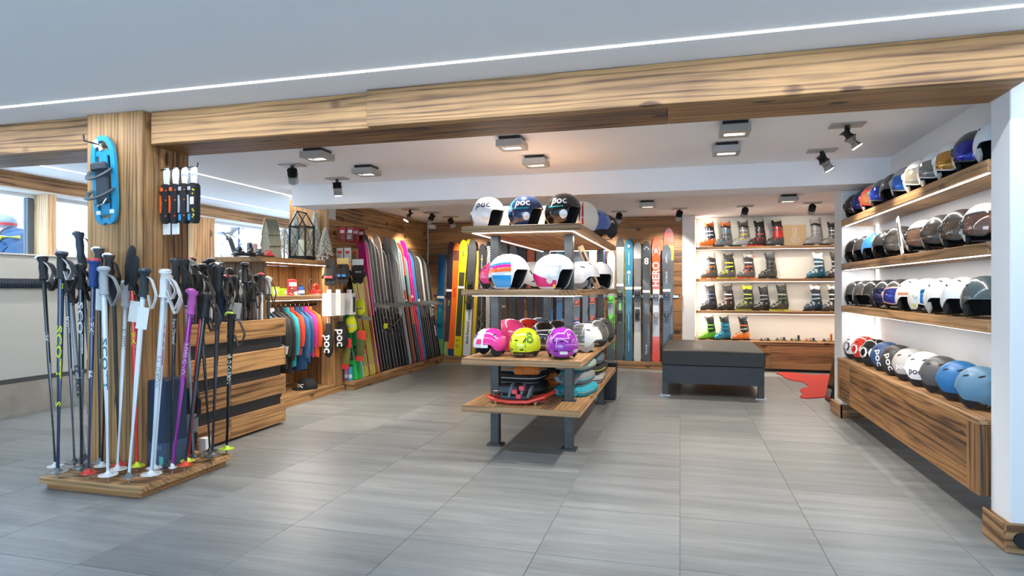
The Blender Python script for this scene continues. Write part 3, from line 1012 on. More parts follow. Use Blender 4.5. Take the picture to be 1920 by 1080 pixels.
def helmet(loc, rz, style, col, label, group, trim=None, vents=True, visor=None, panels=(), text=None, tsize=.055, taz=-90, tal=62, tcol=None, trot=0.0,
           earcol=None, fin=.28, lining=None, dots=(), sc=1.0, strap=True):
    """col: shell colour; visor: lens colour; panels: (az0, az1, f0, f1, colour) painted-on regions"""
    h = empty('ski_helmet', loc, rz, label, 'helmet', group)
    h.scale = sc if isinstance(sc, tuple) else (sc, sc, sc)
    z = ZCH[style]
    shm = gloss(col, fin, .7 if fin < .4 else 0.0)
    sh = place('shell', hmesh(('sh', style), lambda: shell_mesh(style)), h, mats=[shm])
    place('liner', hmesh(('li', style), lambda: liner_mesh(style)), h, mats=[lining or M_FOAM])
    em = flat(earcol, .9) if earcol else M_FOAM
    if style == 'open':
        for s_, (a0, a1) in enumerate(((62, 118), (-118, -62))):
            def f(a0=a0, a1=a1):
                b = MB()
                patch(b, lambda a: 96, lambda a: 128 - 16 * ((a - (a0 + a1) / 2) / 28) ** 2, a0, a1, .86, .985, z, 8, 4)
                return b.mesh('ear_pad', M_FOAM, 50)
            place('ear_pad', hmesh(('ear', s_), f), h, mats=[em])

        def fn():
            b = MB(); patch(b, lambda a: 114, lambda a: 124, 145, 215, .86, .97, z, 8, 2); return b.mesh('fit_band', M_FOAM, 50)
        place('fit_band', hmesh('nape', fn), h)
    elif style == 'visor':
        for s_, (a0, a1) in enumerate(((64, 112), (-112, -64))):
            def f(a0=a0, a1=a1):
                b = MB(); patch(b, lambda a: 110, lambda a: 128 - 9 * ((a - (a0 + a1) / 2) / 24) ** 2, a0, a1, .85, .97, z, 8, 3); return b.mesh('ear_pad', M_FOAM, 50)
            place('ear_pad', hmesh(('vear', s_), f), h, mats=[em])
    else:
        for s_, (a0, a1) in enumerate(((64, 116), (-116, -64))):
            def f(a0=a0, a1=a1):
                b = MB(); patch(b, lambda a: 84, lambda a: 128, a0, a1, .74, .90, z, 8, 4); return b.mesh('cheek_pad', M_FOAM, 50)
            place('cheek_pad', hmesh(('ck', s_), f), h, mats=[em])
    if vents:
        vl = ((35, 34, .028, .006, .3), (-35, 34, .028, .006, -.3), (80, 50, .026, .006, .2), (-80, 50, .026, .006, -.2), (125, 48, .026, .006, .3), (-125, 48, .026, .006, -.3),
              (180, 70, .022, .005, 0), (158, 100, .02, .005, 0), (-158, 100, .02, .005, 0), (-148, 70, .024, .006, .9), (148, 70, .024, .006, -.9))
        for i, v in enumerate(vl):
            place('vent', hmesh(('vent', style, i), lambda: slit(style, *v)), h)
    if visor:
        def fv():
            b = MB(); patch(b, lambda a: 60 + 6 * (a / 62) ** 2, lambda a: 106 - 8 * (a / 62) ** 2 - 9 * math.exp(-(a / 9) ** 2), -62, 62, 1.045, 1.062, z, 20, 8); return b.mesh('visor', M_BLACK, 50)
        place('visor', hmesh(('vis', style), fv), h, mats=[mat('visor_%d_%d_%d' % tuple(int(x * 255) for x in visor), visor, .07, .55, .8)])

        def ff():
            b = MB()
            patch(b, lambda a: 55 + 6 * (a / 68) ** 2, lambda a: 60 + 6 * (a / 68) ** 2, -68, 68, .99, 1.068, z, 20, 2)
            patch(b, lambda a: 106 - 8 * (a / 68) ** 2 - 9 * math.exp(-(a / 9) ** 2), lambda a: 109 - 8 * (a / 68) ** 2 - 9 * math.exp(-(a / 9) ** 2), -68, 68, .99, 1.068, z, 20, 2)
            for s_ in (-1, 1):
                patch(b, lambda a: 62, lambda a: 100, 62 * s_, 68 * s_, .99, 1.068, z, 2, 4)
            return b.mesh('visor_frame', M_BLACK, 50)
        place('visor_frame', hmesh(('vfr', style), ff), h, mats=[gloss(trim or (.02, .02, .022))])
        for s_ in (-1, 1):
            def fp(s_=s_):
                return MB().ell(hs_pt(78 * s_, 80, 1.03, z), (.022, .010, .022), 12, 6).mesh('hinge', M_BLACK, 60)
            place('hinge', hmesh(('hg', style, s_), fp), h, mats=[gloss(trim or (.02, .02, .022))])
    for i, p in enumerate(panels):
        a0, a1, f0, f1, c = p[:5]
        key = ('pn', style, a0, a1, f0 if not callable(f0) else id(f0), f1 if not callable(f1) else id(f1))
        place('painted_panel', hmesh(key, lambda: region(style, a0, a1, f0, f1, 1.006 + .003 * i)), h, mats=[gloss(c, fin)])
    for (az, al, r_, c) in dots:
        def fd():
            vs = [hs_pt(az, al, 1.012, z)] + [hs_pt(az + math.degrees(r_ * math.cos(t * .5236) / HB), al + math.degrees(r_ * math.sin(t * .5236) / HC), 1.010, z) for t in range(12)]
            return MB().add(vs, [(0, 1 + (t + 1) % 12, 1 + t) for t in range(12)]).mesh('badge', M_PAPER)
        place('badge', fd(), h, mats=[gloss(c)])
    if strap:
        def fs():
            b = MB()
            pts = [hs_pt(80, 118, .88, z), hs_pt(70, 140, .9, z) + Vector((0, 0, .0)), Vector((.05, .03, .006)), Vector((.06, -.03, .005)), hs_pt(-70, 140, .9, z), hs_pt(-80, 118, .88, z)]
            pts = [Vector((p.x, p.y, max(p.z, .005))) for p in pts]
            b.tube(pts, .008, 6, flat=.3); return b.mesh('chin_strap', M_RUBBER, 50)
        place('chin_strap', hmesh(('st', style), fs), h)
    if text:
        ct, st_ = math.cos(trot), math.sin(trot)

        def fn(x, y):
            X, Y = x * ct - y * st_, x * st_ + y * ct
            return hs_pt(taz + math.degrees(X / HB), tal - math.degrees(Y / HC), 1.016, z)
        lettering(text, fn, flat(tcol or (.9, .9, .9), .5), h, tsize, .012, 1.15)
    return h


WHT = (.80, .81, .82); BLK = (.014, .014, .016); GRY = (.20, .21, .22); LGR = (.45, .46, .47)
NAVY = (.012, .035, .11); BLUE = (.02, .16, .48); RED = (.62, .03, .02); MAG = (.62, .015, .20); ORG = (.9, .13, .02)
TEAL = (.02, .42, .44); LIME = (.62, .74, .02); PURP = (.30, .03, .38); SLATE = (.08, .15, .21); PINK = (.85, .06, .22)

GC = 'helmets on the centre display'
ZT, Z2, Z3 = 1.558, 1.128, .665


def dp(u, Y, z):
    p = wy(u, 540, Y)
    return (p.x, p.y, z)


WAVE = lambda lo, amp, ph: (lambda a: lo + amp * math.sin(R(a * 1.6 + ph)))
# top tier
helmet(dp(915, 4.22, ZT), R(-14), 'race', WHT, 'white race helmet with black rear panels on the top display shelf', GC, vents=False, text='poc', tsize=.078, tcol=BLK, taz=-82, tal=58,
       panels=((150, 172, 42, 80, BLK), (188, 232, 40, 78, BLK), (185, 232, 90, 116, BLK), (222, 234, 25, 40, TEAL)), dots=((-72, 98, .030, (.62, .64, .65)), (-150, 116, .009, RED)), sc=(.93, .97, 1.0))
helmet(dp(987, 4.22, ZT), R(-10), 'race', NAVY, 'navy and blue race helmet between the white and the black one', GC, vents=False, text='poc', tsize=.078, taz=-84, tal=56, fin=.18,
       panels=((-165, -128, 22, 92, (.03, .28, .72)), (-172, -160, 30, 70, (.25, .6, .9)), (-138, -62, 74, 77, TEAL)), dots=((-70, 100, .028, (.62, .64, .65)), (-148, 117, .008, ORG)), sc=(.93, .97, 1.0))
helmet(dp(1057, 4.22, ZT), R(-14), 'race', BLK, 'glossy black race helmet with white lettering at the front corner of the top display shelf', GC, vents=False, text='poc', tsize=.078, taz=-86, tal=56, fin=.15,
       panels=((-122, -70, 74, 77, TEAL),), dots=((-70, 98, .030, (.62, .64, .65)), (-150, 117, .009, RED)), sc=(.95, .98, 1.03))
helmet(dp(1093, 4.62, ZT), R(70), 'race', (.78, .75, .68), 'cream race helmet with a red line, behind the black one on the top shelf', GC, vents=False,
       panels=((-150, -143, 25, 112, (.5, .02, .03)), (170, 178, 30, 110, (.5, .3, .06)), (200, 205, 40, 100, BLK)))
helmet(dp(1117, 5.02, ZT), R(60), 'open', (.05, .12, .42), 'mid-blue helmet between the cream and the matt black one on the top shelf', GC)
helmet(dp(1133, 5.40, ZT), R(50), 'open', BLK, 'matt black helmet with white lettering behind the blue one on the top shelf', GC, fin=.5, text='poc', taz=-100, tal=60)
helmet(dp(948, 4.72, ZT), R(-10), 'race', WHT, 'white helmet half hidden behind the white and navy race helmets', GC, vents=False)
helmet(dp(1022, 4.78, ZT), R(-30), 'race', (.7, .69, .66), 'off-white helmet half hidden behind the navy and black race helmets', GC, vents=False)
# second tier
helmet(dp(955, 4.20, Z2), R(-12), 'race', WHT, 'white race helmet with blue, pink and orange swirls on the second display shelf', GC, vents=False, fin=.15, sc=1.12,
       panels=((-150, -62, WAVE(62, 7, 20), WAVE(68, 7, 20), BLUE), (-158, -62, WAVE(69, 7, 20), WAVE(76, 6, 20), MAG), (-160, -62, WAVE(77, 6, 20), WAVE(86, 4, 20), ORG),
               (-118, -62, 92, 126, (.02, .33, .75)), (-162, -122, WAVE(96, 4, 0), 122, BLK), (-130, -45, WAVE(30, 6, 40), WAVE(38, 6, 60), (.28, .28, .25))),
       dots=((-92, 104, .026, BLK), (-70, 122, .012, (.9, .7, .02))), text='SWEET PROTECTION', tsize=.017, taz=-84, tal=52, tcol=(.1, .1, .1))
helmet(dp(1040, 4.20, Z2), R(-16), 'race', WHT, 'white race helmet with a magenta ear panel on the second display shelf', GC, vents=False, fin=.15, sc=1.10,
       panels=((-150, -62, WAVE(94, -12, 0), 125, MAG), (-130, -45, WAVE(28, 6, 40), WAVE(36, 6, 60), (.28, .28, .25))),
       dots=((-82, 106, .022, (.7, .7, .7)), (-68, 122, .012, (.9, .7, .02))), text='SWEET PROTECTION', tsize=.017, taz=-86, tal=68, tcol=(.1, .1, .1))
helmet(dp(927, 4.66, Z2), R(150), 'open', PINK, 'pink helmet peeking out behind the swirl-painted one', GC)
helmet(dp(1001, 4.62, Z2), R(120), 'open', (.55, .57, .58), 'pale grey helmet with clear goggles pushed up, between the two race helmets', GC, visor=None)
helmet(dp(1091, 4.66, Z2), R(0), 'open', WHT, 'white helmet with grey ear flap behind the steel leg on the second shelf', GC, earcol=(.25, .25, .26))
helmet(dp(1124, 5.12, Z2), R(-75), 'race', (.78, .79, .8), 'white helmet with its black lined opening turned to the aisle, beside the leaning wooden stick', GC, vents=False)
helmet(dp(960, 5.25, Z2), R(-40), 'open', ORG, 'orange helmet at the back of the second display shelf', GC)
# third tier
helmet(dp(919, 4.18, Z3), R(232), 'open', (.72, .03, .28), 'small pink, white and blue helmet with a white peak on the third shelf', GC, sc=.92, fin=.15, strap=False,
       panels=((-30, 30, 20, 88, WHT), (-28, -4, 44, 66, (.09, .07, .45)), (4, 28, 66, 84, PINK), (30, 34, 15, 96, (.9, .85, .88)), (-34, -30, 15, 96, (.9, .85, .88)), (-52, 52, 86, 95, WHT)))
helmet(dp(985, 4.22, Z3), R(75), 'open', LIME, 'lime yellow helmet with a dark green number on the third shelf', GC, sc=.94, fin=.15, text='8', tsize=.13, taz=-128, tal=62, tcol=(.08, .22, .01), strap=False,
       panels=((-146, -144, 10, 106, (.05, .08, .01)), (178, 180, 10, 110, (.3, .4, .01)), (160, 250, 108, 116, BLK)))
helmet(dp(1054, 4.16, Z3), R(100), 'open', PURP, 'glossy purple helmet with pale line drawing and long vents on the third shelf', GC, sc=.99, fin=.12, text='GIRO', tsize=.03, taz=-120, tal=100, strap=False,
       panels=((150, 212, 60, 62, (.75, .5, .8)), (205, 207, 40, 62, (.75, .5, .8)), (160, 162, 62, 90, (.75, .5, .8)), (190, 240, 80, 82, (.6, .25, .65)), (172, 200, 100, 109, WHT)))
helmet(dp(955, 4.58, Z3), R(150), 'race', PINK, 'neon pink and orange helmet behind the lime yellow one', GC, vents=False, fin=.3, text='poc', tsize=.05, taz=-150, tal=72, panels=((-148, -60, 8, 112, ORG),), sc=1.08)
helmet(dp(988, 5.02, Z3), R(40), 'open', RED, 'red and white helmet at the back of the third shelf beside the neon pink one', GC, panels=((-178, -172, 8, 110, WHT), (172, 178, 8, 110, WHT)), sc=1.05)
helmet(dp(1019, 4.72, Z3), R(-60), 'visor', BLK, 'black helmet with white trim behind the lime yellow one', GC, visor=(.08, .08, .09), trim=(.7, .7, .7), vents=False)
helmet(dp(1012, 5.40, Z3), R(20), 'open', (.10, .16, .24), 'slate helmet with white stripes at the very back of the third shelf', GC, panels=((-178, -170, 8, 110, WHT), (165, 172, 8, 110, WHT)))
helmet(dp(1046, 5.02, Z3), R(-70), 'visor', (.03, .028, .028), 'dark brown helmet with a smoked visor behind the purple one', GC, visor=(.07, .05, .045), vents=False)
helmet(dp(1066, 5.36, Z3), R(30), 'open', (.03, .12, .5), 'royal blue helmet behind the smoked visor helmet on the third shelf', GC)
helmet(dp(1096, 4.64, Z3), R(15), 'open', (.62, .63, .62), 'grey and white camouflage helmet to the side of the purple one', GC, panels=((-150, -95, 20, 104, (.12, .13, .14)),), earcol=(.4, .4, .4))
helmet(dp(1114, 5.10, Z3), R(60), 'open', (.085, .09, .082), 'olive grey helmet on the third shelf at the aisle side', GC, fin=.32)
helmet(dp(1128, 5.48, Z3), R(70), 'open', (.05, .053, .055), 'charcoal helmet behind the olive grey one on the third shelf', GC, fin=.4)

# ------------------------------------------------------------------ right recess
GR = 'helmets in the white wall recess'
XH = 1.475
RSC = (.84, .98, 1.0)


def rowY(us, lo=3.475, hi=5.935):
    ys = [wx(u, 540, XH).y for u in us]
    a, b = min(ys), max(ys)
    hi_, lo_ = hi, lo if len(us) > 10 else max(lo, a)
    ys = [lo_ + (y - a) / (b - a) * (hi_ - lo_) for y in ys]      # from the far end towards the stub wall
    gap = min(.248, (hi_ - lo_) / (len(ys) - 1))
    for _ in range(200):
        for i in range(len(ys) - 1):
            d = gap - (ys[i] - ys[i + 1])
            if d > 0:
                ys[i] += d / 2; ys[i + 1] -= d / 2
        ys = [min(hi_, max(lo_, y)) for y in ys]
    return ys


row1 = [(1595, BLK, (.03, .03, .035), 'black helmet with black visor at the far end of the top helmet shelf'),
        (1614, NAVY, (.02, .04, .3), 'navy helmet with dark blue visor, second from the far end of the top helmet shelf'),
        (1633, (.55, .05, .03), (.35, .12, .05), 'red helmet with bronze visor on the top helmet shelf'),
        (1652, (.10, .11, .12), (.02, .06, .45), 'graphite helmet with deep blue visor next to the red one'),
        (1673, (.06, .062, .065), None, 'dark grey helmet without visor on the top helmet shelf'),
        (1695, (.33, .34, .35), (.02, .15, .6), 'silver grey helmet with bright blue visor on the top helmet shelf'),
        (1720, WHT, (.30, .28, .22), 'white helmet with a silver-brown visor next to the blue-visored silver one'),
        (1750, WHT, (.25, .25, .24), 'plain white helmet with a smoke visor on the top helmet shelf'),
        (1783, (.84, .83, .80), (.55, .26, .04), 'white helmet with an amber visor on the top helmet shelf'),
        (1820, (.05, .055, .06), (.015, .03, .35), 'charcoal helmet with royal blue visor and round ear disc'),
        (1852, (.76, .79, .82), None, 'white perforated helmet at the stub wall end of the top helmet shelf')]
for (u, c, v, lb), y in zip(row1, rowY([r[0] for r in row1])):
    helmet((XH, y, 1.735), R(-104), 'visor' if v else 'open', c, lb, GR, visor=v, trim=c if v else None, vents=not v,
           sc=RSC, earcol=(.6, .6, .6) if c[0] > .5 else None, dots=((-78, 100, .02, (.5, .5, .5)),) if v and c[0] < .07 else ())
row2 = [(1589, BLK, None, 'black helmet at the far end of the second helmet shelf'),
        (1607, (.05, .05, .052), None, 'charcoal helmet, second from the far end of the second helmet shelf'),
        (1626, (.05, .27, .75), None, 'bright blue open helmet on the second helmet shelf'),
        (1649, (.04, .04, .042), None, 'black helmet with folded ear flap beside the bright blue one'),
        (1679, (.07, .06, .05), (.20, .18, .15), 'dark helmet with a silver-brown visor beside the leaning white stick'),
        (1728, (.62, .63, .64), (.30, .17, .11), 'pale grey helmet with copper visor on the second helmet shelf'),
        (1764, (.05, .05, .05), (.13, .11, .09), 'black helmet with a smoky mirrored visor next to the copper one'),
        (1800, (.045, .04, .038), (.15, .12, .09), 'black helmet with a raised bronze visor on the second helmet shelf'),
        (1846, (.55, .56, .57), (.22, .13, .10), 'grey helmet with a wide brown visor next to the stub wall')]
R2 = [5.935, 5.665, 5.40, 5.13, 4.85, 4.42, 4.15, 3.88, 3.61]
PSY = 4.635
for (u, c, v, lb), y in zip(row2, R2):
    helmet((XH, y, 1.352), R(-104), 'visor' if v else 'open', c, lb, GR, visor=v, trim=(.05, .05, .05) if v else None, vents=not v, sc=RSC)
row3 = [(1597, (.05, .052, .055), None, -76, 'dark grey helmet at the far end of the third helmet shelf'),
        (1614, (.075, .078, .082), None, -70, 'slate grey helmet, second from the far end of the third helmet shelf'),
        (1634, (.035, .035, .033), None, 160, 'black helmet turned to show its back on the third helmet shelf'),
        (1657, (.04, .042, .046), (.02, .03, .14), -80, 'black helmet with midnight blue visor on the third helmet shelf'),
        (1682, (.06, .055, .055), (.04, .07, .40), -85, 'charcoal helmet with violet-blue visor and pink frame'),
        (1707, WHT, None, -70, 'white helmet with copper goggle strap on the third helmet shelf'),
        (1739, WHT, (.02, .22, .55), -45, 'white helmet with a turquoise blue visor and yellow dot'),
        (1773, (.72, .72, .71), None, -70, 'off-white helmet with grey lining on the third helmet shelf'),
        (1811, (.78, .82, .82), None, -72, 'mint white helmet with navy lining on the third helmet shelf'),
        (1850, (.06, .09, .10), None, -74, 'dark teal helmet at the stub wall end of the third helmet shelf')]
for (u, c, v, rz, lb), y in zip(row3, rowY([r[0] for r in row3])):
    helmet((XH, y, .988), R(rz - 26 if rz < 0 else rz), 'visor' if v else 'open', c, lb, GR, visor=v, trim=((.75, .4, .35) if 'pink' in lb else c) if v else None, vents=not v,
           dots=((-85, 108, .016, (.85, .7, .05)),) if 'yellow dot' in lb else (), earcol=(.5, .5, .5) if 'grey lining' in lb else None,
           panels=((-70, 70, 72, 80, (.5, .2, .12)),) if 'copper' in lb else (), sc=RSC)
GRV = R(118)
row4 = [(1592, WHT, 'pc', 'white helmet with big black lettering at the far end of the cabinet', dict(text='OC', tsize=.12, tcol=BLK, taz=98, tal=80)),
        (1607, RED, '', 'red helmet with big white lettering on the cabinet', dict(text='OC', tsize=.12, taz=98, tal=80, panels=((128, 133, 8, 108, WHT),))),
        (1627, BLK, '', 'glossy black helmet with big white lettering next to the red one', dict(text='OC', tsize=.12, taz=98, tal=80, fin=.12, panels=((128, 133, 8, 108, WHT),))),
        (1652, (.03, .07, .19), '', 'matt navy helmet with upright white lettering on the cabinet', dict(text='poc', tsize=.075, taz=100, tal=82, trot=R(-80), fin=.45)),
        (1678, (.035, .035, .033), '', 'matt black helmet with upright white lettering on the cabinet', dict(text='poc', tsize=.075, taz=98, tal=82, trot=R(-70), fin=.45)),
        (1700, (.44, .42, .42), '', 'glossy warm grey helmet with small white lettering on the cabinet', dict(text='poc', tsize=.045, taz=98, tal=84, fin=.15)),
        (1728, (.74, .77, .82), '', 'white helmet with small black lettering between the warm grey and the graphite one', dict(text='poc', tsize=.055, taz=98, tal=84, tcol=BLK, fin=.4)),
        (1758, (.075, .078, .085), '', 'matt graphite helmet on the cabinet beside the vivid blue one', dict(fin=.4)),
        (1797, (.015, .14, .36), '', 'matt vivid blue helmet on the cabinet', dict(fin=.4)),
        (1843, (.10, .23, .36), '', 'matt steel blue helmet at the stub wall end of the cabinet', dict(fin=.4))]
for (u, c, _, lb, kw), y in zip(row4, rowY([r[0] for r in row4], 3.52, 5.93)):
    helmet((XH - .005, y, .532), GRV, 'open', c, lb, GR, sc=(.92, .92, 1.0), **kw)
# leaning white price stick between the row-two helmets
o = empty('price_stick', (1.40, PSY - .045, 1.352 + .0075), 0, 'flat white stick with a dark slot leaning among the second row of helmets', 'stick')
MB().box(-.004, .004, -.02, .02, 0, .27, .001).build('bar', M_PAPER, o, rot=(R(-22), 0, 0))
MB().box(-.0055, -.0045, -.008, .008, .06, .23).build('slot', M_BLACK, o, rot=(R(-22), 0, 0))
o = empty('wooden_stick', dp(1121, 4.86, Z2 + .0085), 0, 'pale wooden slotted stick leaning between the white helmets on the second shelf', 'stick')
st = MB()
st.box(-.022, -.010, -.01, .01, 0, .36, .001).box(.010, .022, -.01, .01, 0, .36, .001).box(-.01, .01, -.01, .01, 0, .05).box(-.01, .01, -.01, .01, .31, .36)
st.build('bar', MATS['pale_wood_z'], o, rot=(0, R(-23), 0))
MB().box(-.010, .010, -.006, .002, .05, .31).build('slot', M_BLACK, o, rot=(0, R(-23), 0))
o = empty('wooden_stick', dp(1090, 5.15, ZT + .0046), 0, 'pale wooden stick rising behind the black helmet on the top shelf', 'stick')
MB().prism([(-.022, 0), (.022, 0), (.022, .24), (.0, .29), (-.022, .25)], 'Y', -.008, .008).build('bar', MATS['pale_wood_z'], o, rot=(0, R(-12), 0))

# ================================================================== SKI POLES
def cyl_text(s, p0, d, r, m, parent, size, at, facing, flip=False):
    """lettering running along a shaft, wrapped on its front"""
    n1 = Vector(facing) - d * d.dot(Vector(facing)); n1.normalize()
    n2 = d.cross(n1)

    def fn(x, y):
        x2, y2 = (x, y) if not flip else (-x, -y)
        ph = y2 / size * 2.5
        return p0 + d * (at - x2) + (n1 * math.cos(ph) + n2 * math.sin(ph)) * (r * 1.10)
    return lettering(s, fn, m, parent, size, .025, 1.25)


FACE = Vector((.35, -.94, 0))


def pole(b, t, label, group, shaft, grip, basket=None, bands=(), text=None, tcol=WHT, tsize=.03, tat=.6, r=.0085, strap=None, strap2=None, gstyle=0, knob=None, bas_r=.042, name='ski_pole', text2=None, tag_card=None, slim=False, tag_side=-1):
    """b: tip on the ground, t: top of the grip"""
    b, t = Vector(b), Vector(t)
    r *= 1.3
    ax = t - b
    L_ = ax.length
    d = ax / L_
    o = empty(name, b, 0, label, 'ski pole', group)
    gl = .155 if gstyle != 2 else .30
    sh = MB().tube([d * .02, d * (L_ * .5), d * (L_ - gl + .02)], [r * .62, r * .9, r], 10)
    sh.build('shaft', gloss(shaft, .25), o, 40)
    MB().tube([Vector((0, 0, 0)), d * .025], [.0035, .005], 6).build('tip', M_ALU, o)
    for (a0, a1, c) in bands:
        rr = lambda q: r * (.62 + .38 * q) * 1.05
        MB().tube([d * (L_ * a0), d * (L_ * a1)], [rr(a0), rr(a1)], 10).build('shaft_band', gloss(c, .3), o, 40)
    # grip with finger shelf and head
    g0 = d * (L_ - gl)
    prof = [(0, .012), (.02, .017), (.05, .0145), (.09, .0165), (.12, .0145), (.145, .021), (.155, .020)]
    if gstyle == 1: prof = [(0, .013), (.012, .019), (.03, .0155), (.10, .0165), (.135, .015), (.147, .023), (.155, .022)]
    if gstyle == 2: prof = [(0, .011), (.05, .013), (.14, .0135), (.15, .017), (.17, .014), (.22, .0165), (.26, .015), (.285, .021), (.30, .019)]
    MB().tube([g0 + d * q for q, _ in prof], [x * 1.45 for _, x in prof], 12).build('grip', mat('grip_%d_%d_%d' % tuple(int(x * 255) for x in grip), grip, .6, bump=.3, bscale=300), o, 50)
    side = FACE.cross(d).normalized()
    if gstyle in (0, 2):   # forward beak of the head
        MB().ell(d * (L_ - .004) + side * (.010 if slim else .014), (.034, .022, .018), 10, 6).build('grip_head', gloss(knob or grip, .35), o, 60)
    else:
        MB().lathe([(.016, -.006), (.033, 0), (.033, .007), (.02, .014)], 12, tuple(d * L_)).build('grip_head', gloss(knob or grip, .35), o, 50)
    if basket is not None:
        bz = d * .034
        ring = MB()
        ring.lathe([(.006, -.012), (bas_r * .55, -.006), (bas_r, .0), (bas_r * .97, .004), (bas_r * .5, .004), (.011, .018), (.008, .026)], 16, tuple(bz))
        ring.build('basket', gloss(basket, .4), o, 50)
    if strap is not None:
        tp = d * (L_ - .03)
        sd = (side * -1 + Vector((0, 0, 0))).normalized()
        w = FACE * .0

        def band(k, drop, out, wd, c, nm):
            pts = [tp + sd * .012, tp + sd * (out * .6) + Vector((0, 0, -.02)) + FACE * .01 * k, tp + sd * out + Vector((0, 0, -drop * .55)), tp + sd * (out * .55) + Vector((0, 0, -drop)), tp + sd * .018 + Vector((0, 0, -drop * .55))]
            mb = MB()
            fine = []
            for i in range(len(pts) - 1):
                for q in range(4): fine.append(pts[i].lerp(pts[i + 1], q / 4))
            fine.append(pts[-1])
            fine = [fine[0]] + [(fine[i - 1] + fine[i] * 2 + fine[i + 1]) / 4 for i in range(1, len(fine) - 1)] + [fine[-1]]
            rg = []
            for i, p in enumerate(fine):
                rg.append([p + FACE * wd, p + FACE * wd + sd * .003, p - FACE * wd + sd * .003, p - FACE * wd])
            mb.loft(rg).build(nm, cloth(c), o)
        band(0, .19, .062 if slim else .085, .014 if slim else .018, strap, 'strap')
        if strap2 is not None: band(1, .13, .06, .02, strap2, 'strap')
    if text:
        cyl_text(text, Vector((0, 0, 0)), d, r * .9, flat(tcol, .5), o, tsize, L_ * tat, FACE)
    if text2:
        cyl_text(text2[0], Vector((0, 0, 0)), d, r * .9, flat(text2[1], .5), o, text2[2], L_ * text2[3], FACE)
    if tag_card:
        c0 = d * (L_ - .26) + side * (.02 if tag_side < 0 else -.03) * tag_side * (1 if tag_side < 0 else -1) + FACE * .03
        MB().box(-.03, .03, -.001, .001, -.06, .06).build('tag', flat(tag_card), o, loc=c0, rot=(0, R(8), R(15)))
    return o


GP = 'ski poles standing on the plinth around the pillar'


FRONT = []


def P_(ub, vb, ut, vt, *a, dy=.02, **kw):
    b = fl(ub, vb, .071)
    FRONT.append([b, wy(ut, vt, b.y + dy), a, kw])
    return len(FRONT) - 1


P_(108, 880, 80, 482, 'thin black pole with white straps leaning away from the yellow-lettered one', GP, BLK, BLK, (.75, .76, .75), text='LEKI', tsize=.028, tat=.62, strap=(.03, .03, .03), strap2=(.7, .7, .7), knob=WHT)
P_(113, 896, 116, 475, 'navy pole with big yellow lettering', GP, (.015, .03, .08), (.03, .03, .035), (.12, .13, .14), bands=((.84, .865, (.6, .75, .02)),), text='SCOTT', tcol=(.62, .78, .02), tsize=.075, tat=.56, r=.0125, strap=(.06, .06, .07), strap2=(.7, .71, .72), gstyle=1, bas_r=.055, knob=(.1, .12, .16), text2=('S', (.62, .78, .02), .05, .33))
P_(134, 878, 124, 505, 'dark steel grey pole beside the yellow-lettered navy one', GP, (.06, .08, .10), BLK, (.05, .05, .05), strap=(.05, .05, .05), bas_r=.048, text='SCOTT', tsize=.025, tat=.72)
P_(150, 890, 152, 497, 'black pole with white block lettering', GP, BLK, BLK, (.05, .06, .06), text='SCOTT', tsize=.075, tat=.70, r=.012, strap=(.02, .02, .02), strap2=(.02, .02, .02), bas_r=.05, bands=((.46, .52, (.55, .56, .57)),))
P_(153, 872, 143, 525, 'silver grey pole half hidden behind the black lettered one', GP, (.30, .34, .38), BLK, (.07, .07, .07), text='SKI POLE', tcol=BLK, tsize=.04, tat=.45, r=.011)
P_(166, 898, 177, 489, 'navy pole with blue grip, red cap and red basket', GP, (.012, .035, .12), (.015, .06, .25), (.75, .03, .02), text='LEKI', tsize=.045, tat=.70, tcol=WHT, knob=(.7, .02, .04), gstyle=1, text2=('66', WHT, .035, .48), bands=((.50, .585, (.35, .01, .06)),), r=.010)
P_(187, 880, 185, 466, 'black pole with a grey and black grip, behind the navy and white ones', GP, (.03, .03, .032), (.05, .05, .055), (.25, .27, .28), strap=(.04, .04, .04), knob=WHT)
P_(203, 902, 194, 504, 'white pole with teal lettering and a grey strap', GP, (.78, .80, .82), (.42, .44, .46), WHT, text='SCOTT', tcol=(.03, .20, .28), tsize=.072, tat=.55, r=.0115, strap=(.35, .36, .37), gstyle=1, bands=((.735, .755, (.03, .35, .40)),), bas_r=.05, knob=(.5, .52, .53))
P_(192, 882, 205, 478, 'black pole with a white and black grip, crossing behind the white teal-lettered one', GP, BLK, (.04, .04, .04), (.7, .7, .68), text='LEKI', tsize=.04, tat=.67, strap=(.03, .03, .03), knob=WHT, tag_card=(.8, .8, .78), dy=-.03, slim=True, tag_side=1)
P_(222, 885, 233, 520, 'slim black pole with a red basket behind the red one', GP, (.025, .025, .028), BLK, (.7, .03, .03), dy=.0)
RP = P_(238, 886, 240, 500, 'red pole with a black and yellow middle and a black glove strap', GP, (.80, .03, .015), BLK, (.62, .74, .02), bands=((.50, .76, BLK), (.865, .88, (.85, .7, .02))), text='LEKI', tcol=(.75, .85, .02), tsize=.055, tat=.66, r=.0115, strap=(.02, .02, .02), strap2=(.02, .02, .02), tag_card=(.75, .74, .7))
P_(241, 905, 272, 507, 'white pole with a glossy black ball-like grip leaning across the red one', GP, (.80, .82, .84), (.02, .03, .04), (.12, .14, .15), r=.011, strap=(.75, .76, .77), slim=True, knob=(.05, .07, .08), gstyle=1, tag_card=(.85, .85, .85))
P_(256, 880, 258, 530, 'white pole with a clear basket behind the leaning white one', GP, (.74, .77, .80), (.7, .7, .72), WHT, strap=(.78, .79, .8), text='SALOMON', tcol=(.15, .15, .18), tsize=.02, tat=.7, r=.0095, bas_r=.05)
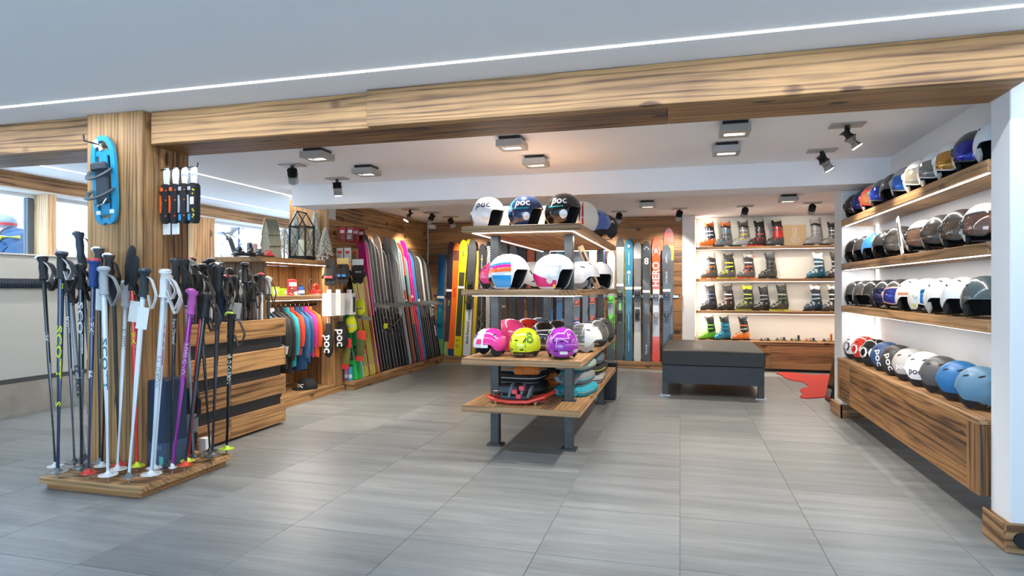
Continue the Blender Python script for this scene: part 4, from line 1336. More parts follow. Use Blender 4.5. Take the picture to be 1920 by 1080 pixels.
P_(283, 900, 310, 509, 'white pole with a white grip in front of the dark blue carton', GP, (.66, .70, .72), (.78, .79, .78), WHT, text='SALOMON', tcol=(.35, .38, .4), tsize=.03, tat=.52, r=.0115, strap=(.8, .8, .8), strap2=(.8, .8, .8), gstyle=1, bas_r=.055)
P_(298, 886, 319, 520, 'white pole with purple lettering beside the white-gripped one', GP, (.72, .74, .78), (.75, .75, .74), (.6, .65, .7), text='SCOTT', tcol=(.35, .03, .25), tsize=.06, tat=.66, r=.0105, gstyle=1, bands=((.43, .5, (.33, .02, .28)),), strap=(.8, .8, .8))
P_(311, 884, 325, 487, 'black and dark red pole with a black hooked grip', GP, BLK, (.02, .02, .02), (.04, .04, .04), bands=((.57, .74, (.33, .015, .04)),), text='Black Diamond', tsize=.02, tat=.66, strap=(.02, .02, .02), gstyle=2)
P_(336, 884, 364, 545, 'purple pole with a white end piece', GP, (.30, .01, .28), (.5, .1, .42), WHT, text='ROSSIGNOL', tcol=(.65, .35, .6), tsize=.03, tat=.62, r=.011, bands=((.50, .78, (.10, .01, .09)), (.80, .83, (.7, .6, .68))), bas_r=.022)
P_(350, 880, 387, 552, 'black and white patterned pole with a red basket', GP, BLK, BLK, (.8, .06, .02), bands=((.60, .66, RED), (.70, .72, WHT), (.75, .77, WHT), (.50, .53, WHT)), r=.010, strap=(.03, .03, .03), knob=(.02, .02, .02))
P_(363, 873, 382, 555, 'bright red pole with a yellow basket and patterned upper half', GP, (.68, .01, .03), BLK, (.7, .75, .05), bands=((.62, .86, (.05, .04, .04)), (.70, .72, (.4, .6, .05)), (.78, .79, WHT)), r=.0115, strap=(.03, .03, .03))
P_(392, 866, 412, 500, 'dark telescopic pole with a wide grey basket', GP, (.035, .035, .04), BLK, (.09, .09, .09), bands=((.52, .70, (.22, .23, .24)), (.505, .535, (.5, .04, .02))), r=.0105, strap=(.02, .02, .02), gstyle=2, bas_r=.052)
P_(378, 858, 372, 515, 'black telescopic pole behind the red one', GP, (.04, .04, .042), BLK, (.05, .05, .05), strap=(.03, .03, .03), bas_r=.045, gstyle=2)
P_(421, 852, 434, 588, 'short black pole with lime grip cap and lime basket at the corner of the plinth', GP, BLK, (.02, .025, .02), (.5, .75, .03), bands=((.52, .62, (.15, .16, .16)), (.62, .76, (.25, .36, .03))), text='VARIO CARBON', tcol=(.85, .9, .8), tsize=.024, tat=.62, strap=(.03, .04, .04), gstyle=2, knob=(.5, .74, .03), bas_r=.046, r=.011)
P_(326, 866, 345, 487, 'black pole with a grey shaft hanging its strap beside the pillar edge', GP, (.25, .26, .27), BLK, (.05, .05, .05), strap=(.02, .02, .02), gstyle=2, r=.009)

P_(166, 862, 157, 436, 'tall dark blue walking pole half hidden behind the pillar edge', GP, (.06, .10, .16), (.03, .05, .08), (.05, .05, .05), strap=(.05, .06, .08), gstyle=2)


def stand_apart(poles, boxes, bounds, steps=260):
    """every pole finds room of its own: baskets, shafts and grips keep clear of each other and of what stands between them"""
    home = [(p[0].copy(), p[1].copy()) for p in poles]
    lv = [.09, .11, .2, .35, .5, .7, .85, .92, .98, 1.04, 1.1, 1.16, 1.22, 1.28, 1.36, 1.42]

    def rad(p, z):
        top, kw = p[1].z, p[3]
        if z > top + .02: return None
        if z < p[0].z + .06: return (kw.get('bas_r', .042) if p[2][4] is not None else .012) + .003
        gl = .17 if kw.get('gstyle', 0) != 2 else .31
        return .038 if z > top - gl else .0165
    info = [[(z, rad(p, z)) for z in lv] for p in poles]
    for it in range(steps):
        for i in range(len(poles)):
            bi, ti = poles[i][0], poles[i][1]
            for j in range(i + 1, len(poles)):
                bj, tj = poles[j][0], poles[j][1]
                for k, z in enumerate(lv):
                    ri, rj = info[i][k][1], info[j][k][1]
                    if ri is None or rj is None: continue
                    fi, fj = (z - bi.z) / (ti.z - bi.z), (z - bj.z) / (tj.z - bj.z)
                    dx = bi.x + (ti.x - bi.x) * fi - bj.x - (tj.x - bj.x) * fj
                    dy = bi.y + (ti.y - bi.y) * fi - bj.y - (tj.y - bj.y) * fj
                    d = math.hypot(dx, dy)
                    need = ri + rj
                    if d < need:
                        if d < 1e-5: dx, dy, d = .01, .003, .0104
                        m = (need - d) / d * .5
                        for (bb, tt, f, sg) in ((bi, ti, fi, 1), (bj, tj, fj, -1)):
                            w = f * f + (1 - f) * (1 - f)
                            bb.x += sg * dx * m * (1 - f) / w; bb.y += sg * dy * m * (1 - f) / w
                            tt.x += sg * dx * m * f / w; tt.y += sg * dy * m * f / w
        for i, p in enumerate(poles):
            b, t = p[0], p[1]
            if it < steps * .6:
                t.x += (home[i][1].x - t.x) * .03; t.y += (home[i][1].y - t.y) * .015
                b.x += (home[i][0].x - b.x) * .03; b.y += (home[i][0].y - b.y) * .015
            for k, z in enumerate(lv):
                r = info[i][k][1]
                if r is None: continue
                f = (z - b.z) / (t.z - b.z)
                x, y = b.x + (t.x - b.x) * f, b.y + (t.y - b.y) * f
                for x0, x1, y0, y1, z1, sides in boxes:
                    if z > z1 + .02: continue
                    o_ = {'-x': x - (x0 - r), '+x': (x1 + r) - x, '-y': y - (y0 - r), '+y': (y1 + r) - y}
                    if min(o_.values()) <= 0: continue
                    sd = min(sides, key=lambda q: o_[q])
                    w = f * f + (1 - f) * (1 - f)
                    e = o_[sd] * (1 if sd[0] == '+' else -1)
                    for q, c in ((b, (1 - f) / w), (t, f / w)):
                        if sd[1] == 'x': q.x += e * c
                        else: q.y += e * c
            b.x = min(bounds[1], max(bounds[0], b.x)); b.y = min(bounds[3], max(bounds[2], b.y))


stand_apart(FRONT, [(-3.476, -3.065, 2.988, 3.356, 3, ('-x', '+x', '-y')), (-3.062, -2.934, 3.028, 3.203, .6, ('+x', '-y')), (-3.06, -2.925, 3.20, 3.35, .53, ('+x',)),
                    (-3.0, -2.942, 3.36, 3.43, .2, ('+x',)), (-3.05, -2.74, 3.08, 3.17, 3.0 if False else -1, ('-y',))], (-3.498, -2.802, 2.728, 3.412))
FP = [pole(b, t, *a, **kw) for b, t, a, kw in FRONT]

# bulky black hand straps clipped to the red pole and the leaning white one
for root, ub, vb, ut, vt, h, c in ((FP[RP], 238, 886, 240, 500, .15, (.015, .015, .017)),):
    tv = FRONT[RP][1] - FRONT[RP][0]
    for dx, dz, rx, rz_ in ((.0, .02, .034, .10), (.03, -.03, .026, .09), (-.022, -.06, .016, .05)):
        MB().loft([[tv + Vector((dx + rx * k * math.cos(2 * math.pi * q / 12) + .012 * z, -.012 + rx * .55 * k * math.sin(2 * math.pi * q / 12), dz + rz_ * z)) for q in range(12)] for z, k in ((-1, .3), (-.8, .8), (-.2, 1.0), (.4, .9), (.8, .75), (1, .3))]).build('hand_strap', cloth(c), root, 60)

# poles in the slatted bin: crowded, look-alike
GB = 'ski poles packed in the slatted bin'
rr = random.Random(11)
LB = {'pink': 'pole with a pink and white grip in the slatted bin', 'black': 'black-gripped pole packed in the slatted bin', 'white': 'pole with a pale grey grip in the slatted bin',
      'blue': 'pole with a blue grip in the slatted bin', 'red': 'pole with a red-capped grip in the slatted bin'}
spots = []
for i in range(6):
    for j in range(10):
        spots.append((-3.93 + i * .124 + rr.uniform(-.004, .004), 3.50 + j * .104 + (i % 2) * .0 + rr.uniform(-.006, .006)))
for i, (x, y) in enumerate(spots):
    zt = rr.uniform(1.14, 1.38) if y < 4.2 else rr.uniform(1.14, 1.32)
    kind = 'black'
    q = rr.random()
    if x < -3.55 and y < 3.85 and q < .6: kind = 'pink'
    elif q < .10: kind = 'blue'
    elif q < .16: kind = 'red'
    elif q < .38: kind = 'white'
    g_ = {'pink': (.62, .30, .42), 'black': (.02, .02, .022), 'white': (.45, .46, .47), 'blue': (.03, .09, .35), 'red': (.05, .04, .04)}[kind]
    sh_ = rr.choice([(.02, .02, .022), (.05, .05, .06), (.03, .03, .035), (.35, .36, .38), (.75, .75, .74), (.08, .07, .10)])
    lean = (.012 + rr.uniform(-.008, .008), rr.uniform(-.010, .010))
    sc_ = rr.choice([((.02, .02, .02), 'black'), ((.03, .03, .03), 'black'), ((.55, .55, .55), 'pale'), ((.25, .25, .25), 'grey')])
    nm_ = 'white' if sh_[0] > .6 else 'silver' if sh_[0] > .3 else 'dark'
    pole((x, y + .06, .101), (x + lean[0], y + .06 + lean[1], zt), '%s, %s shaft and %s strap' % (LB[kind], nm_, sc_[1]), GB, sh_, g_, None, r=.009, slim=True, strap=sc_[0],
         gstyle=rr.choice([0, 0, 1, 2]), knob={'pink': (.8, .72, .76), 'red': (.6, .04, .06)}.get(kind), tag_card=(.78, .77, .74) if rr.random() < .18 else None,
         bands=((.55, .6, (.6, .6, .6)),) if rr.random() < .4 else ())

# ================================================================== SKIS
M_EDGE = mat('ski_edge', (.55, .55, .56), .3, .8)


def ski_mesh(L_, W_, bands, camber=.05, tip_w=1.0, waist=.74, thick=.014, slab=False):
    """upright ski: tail at z=0, top sheet looks to -Y; bands: [(z fraction upper limit, material index)]"""
    ts = [0, .006, .02, .05, .10] + [b[0] for b in bands[:-1]] + [.2, .3, .4, .5, .6, .7, .8, .86, .9, .93, .955, .975, .988, .996, 1.0]
    ts = sorted(set(round(t, 4) for t in ts))
    rings, mis = [], []
    for t in ts:
        w = waist + (.92 - waist) * max(0, (.45 - t) / .45) ** 1.4 + (tip_w - waist) * max(0, (t - .45) / .45) ** 1.4 if t < .9 else tip_w
        if t > .925:
            q = (t - .925) / .075
            w *= math.sqrt(max(.0, 1 - q * q)) * .98 + .02
        if t < .02: w *= .80 + .20 * (t / .02)
        y = -camber * max(0, (t - .86) / .14) ** 1.7 - .006 * (1 - t)
        h = thick * (1 - .55 * max(0, (t - .75) / .25)) * (.6 + .4 * min(1, t / .1))
        x = w * W_ / 2
        z = t * L_
        rings.append([(-x, y, z), (-x * .93, y - h, z), (x * .93, y - h, z), (x, y, z)])
        mi = next((m for lim, m in bands if t < lim - 1e-6), bands[-1][1])
        mis.append(mi)
    b = MB()
    b.loft(rings, mis=mis)
    # sidewalls and base get the edge colour
    return b


def binding(parent, L_, W_, col, t=.42, y0=-.016, acc=None, k=1.0):
    q = lambda d: y0 - d * k
    z = L_ * t
    toe, heel = MB(), MB()
    toe.box(-W_ * .30, W_ * .30, q(.020), y0, z + .10, z + .20, .004).box(-W_ * .26, W_ * .26, q(.052), q(.018), z + .13, z + .185, .010).box(-W_ * .40, W_ * .40, q(.045), q(.022), z + .10, z + .118, .005)
    heel.box(-W_ * .28, W_ * .28, q(.018), y0, z - .22, z - .06, .004).box(-W_ * .24, W_ * .24, q(.070), q(.016), z - .14, z - .09, .012).box(-W_ * .10, W_ * .10, q(.085), q(.03), z - .20, z - .12, .008)
    toe.build('binding_toe', gloss(col, .35), parent)
    heel.build('binding_heel', gloss(acc or col, .35), parent)
    for s_ in (-1, 1):
        MB().tube([(s_ * W_ * .42, y0 + .004, z - .12), (s_ * W_ * .56, y0 - .012, z - .02), (s_ * W_ * .56, y0 - .014, z + .03)], .004, 6).build('brake', M_STEEL, parent)


def ski(loc, rot, L_, W_, cols, bands, label, group, bind=None, bacc=None, bt=.42, tagz=None, texts=(), camber=.05, waist=.74, stripes=(), name='ski', deco=(), bk=1.0):
    mats_ = [gloss(c, .28, .5) for c in cols]
    o = ski_mesh(L_, W_, bands, camber, waist=waist).build(name, mats_, None, 35, loc, rot)
    tag(o, label, 'ski', group)
    for s_ in (-1, 1):
        ed = MB()
        pts = []
        for t in (.015, .1, .25, .4, .55, .7, .82, .9, .94):
            w = waist + (.92 - waist) * max(0, (.45 - t) / .45) ** 1.4 + (1 - waist) * max(0, (t - .45) / .45) ** 1.4 if t < .9 else 1
            if t > .925: w *= .98
            pts.append((s_ * (w * W_ / 2 + .0006), -camber * max(0, (t - .86) / .14) ** 1.7 - .006 * (1 - t) - .001, t * L_))
        ed.tube(pts, .0022, 4)
        ed.build('steel_edge', M_EDGE, o)
    if bind is not None: binding(o, L_, W_, bind, bt, acc=bacc, k=bk)
    if tagz is not None:
        MB().box(-W_ * .42, W_ * .42, -.0235, -.002, L_ * tagz, L_ * tagz + .035, .001).build('price_tag', M_PAPER, o)
    for (t0, t1, x0, x1, c) in stripes:
        MB().box(x0 * W_, x1 * W_, -.0225, -.0125, L_ * t0, L_ * t1).build('stripe', gloss(c, .3), o)
    for (s, c, size, tz, vert) in texts:
        yb = lambda z_: -camber * max(0, (z_ / L_ - .86) / .14) ** 1.7 - .024
        if vert:
            fn = lambda x, y: (-y, yb(L_ * tz + x), L_ * tz + x)
        else:
            fn = lambda x, y: (x, yb(L_ * tz + y), L_ * tz + y)
        lettering(s, fn, flat(c, .5), o, size, .015)
    for fn in deco: fn(o, L_, W_)
    return o


BACK = []


def pair_back(u, vt, cols, bands, label, lean=0.0, W_=.118, vb=671, Y=None, **kw):
    """one upright ski on the rear plinth; neighbours stand in alternate layers"""
    if Y is None: Y = (9.02, 9.055)[len(BACK) % 2]
    bx = wy(u, vb, 9.035)
    L_ = wy(u, vt, 9.035).z - .101
    BACK.append((bx.x + math.tan(R(lean)) * .92, W_))
    kw.setdefault('camber', .028)
    return ski((bx.x, Y, .1008 + math.sin(R(abs(lean))) * W_ * .37 + .0004), (R(-1.7), R(lean), 0), L_, W_, cols, bands, label, 'upright skis on the rear wall', **kw)


G = (.12, .125, .13); DK = (.018, .018, .02)
oneb = lambda *lims: [(l, i) for i, l in enumerate(lims)] + [(1.01, len(lims))]
pair_back(824, 476, [(.10, .32, .08), (.01, .13, .20), (.012, .09, .22)], oneb(.16, .45), 'short petrol blue ski with green tail next to the planked corner', W_=.14, tagz=.56, lean=1.5, texts=(('QST', (.1, .4, .3), .05, .45, 1),))
pair_back(838, 453, [(.30, .36, .12), (.05, .045, .06), (.022, .02, .026)], oneb(.12, .5), 'dark plum ski with a green-grey tail beside the petrol blue one', W_=.13, tagz=.56, lean=1.8, texts=(('TOX', (.35, .6, .1), .04, .46, 1),))
pair_back(847, 455, [(.02, .05, .14), (.85, .13, .015), (.85, .13, .015), (.10, .03, .02), (.88, .16, .02)], oneb(.06, .5, .84, .93), 'bright orange ski leaning against the plum one', W_=.13, lean=2.9, texts=(('ECHO', (.35, .04, .01), .05, .56, 1),))
pair_back(860, 450, [(.72, .62, .01), (.05, .05, .03), (.72, .62, .01)], oneb(.17, .72), 'yellow ski with a black middle and yellow tip', W_=.135, lean=2.9, Y=8.985, stripes=((.17, .72, .33, .42, (.72, .62, .01)), (.17, .72, -.42, -.33, (.72, .62, .01))), tagz=.58,
          texts=(('BG', (.25, .22, .02), .055, .135, 0), ('85', (.25, .22, .02), .07, .085, 0), ('S', (.05, .05, .02), .08, .88, 0)))
pair_back(868, 447, [(.70, .62, .02), (.72, .62, .01)], oneb(.5), 'second yellow ski tucked behind the first', W_=.13, lean=2.7, Y=9.055)
pair_back(876, 449, [(.66, .67, .68), (.04, .04, .042), (.045, .047, .05)], oneb(.40, .6), 'dark ski with a long white lettered tail beside the yellow ones', W_=.135, lean=2.5, Y=9.02, bind=DK, bt=.52, texts=(('Black Diamond', (.03, .03, .03), .055, .20, 1),))
pair_back(886, 470, [(.55, .36, .03), (.62, .42, .06)], oneb(.5), 'narrow gold-edged ski between the dark and the cross-hatched one', W_=.08, lean=2.4, Y=9.056)
pair_back(899, 457, [DK, (.03, .03, .033), (.025, .025, .027)], oneb(.4, .7), 'black ski with fine white cross-hatching and a yellow dot', W_=.12, lean=1.5, Y=9.02, tagz=.57, stripes=((.60, .90, -.04, .03, (.7, .7, .7)), (.2, .55, .12, .15, (.5, .5, .5))), deco=(lambda o, L, W: [MB().box(-.001, .001, -.0235, -.02, -.10, .10).build('hatch_line', flat((.5, .5, .5)), o, loc=(x, 0, z), rot=(0, R(a), 0)) for x, z, a in ((-.01, L * .62, 30), (.01, L * .62, -30), (0, L * .35, 35), (.0, L * .32, -35), (.01, L * .25, 28), (-.01, L * .25, -28))],
                                                                                                                                                                                                                                                     lambda o, L, W: MB().ell((0, -.026, L * .86), (.016, .003, .016), 10, 5).build('dot', gloss((.8, .6, .05)), o)))


def checker(o, L, W):
    b = MB()
    n = int(L / .018)
    for i in range(n - 4):
        for j in range(4):
            if (i + j) % 2 == 0:
                x = (-.38 + j * .19) * W
                b.box(x, x + .19 * W, -.0232, -.012, .03 + i * .018, .048 + i * .018)
    q = b.build('checker_print', flat((.75, .75, .74)), o); q['kind'] = 'stuff'


pair_back(914, 452, [DK, DK], oneb(.5), 'narrow ski with a black and white checkered top sheet', W_=.085, Y=9.055, deco=(checker,))
# partly behind the display
behind = [(930, 455, [DK, (.30, .02, .03), (.18, .19, .20)], oneb(.3, .68), 'ski with grey tip and red middle just behind the steel leg', {}),
          (944, 455, [(.18, .02, .03), (.05, .05, .05), (.75, .22, .06), (.20, .21, .23)], oneb(.2, .62, .78), 'orange and slate patterned ski seen through the display', {}),
          (961, 455, [DK, (.04, .04, .045), (.25, .26, .27)], oneb(.3, .7), 'grey ski with an orange emblem seen through the display', dict(texts=(('A', (.8, .15, .03), .09, .82, 0),))),
          (977, 456, [DK, (.05, .03, .05), (.035, .035, .05)], oneb(.3, .7), 'dark ski with a red three-pointed star seen through the display', dict(texts=(('Y', (.75, .06, .02), .10, .82, 0),))),
          (994, 460, [(.06, .04, .07), (.05, .04, .06), (.85, .16, .03)], oneb(.35, .62), 'ski with an orange upper half seen through the display', dict(texts=(('4', WHT, .08, .72, 0),))),
          (1012, 462, [(.10, .02, .03), DK, (.3, .31, .32)], oneb(.3, .7), 'grey ski with dark middle beside the orange one', {}),
          (1031, 465, [(.02, .12, .32), (.05, .05, .06), (.10, .10, .11)], oneb(.45, .7), 'ski with vertical white lettering and blue tail', dict(texts=(('RACE', WHT, .06, .74, 1),))),
          (1049, 462, [(.02, .14, .35), (.04, .05, .06), (.03, .32, .50)], oneb(.5, .66), 'turquoise tipped ski seen through the display', {}),
          (1066, 470, [(.05, .45, .06), (.04, .05, .04), (.2, .2, .21)], oneb(.45, .62), 'ski with bright green tail behind the display', dict(bind=(.08, .45, .05))),
          (1082, 470, [(.04, .04, .04), (.06, .06, .06), (.15, .15, .16)], oneb(.4, .7), 'black ski with orange binding behind the display', dict(bind=(.5, .08, .02))),
          (1097, 465, [(.10, .05, .03), (.10, .05, .03), (.12, .12, .13)], oneb(.4, .64), 'brown-tailed ski behind the leaning wooden stick', {}),
          (1111, 458, [(.6, .1, .02), (.06, .06, .06), (.45, .44, .42)], oneb(.35, .62), 'grey ski with orange block lettering', dict(texts=(('STAR', (.75, .12, .02), .075, .76, 1),), bind=(.5, .08, .02))),
          (1126, 455, [(.02, .06, .25), (.03, .03, .04), (.02, .08, .35)], oneb(.3, .6), 'blue ski beside the orange lettered one', {})]
for u, vt, c, b, lb, kw in behind: pair_back(u, vt, c, b, lb, **kw)
pair_back(1146, 470, [(.05, .06, .05), (.25, .27, .27), (.42, .43, .44)], oneb(.4, .66), 'short silver grey ski with green bindings', bind=(.12, .55, .05), bt=.46, Y=8.985, stripes=((.1, .6, .40, .47, (.12, .5, .05)),))
pair_back(1162, 444, [(.05, .055, .055), (.06, .065, .06), (.22, .23, .23), (.03, .03, .03)], oneb(.36, .62, .92), 'black and grey ski with a bright green inlay', tagz=.60, stripes=((.30, .56, -.12, .12, (.18, .60, .06)), (.05, .9, .42, .47, (.12, .5, .05))), bind=DK, bt=.44, texts=(('lll', WHT, .03, .86, 1),))
pair_back(1179, 446, [(.015, .10, .17), (.012, .12, .20), (.012, .12, .20)], oneb(.3, .6), 'deep blue ski with a pale diamond and thin centre lines', tagz=.58, stripes=((.08, .18, -.03, .03, (.3, .5, .6)), (.24, .38, -.03, .03, (.3, .5, .6)), (.62, .70, -.03, .03, (.4, .55, .62)), (.78, .88, -.03, .03, (.4, .55, .62))),
          deco=(lambda o, L, W: MB().box(-.020, .020, -.0236, -.02, -.020, .020).build('diamond', flat((.35, .55, .62)), o, loc=(0, 0, L * .72), rot=(0, R(45), 0)), lambda o, L, W: MB().prism([(-.016, .018), (.016, .018), (.016, 0), (0, -.02), (-.016, 0)], 'Y', -.031, -.022).build('shield', flat((.65, .7, .72)), o, loc=(0, -.0, L * .93))))
pair_back(1195, 453, [(.55, .55, .52), (.40, .40, .40), (.10, .095, .095), (.35, .35, .35)], oneb(.24, .45, .86), 'silver ski with black binding and brown-grey upper half', tagz=.60, bind=DK, bt=.47)
pair_back(1212, 452, [(.05, .052, .055), (.045, .047, .05)], oneb(.5), 'charcoal ski with a white crossed loop emblem and script tail', tagz=.57, texts=(('8', WHT, .13, .83, 0), ('This is my', WHT, .035, .10, 1)), deco=(lambda o, L, W: MB().tube([(-.035, -.027, L * .93), (0, -.032, L * .955), (.035, -.027, L * .93)], .004, 5).build('arc', flat(WHT), o),))
pair_back(1230, 444, [(.78, .06, .015), (.55, .55, .55), (.72, .72, .71), (.80, .09, .02)], oneb(.20, .30, .58), 'red and white race ski with bold white lettering and a circled letter', texts=(('HERO', WHT, .135, .70, 1), ('R', WHT, .085, .885, 0)), bind=(.12, .12, .13), bt=.43, bacc=(.35, .35, .36), W_=.122,
          deco=(lambda o, L, W: [MB().tube([(.053 * math.cos(R(a)) * s_, -.022 - .028 * max(0, (L * .885 + .085 * math.sin(R(a))) / L / .14 - .86 / .14) ** 1.7, L * .885 + .085 * math.sin(R(a))) for a in range(-45, 46, 15)], .003, 5).build('ring', flat(WHT), o) for s_ in (-1, 1)],))
pair_back(1254, 427, [(.05, .055, .06), (.08, .085, .09), (.72, .55, .04), (.80, .08, .02)], oneb(.5, .76, .87), 'tall ski with red tip and yellow band behind the slate one', W_=.145, Y=9.056)
pair_back(1250, 459, [(.022, .024, .03), (.04, .043, .05), (.07, .078, .09)], oneb(.3, .62), 'slate grey ski with white feather print in front of the red-tipped one', tagz=.60, bind=DK, bt=.47, Y=8.985, texts=(('WAYBACK', (.5, .55, .6), .035, .72, 1),), W_=.125, stripes=((.85, .90, -.1, -.06, (.5, .55, .6)), (.84, .92, .0, .04, (.5, .55, .6))))
rk = empty('ski_rack', (-1.7, 9.07, 1.02), 0, 'horizontal metal rail with short arms behind the upright skis', 'rack')
MB().box(-1.95, 1.68, .031, .044, -.018, .018, .002).build('rail', M_ALU, rk)
edge = -3.68
for x, w in sorted(BACK, key=lambda q: q[0] - q[1] * .46) + [(.2, .1)]:       # an arm in every free gap between the skis
    lo_ = x - w * .46
    if lo_ - edge > .014:
        MB().box((edge + lo_) / 2 + 1.7 - .004, (edge + lo_) / 2 + 1.7 + .004, -.10, .032, -.012, .012).build('arm', M_STEEL, rk)
    edge = max(edge, x + w * .46)

# ------------------------------------------------------------------ slanted skis on the planked wall
GS = 'slanted skis along the planked wall'


def wall_ski(Y, L_, cols, bands, label, group=GS, x=-3.565, lean=-8.3, yaw=8, W_=.115, **kw):
    return ski((x, Y, .1008 + math.sin(R(-lean)) * W_ * .37 + .0004), (0, R(lean), R(yaw)), L_, W_, cols, bands, label, group, **kw)


LS = (.62, .62, .62)
seq = [('pink', 1.60, [(.10, .02, .06), (.66, .02, .26)], oneb(.42), 'hot pink ski at the front end of the slanted row'),
       ('k', 1.60, [DK, (.28, .28, .29)], oneb(.45), None), ('k', 1.66, [DK, (.10, .10, .105)], oneb(.45), None), ('k', 1.62, [(.05, .05, .05), (.20, .20, .20)], oneb(.5), None),
       ('k', 1.55, [DK, (.16, .15, .15)], oneb(.4), None), ('k', 1.68, [(.06, .06, .06), (.30, .30, .31)], oneb(.5), None), ('k', 1.50, [DK, (.07, .07, .075)], oneb(.4), None),
       ('k', 1.52, [DK, (.05, .05, .055)], oneb(.4), None), ('k', 1.66, [DK, (.24, .25, .26)], oneb(.4), None),
       ('w', 1.50, [(.06, .06, .06), (.72, .73, .74)], oneb(.42), 'white ski in the middle of the slanted row beside the dark ones'),
       ('w', 1.42, [(.6, .6, .6), (.68, .68, .67)], oneb(.4), 'shorter white ski with a rounded tip next to the other white one'),
       ('t', 1.66, [(.05, .05, .05), (.50, .66, .70)], oneb(.45), 'pale ice blue ski in the slanted row'),
       ('t', 1.56, [(.6, .12, .05), (.45, .62, .66)], oneb(.62), 'shorter ice blue ski with orange lower half in the slanted row'),
       ('o', 1.62, [(.04, .03, .03), (.75, .12, .06)], oneb(.72), 'black ski with coral red tip in the slanted row'),
       ('o', 1.45, [(.02, .16, .17), (.75, .20, .06), (.20, .50, .50)], oneb(.35, .62), 'teal ski with orange flame pattern in the slanted row'),
       ('m', 1.66, [(.60, .03, .10), (.50, .015, .22)], oneb(.5), 'magenta ski with a tall tip in the slanted row'),
       ('m', 1.52, [(.66, .06, .12), (.58, .02, .25)], oneb(.5), 'raspberry ski with white lettering in the slanted row'),
       ('b', 1.50, [(.02, .22, .58), (.03, .25, .66)], oneb(.5), 'bright blue ski next to the raspberry one'),
       ('k', 1.56, [DK, (.05, .055, .06)], oneb(.4), None), ('k', 1.48, [DK, (.08, .08, .085)], oneb(.4), None), ('k', 1.46, [DK, (.07, .065, .06)], oneb(.4), None),
       ('w', 1.46, [(.04, .04, .04), (.66, .66, .65)], oneb(.55), 'white tipped ski towards the planked corner'),
       ('k', 1.50, [DK, (.05, .05, .05)], oneb(.4), None), ('k', 1.44, [DK, (.28, .28, .24)], oneb(.4), None), ('k', 1.40, [DK, (.04, .04, .045)], oneb(.4), None)]
rs = random.Random(5)
ORD = 'zeroth first second third fourth fifth sixth seventh eighth ninth tenth eleventh twelfth thirteenth fourteenth fifteenth sixteenth seventeenth eighteenth nineteenth twentieth twenty-first twenty-second twenty-third twenty-fourth'.split()
SLANT, plan = [], []
for i, (kd, L_, c, b, lb) in enumerate(seq):
    kw = dict(tagz=.52) if rs.random() < .4 else {}
    if kd == 'm' and L_ < 1.6: kw['texts'] = (('dc', WHT, .07, .78, 0),)
    if kd in 'kw' and rs.random() < .5: kw['bind'] = rs.choice([DK, (.05, .05, .05), (.55, .55, .53)]); kw['bt'] = .36; kw['bk'] = .52
    if kd == 'k': kw['stripes'] = ((.05, .86, -.47, -.42, (.6, .6, .6)),)
    plan.append(kw)
gaps = [.090 if 'bind' in kw else .070 for kw in plan[1:]]
sc_ = (8.90 - 6.97) / sum(gaps)
Y = 6.97
for i, (kd, L_, c, b, lb) in enumerate(seq):
    if i: Y += gaps[i - 1] * sc_
    SLANT.append(Y)
    wall_ski(Y, L_ * 1.04, c, b, lb or '%s black and grey ski behind the hot pink one in the slanted row' % ORD[i], camber=.036, **plan[i])
# striped racing skis in front, yellow and red edges
GX = 'narrow racing skis with coloured edges in front of the slanted row'
for k in range(11):
    e = (.72, .68, .04) if k not in (3, 8, 9) else (.55, .03, .03)
    o = wall_ski(6.565 + k * .034, 1.28 - .01 * (k % 3), [e, DK, DK], oneb(.10, .6), 'narrow black racing ski with %s edges, %s behind the green junior skis' % ('yellow' if e[1] > .5 else 'red', ORD[k + 1]), GX, x=-3.552, W_=.075, camber=.014, stripes=((.02, .93, .38, .455, e),))
for k in range(2):
    wall_ski(6.355 + k * .075, .80, [(.02, .50, .10), (.02, .45, .10), (.02, .30, .08)], oneb(.25, .6), ('bright green junior ski at the front corner of the plinth', 'second green junior ski just behind the first')[k], GS, x=-3.548 + k * .02, W_=.085, bind=(.04, .04, .05), bt=.55, bk=.45, camber=.03)
wall_ski(6.495, 1.0, [(.66, .68, .70), (.05, .07, .12), (.10, .11, .13)], oneb(.3, .6), 'small ski with a white tail beside the green junior skis', GS, x=-3.54, W_=.085, camber=.03)
rk = empty('ski_rack', (XS + .005, 7.6, .97), 0, 'row of flat grey metal arms holding the slanted skis', 'rack')
MB().box(0, .02, -1.2, 1.42, -.03, .03, .002).build('rail', M_STEEL, rk)
mids = [6.497] + [(SLANT[i] + SLANT[i + 1]) / 2 - .033 for i in (0, 4, 7, 11, 15, 19, 22)]
for k in range(8):
    y = mids[k] - 7.6
    z0 = -.12 if k == 0 else 0
    MB().prism([(0, -.025 + z0), (.38, -.085 + z0), (.41, -.062 + z0), (.39, -.045 + z0), (0, .025 + z0)], 'Y', y, y + .006).build('arm', mat('grey_metal_arm', (.30, .30, .29), .5, .5), rk, rot=(0, 0, R(0)))

# ================================================================== SKI BOOTS
def ring_el(cx, cz, rx, ry, n=16, tilt=0.0, p=2.4):
    """horizontal-ish superellipse ring around (cx, cz); tilt lifts the toe side"""
    out = []
    for k in range(n):
        t = 2 * math.pi * k / n
        c, s_ = math.cos(t), math.sin(t)
        x = rx * math.copysign(abs(c) ** (2 / p), c)
        y = ry * math.copysign(abs(s_) ** (2 / p), s_)
        out.append((cx + x, y, cz - x * tilt))
    return out


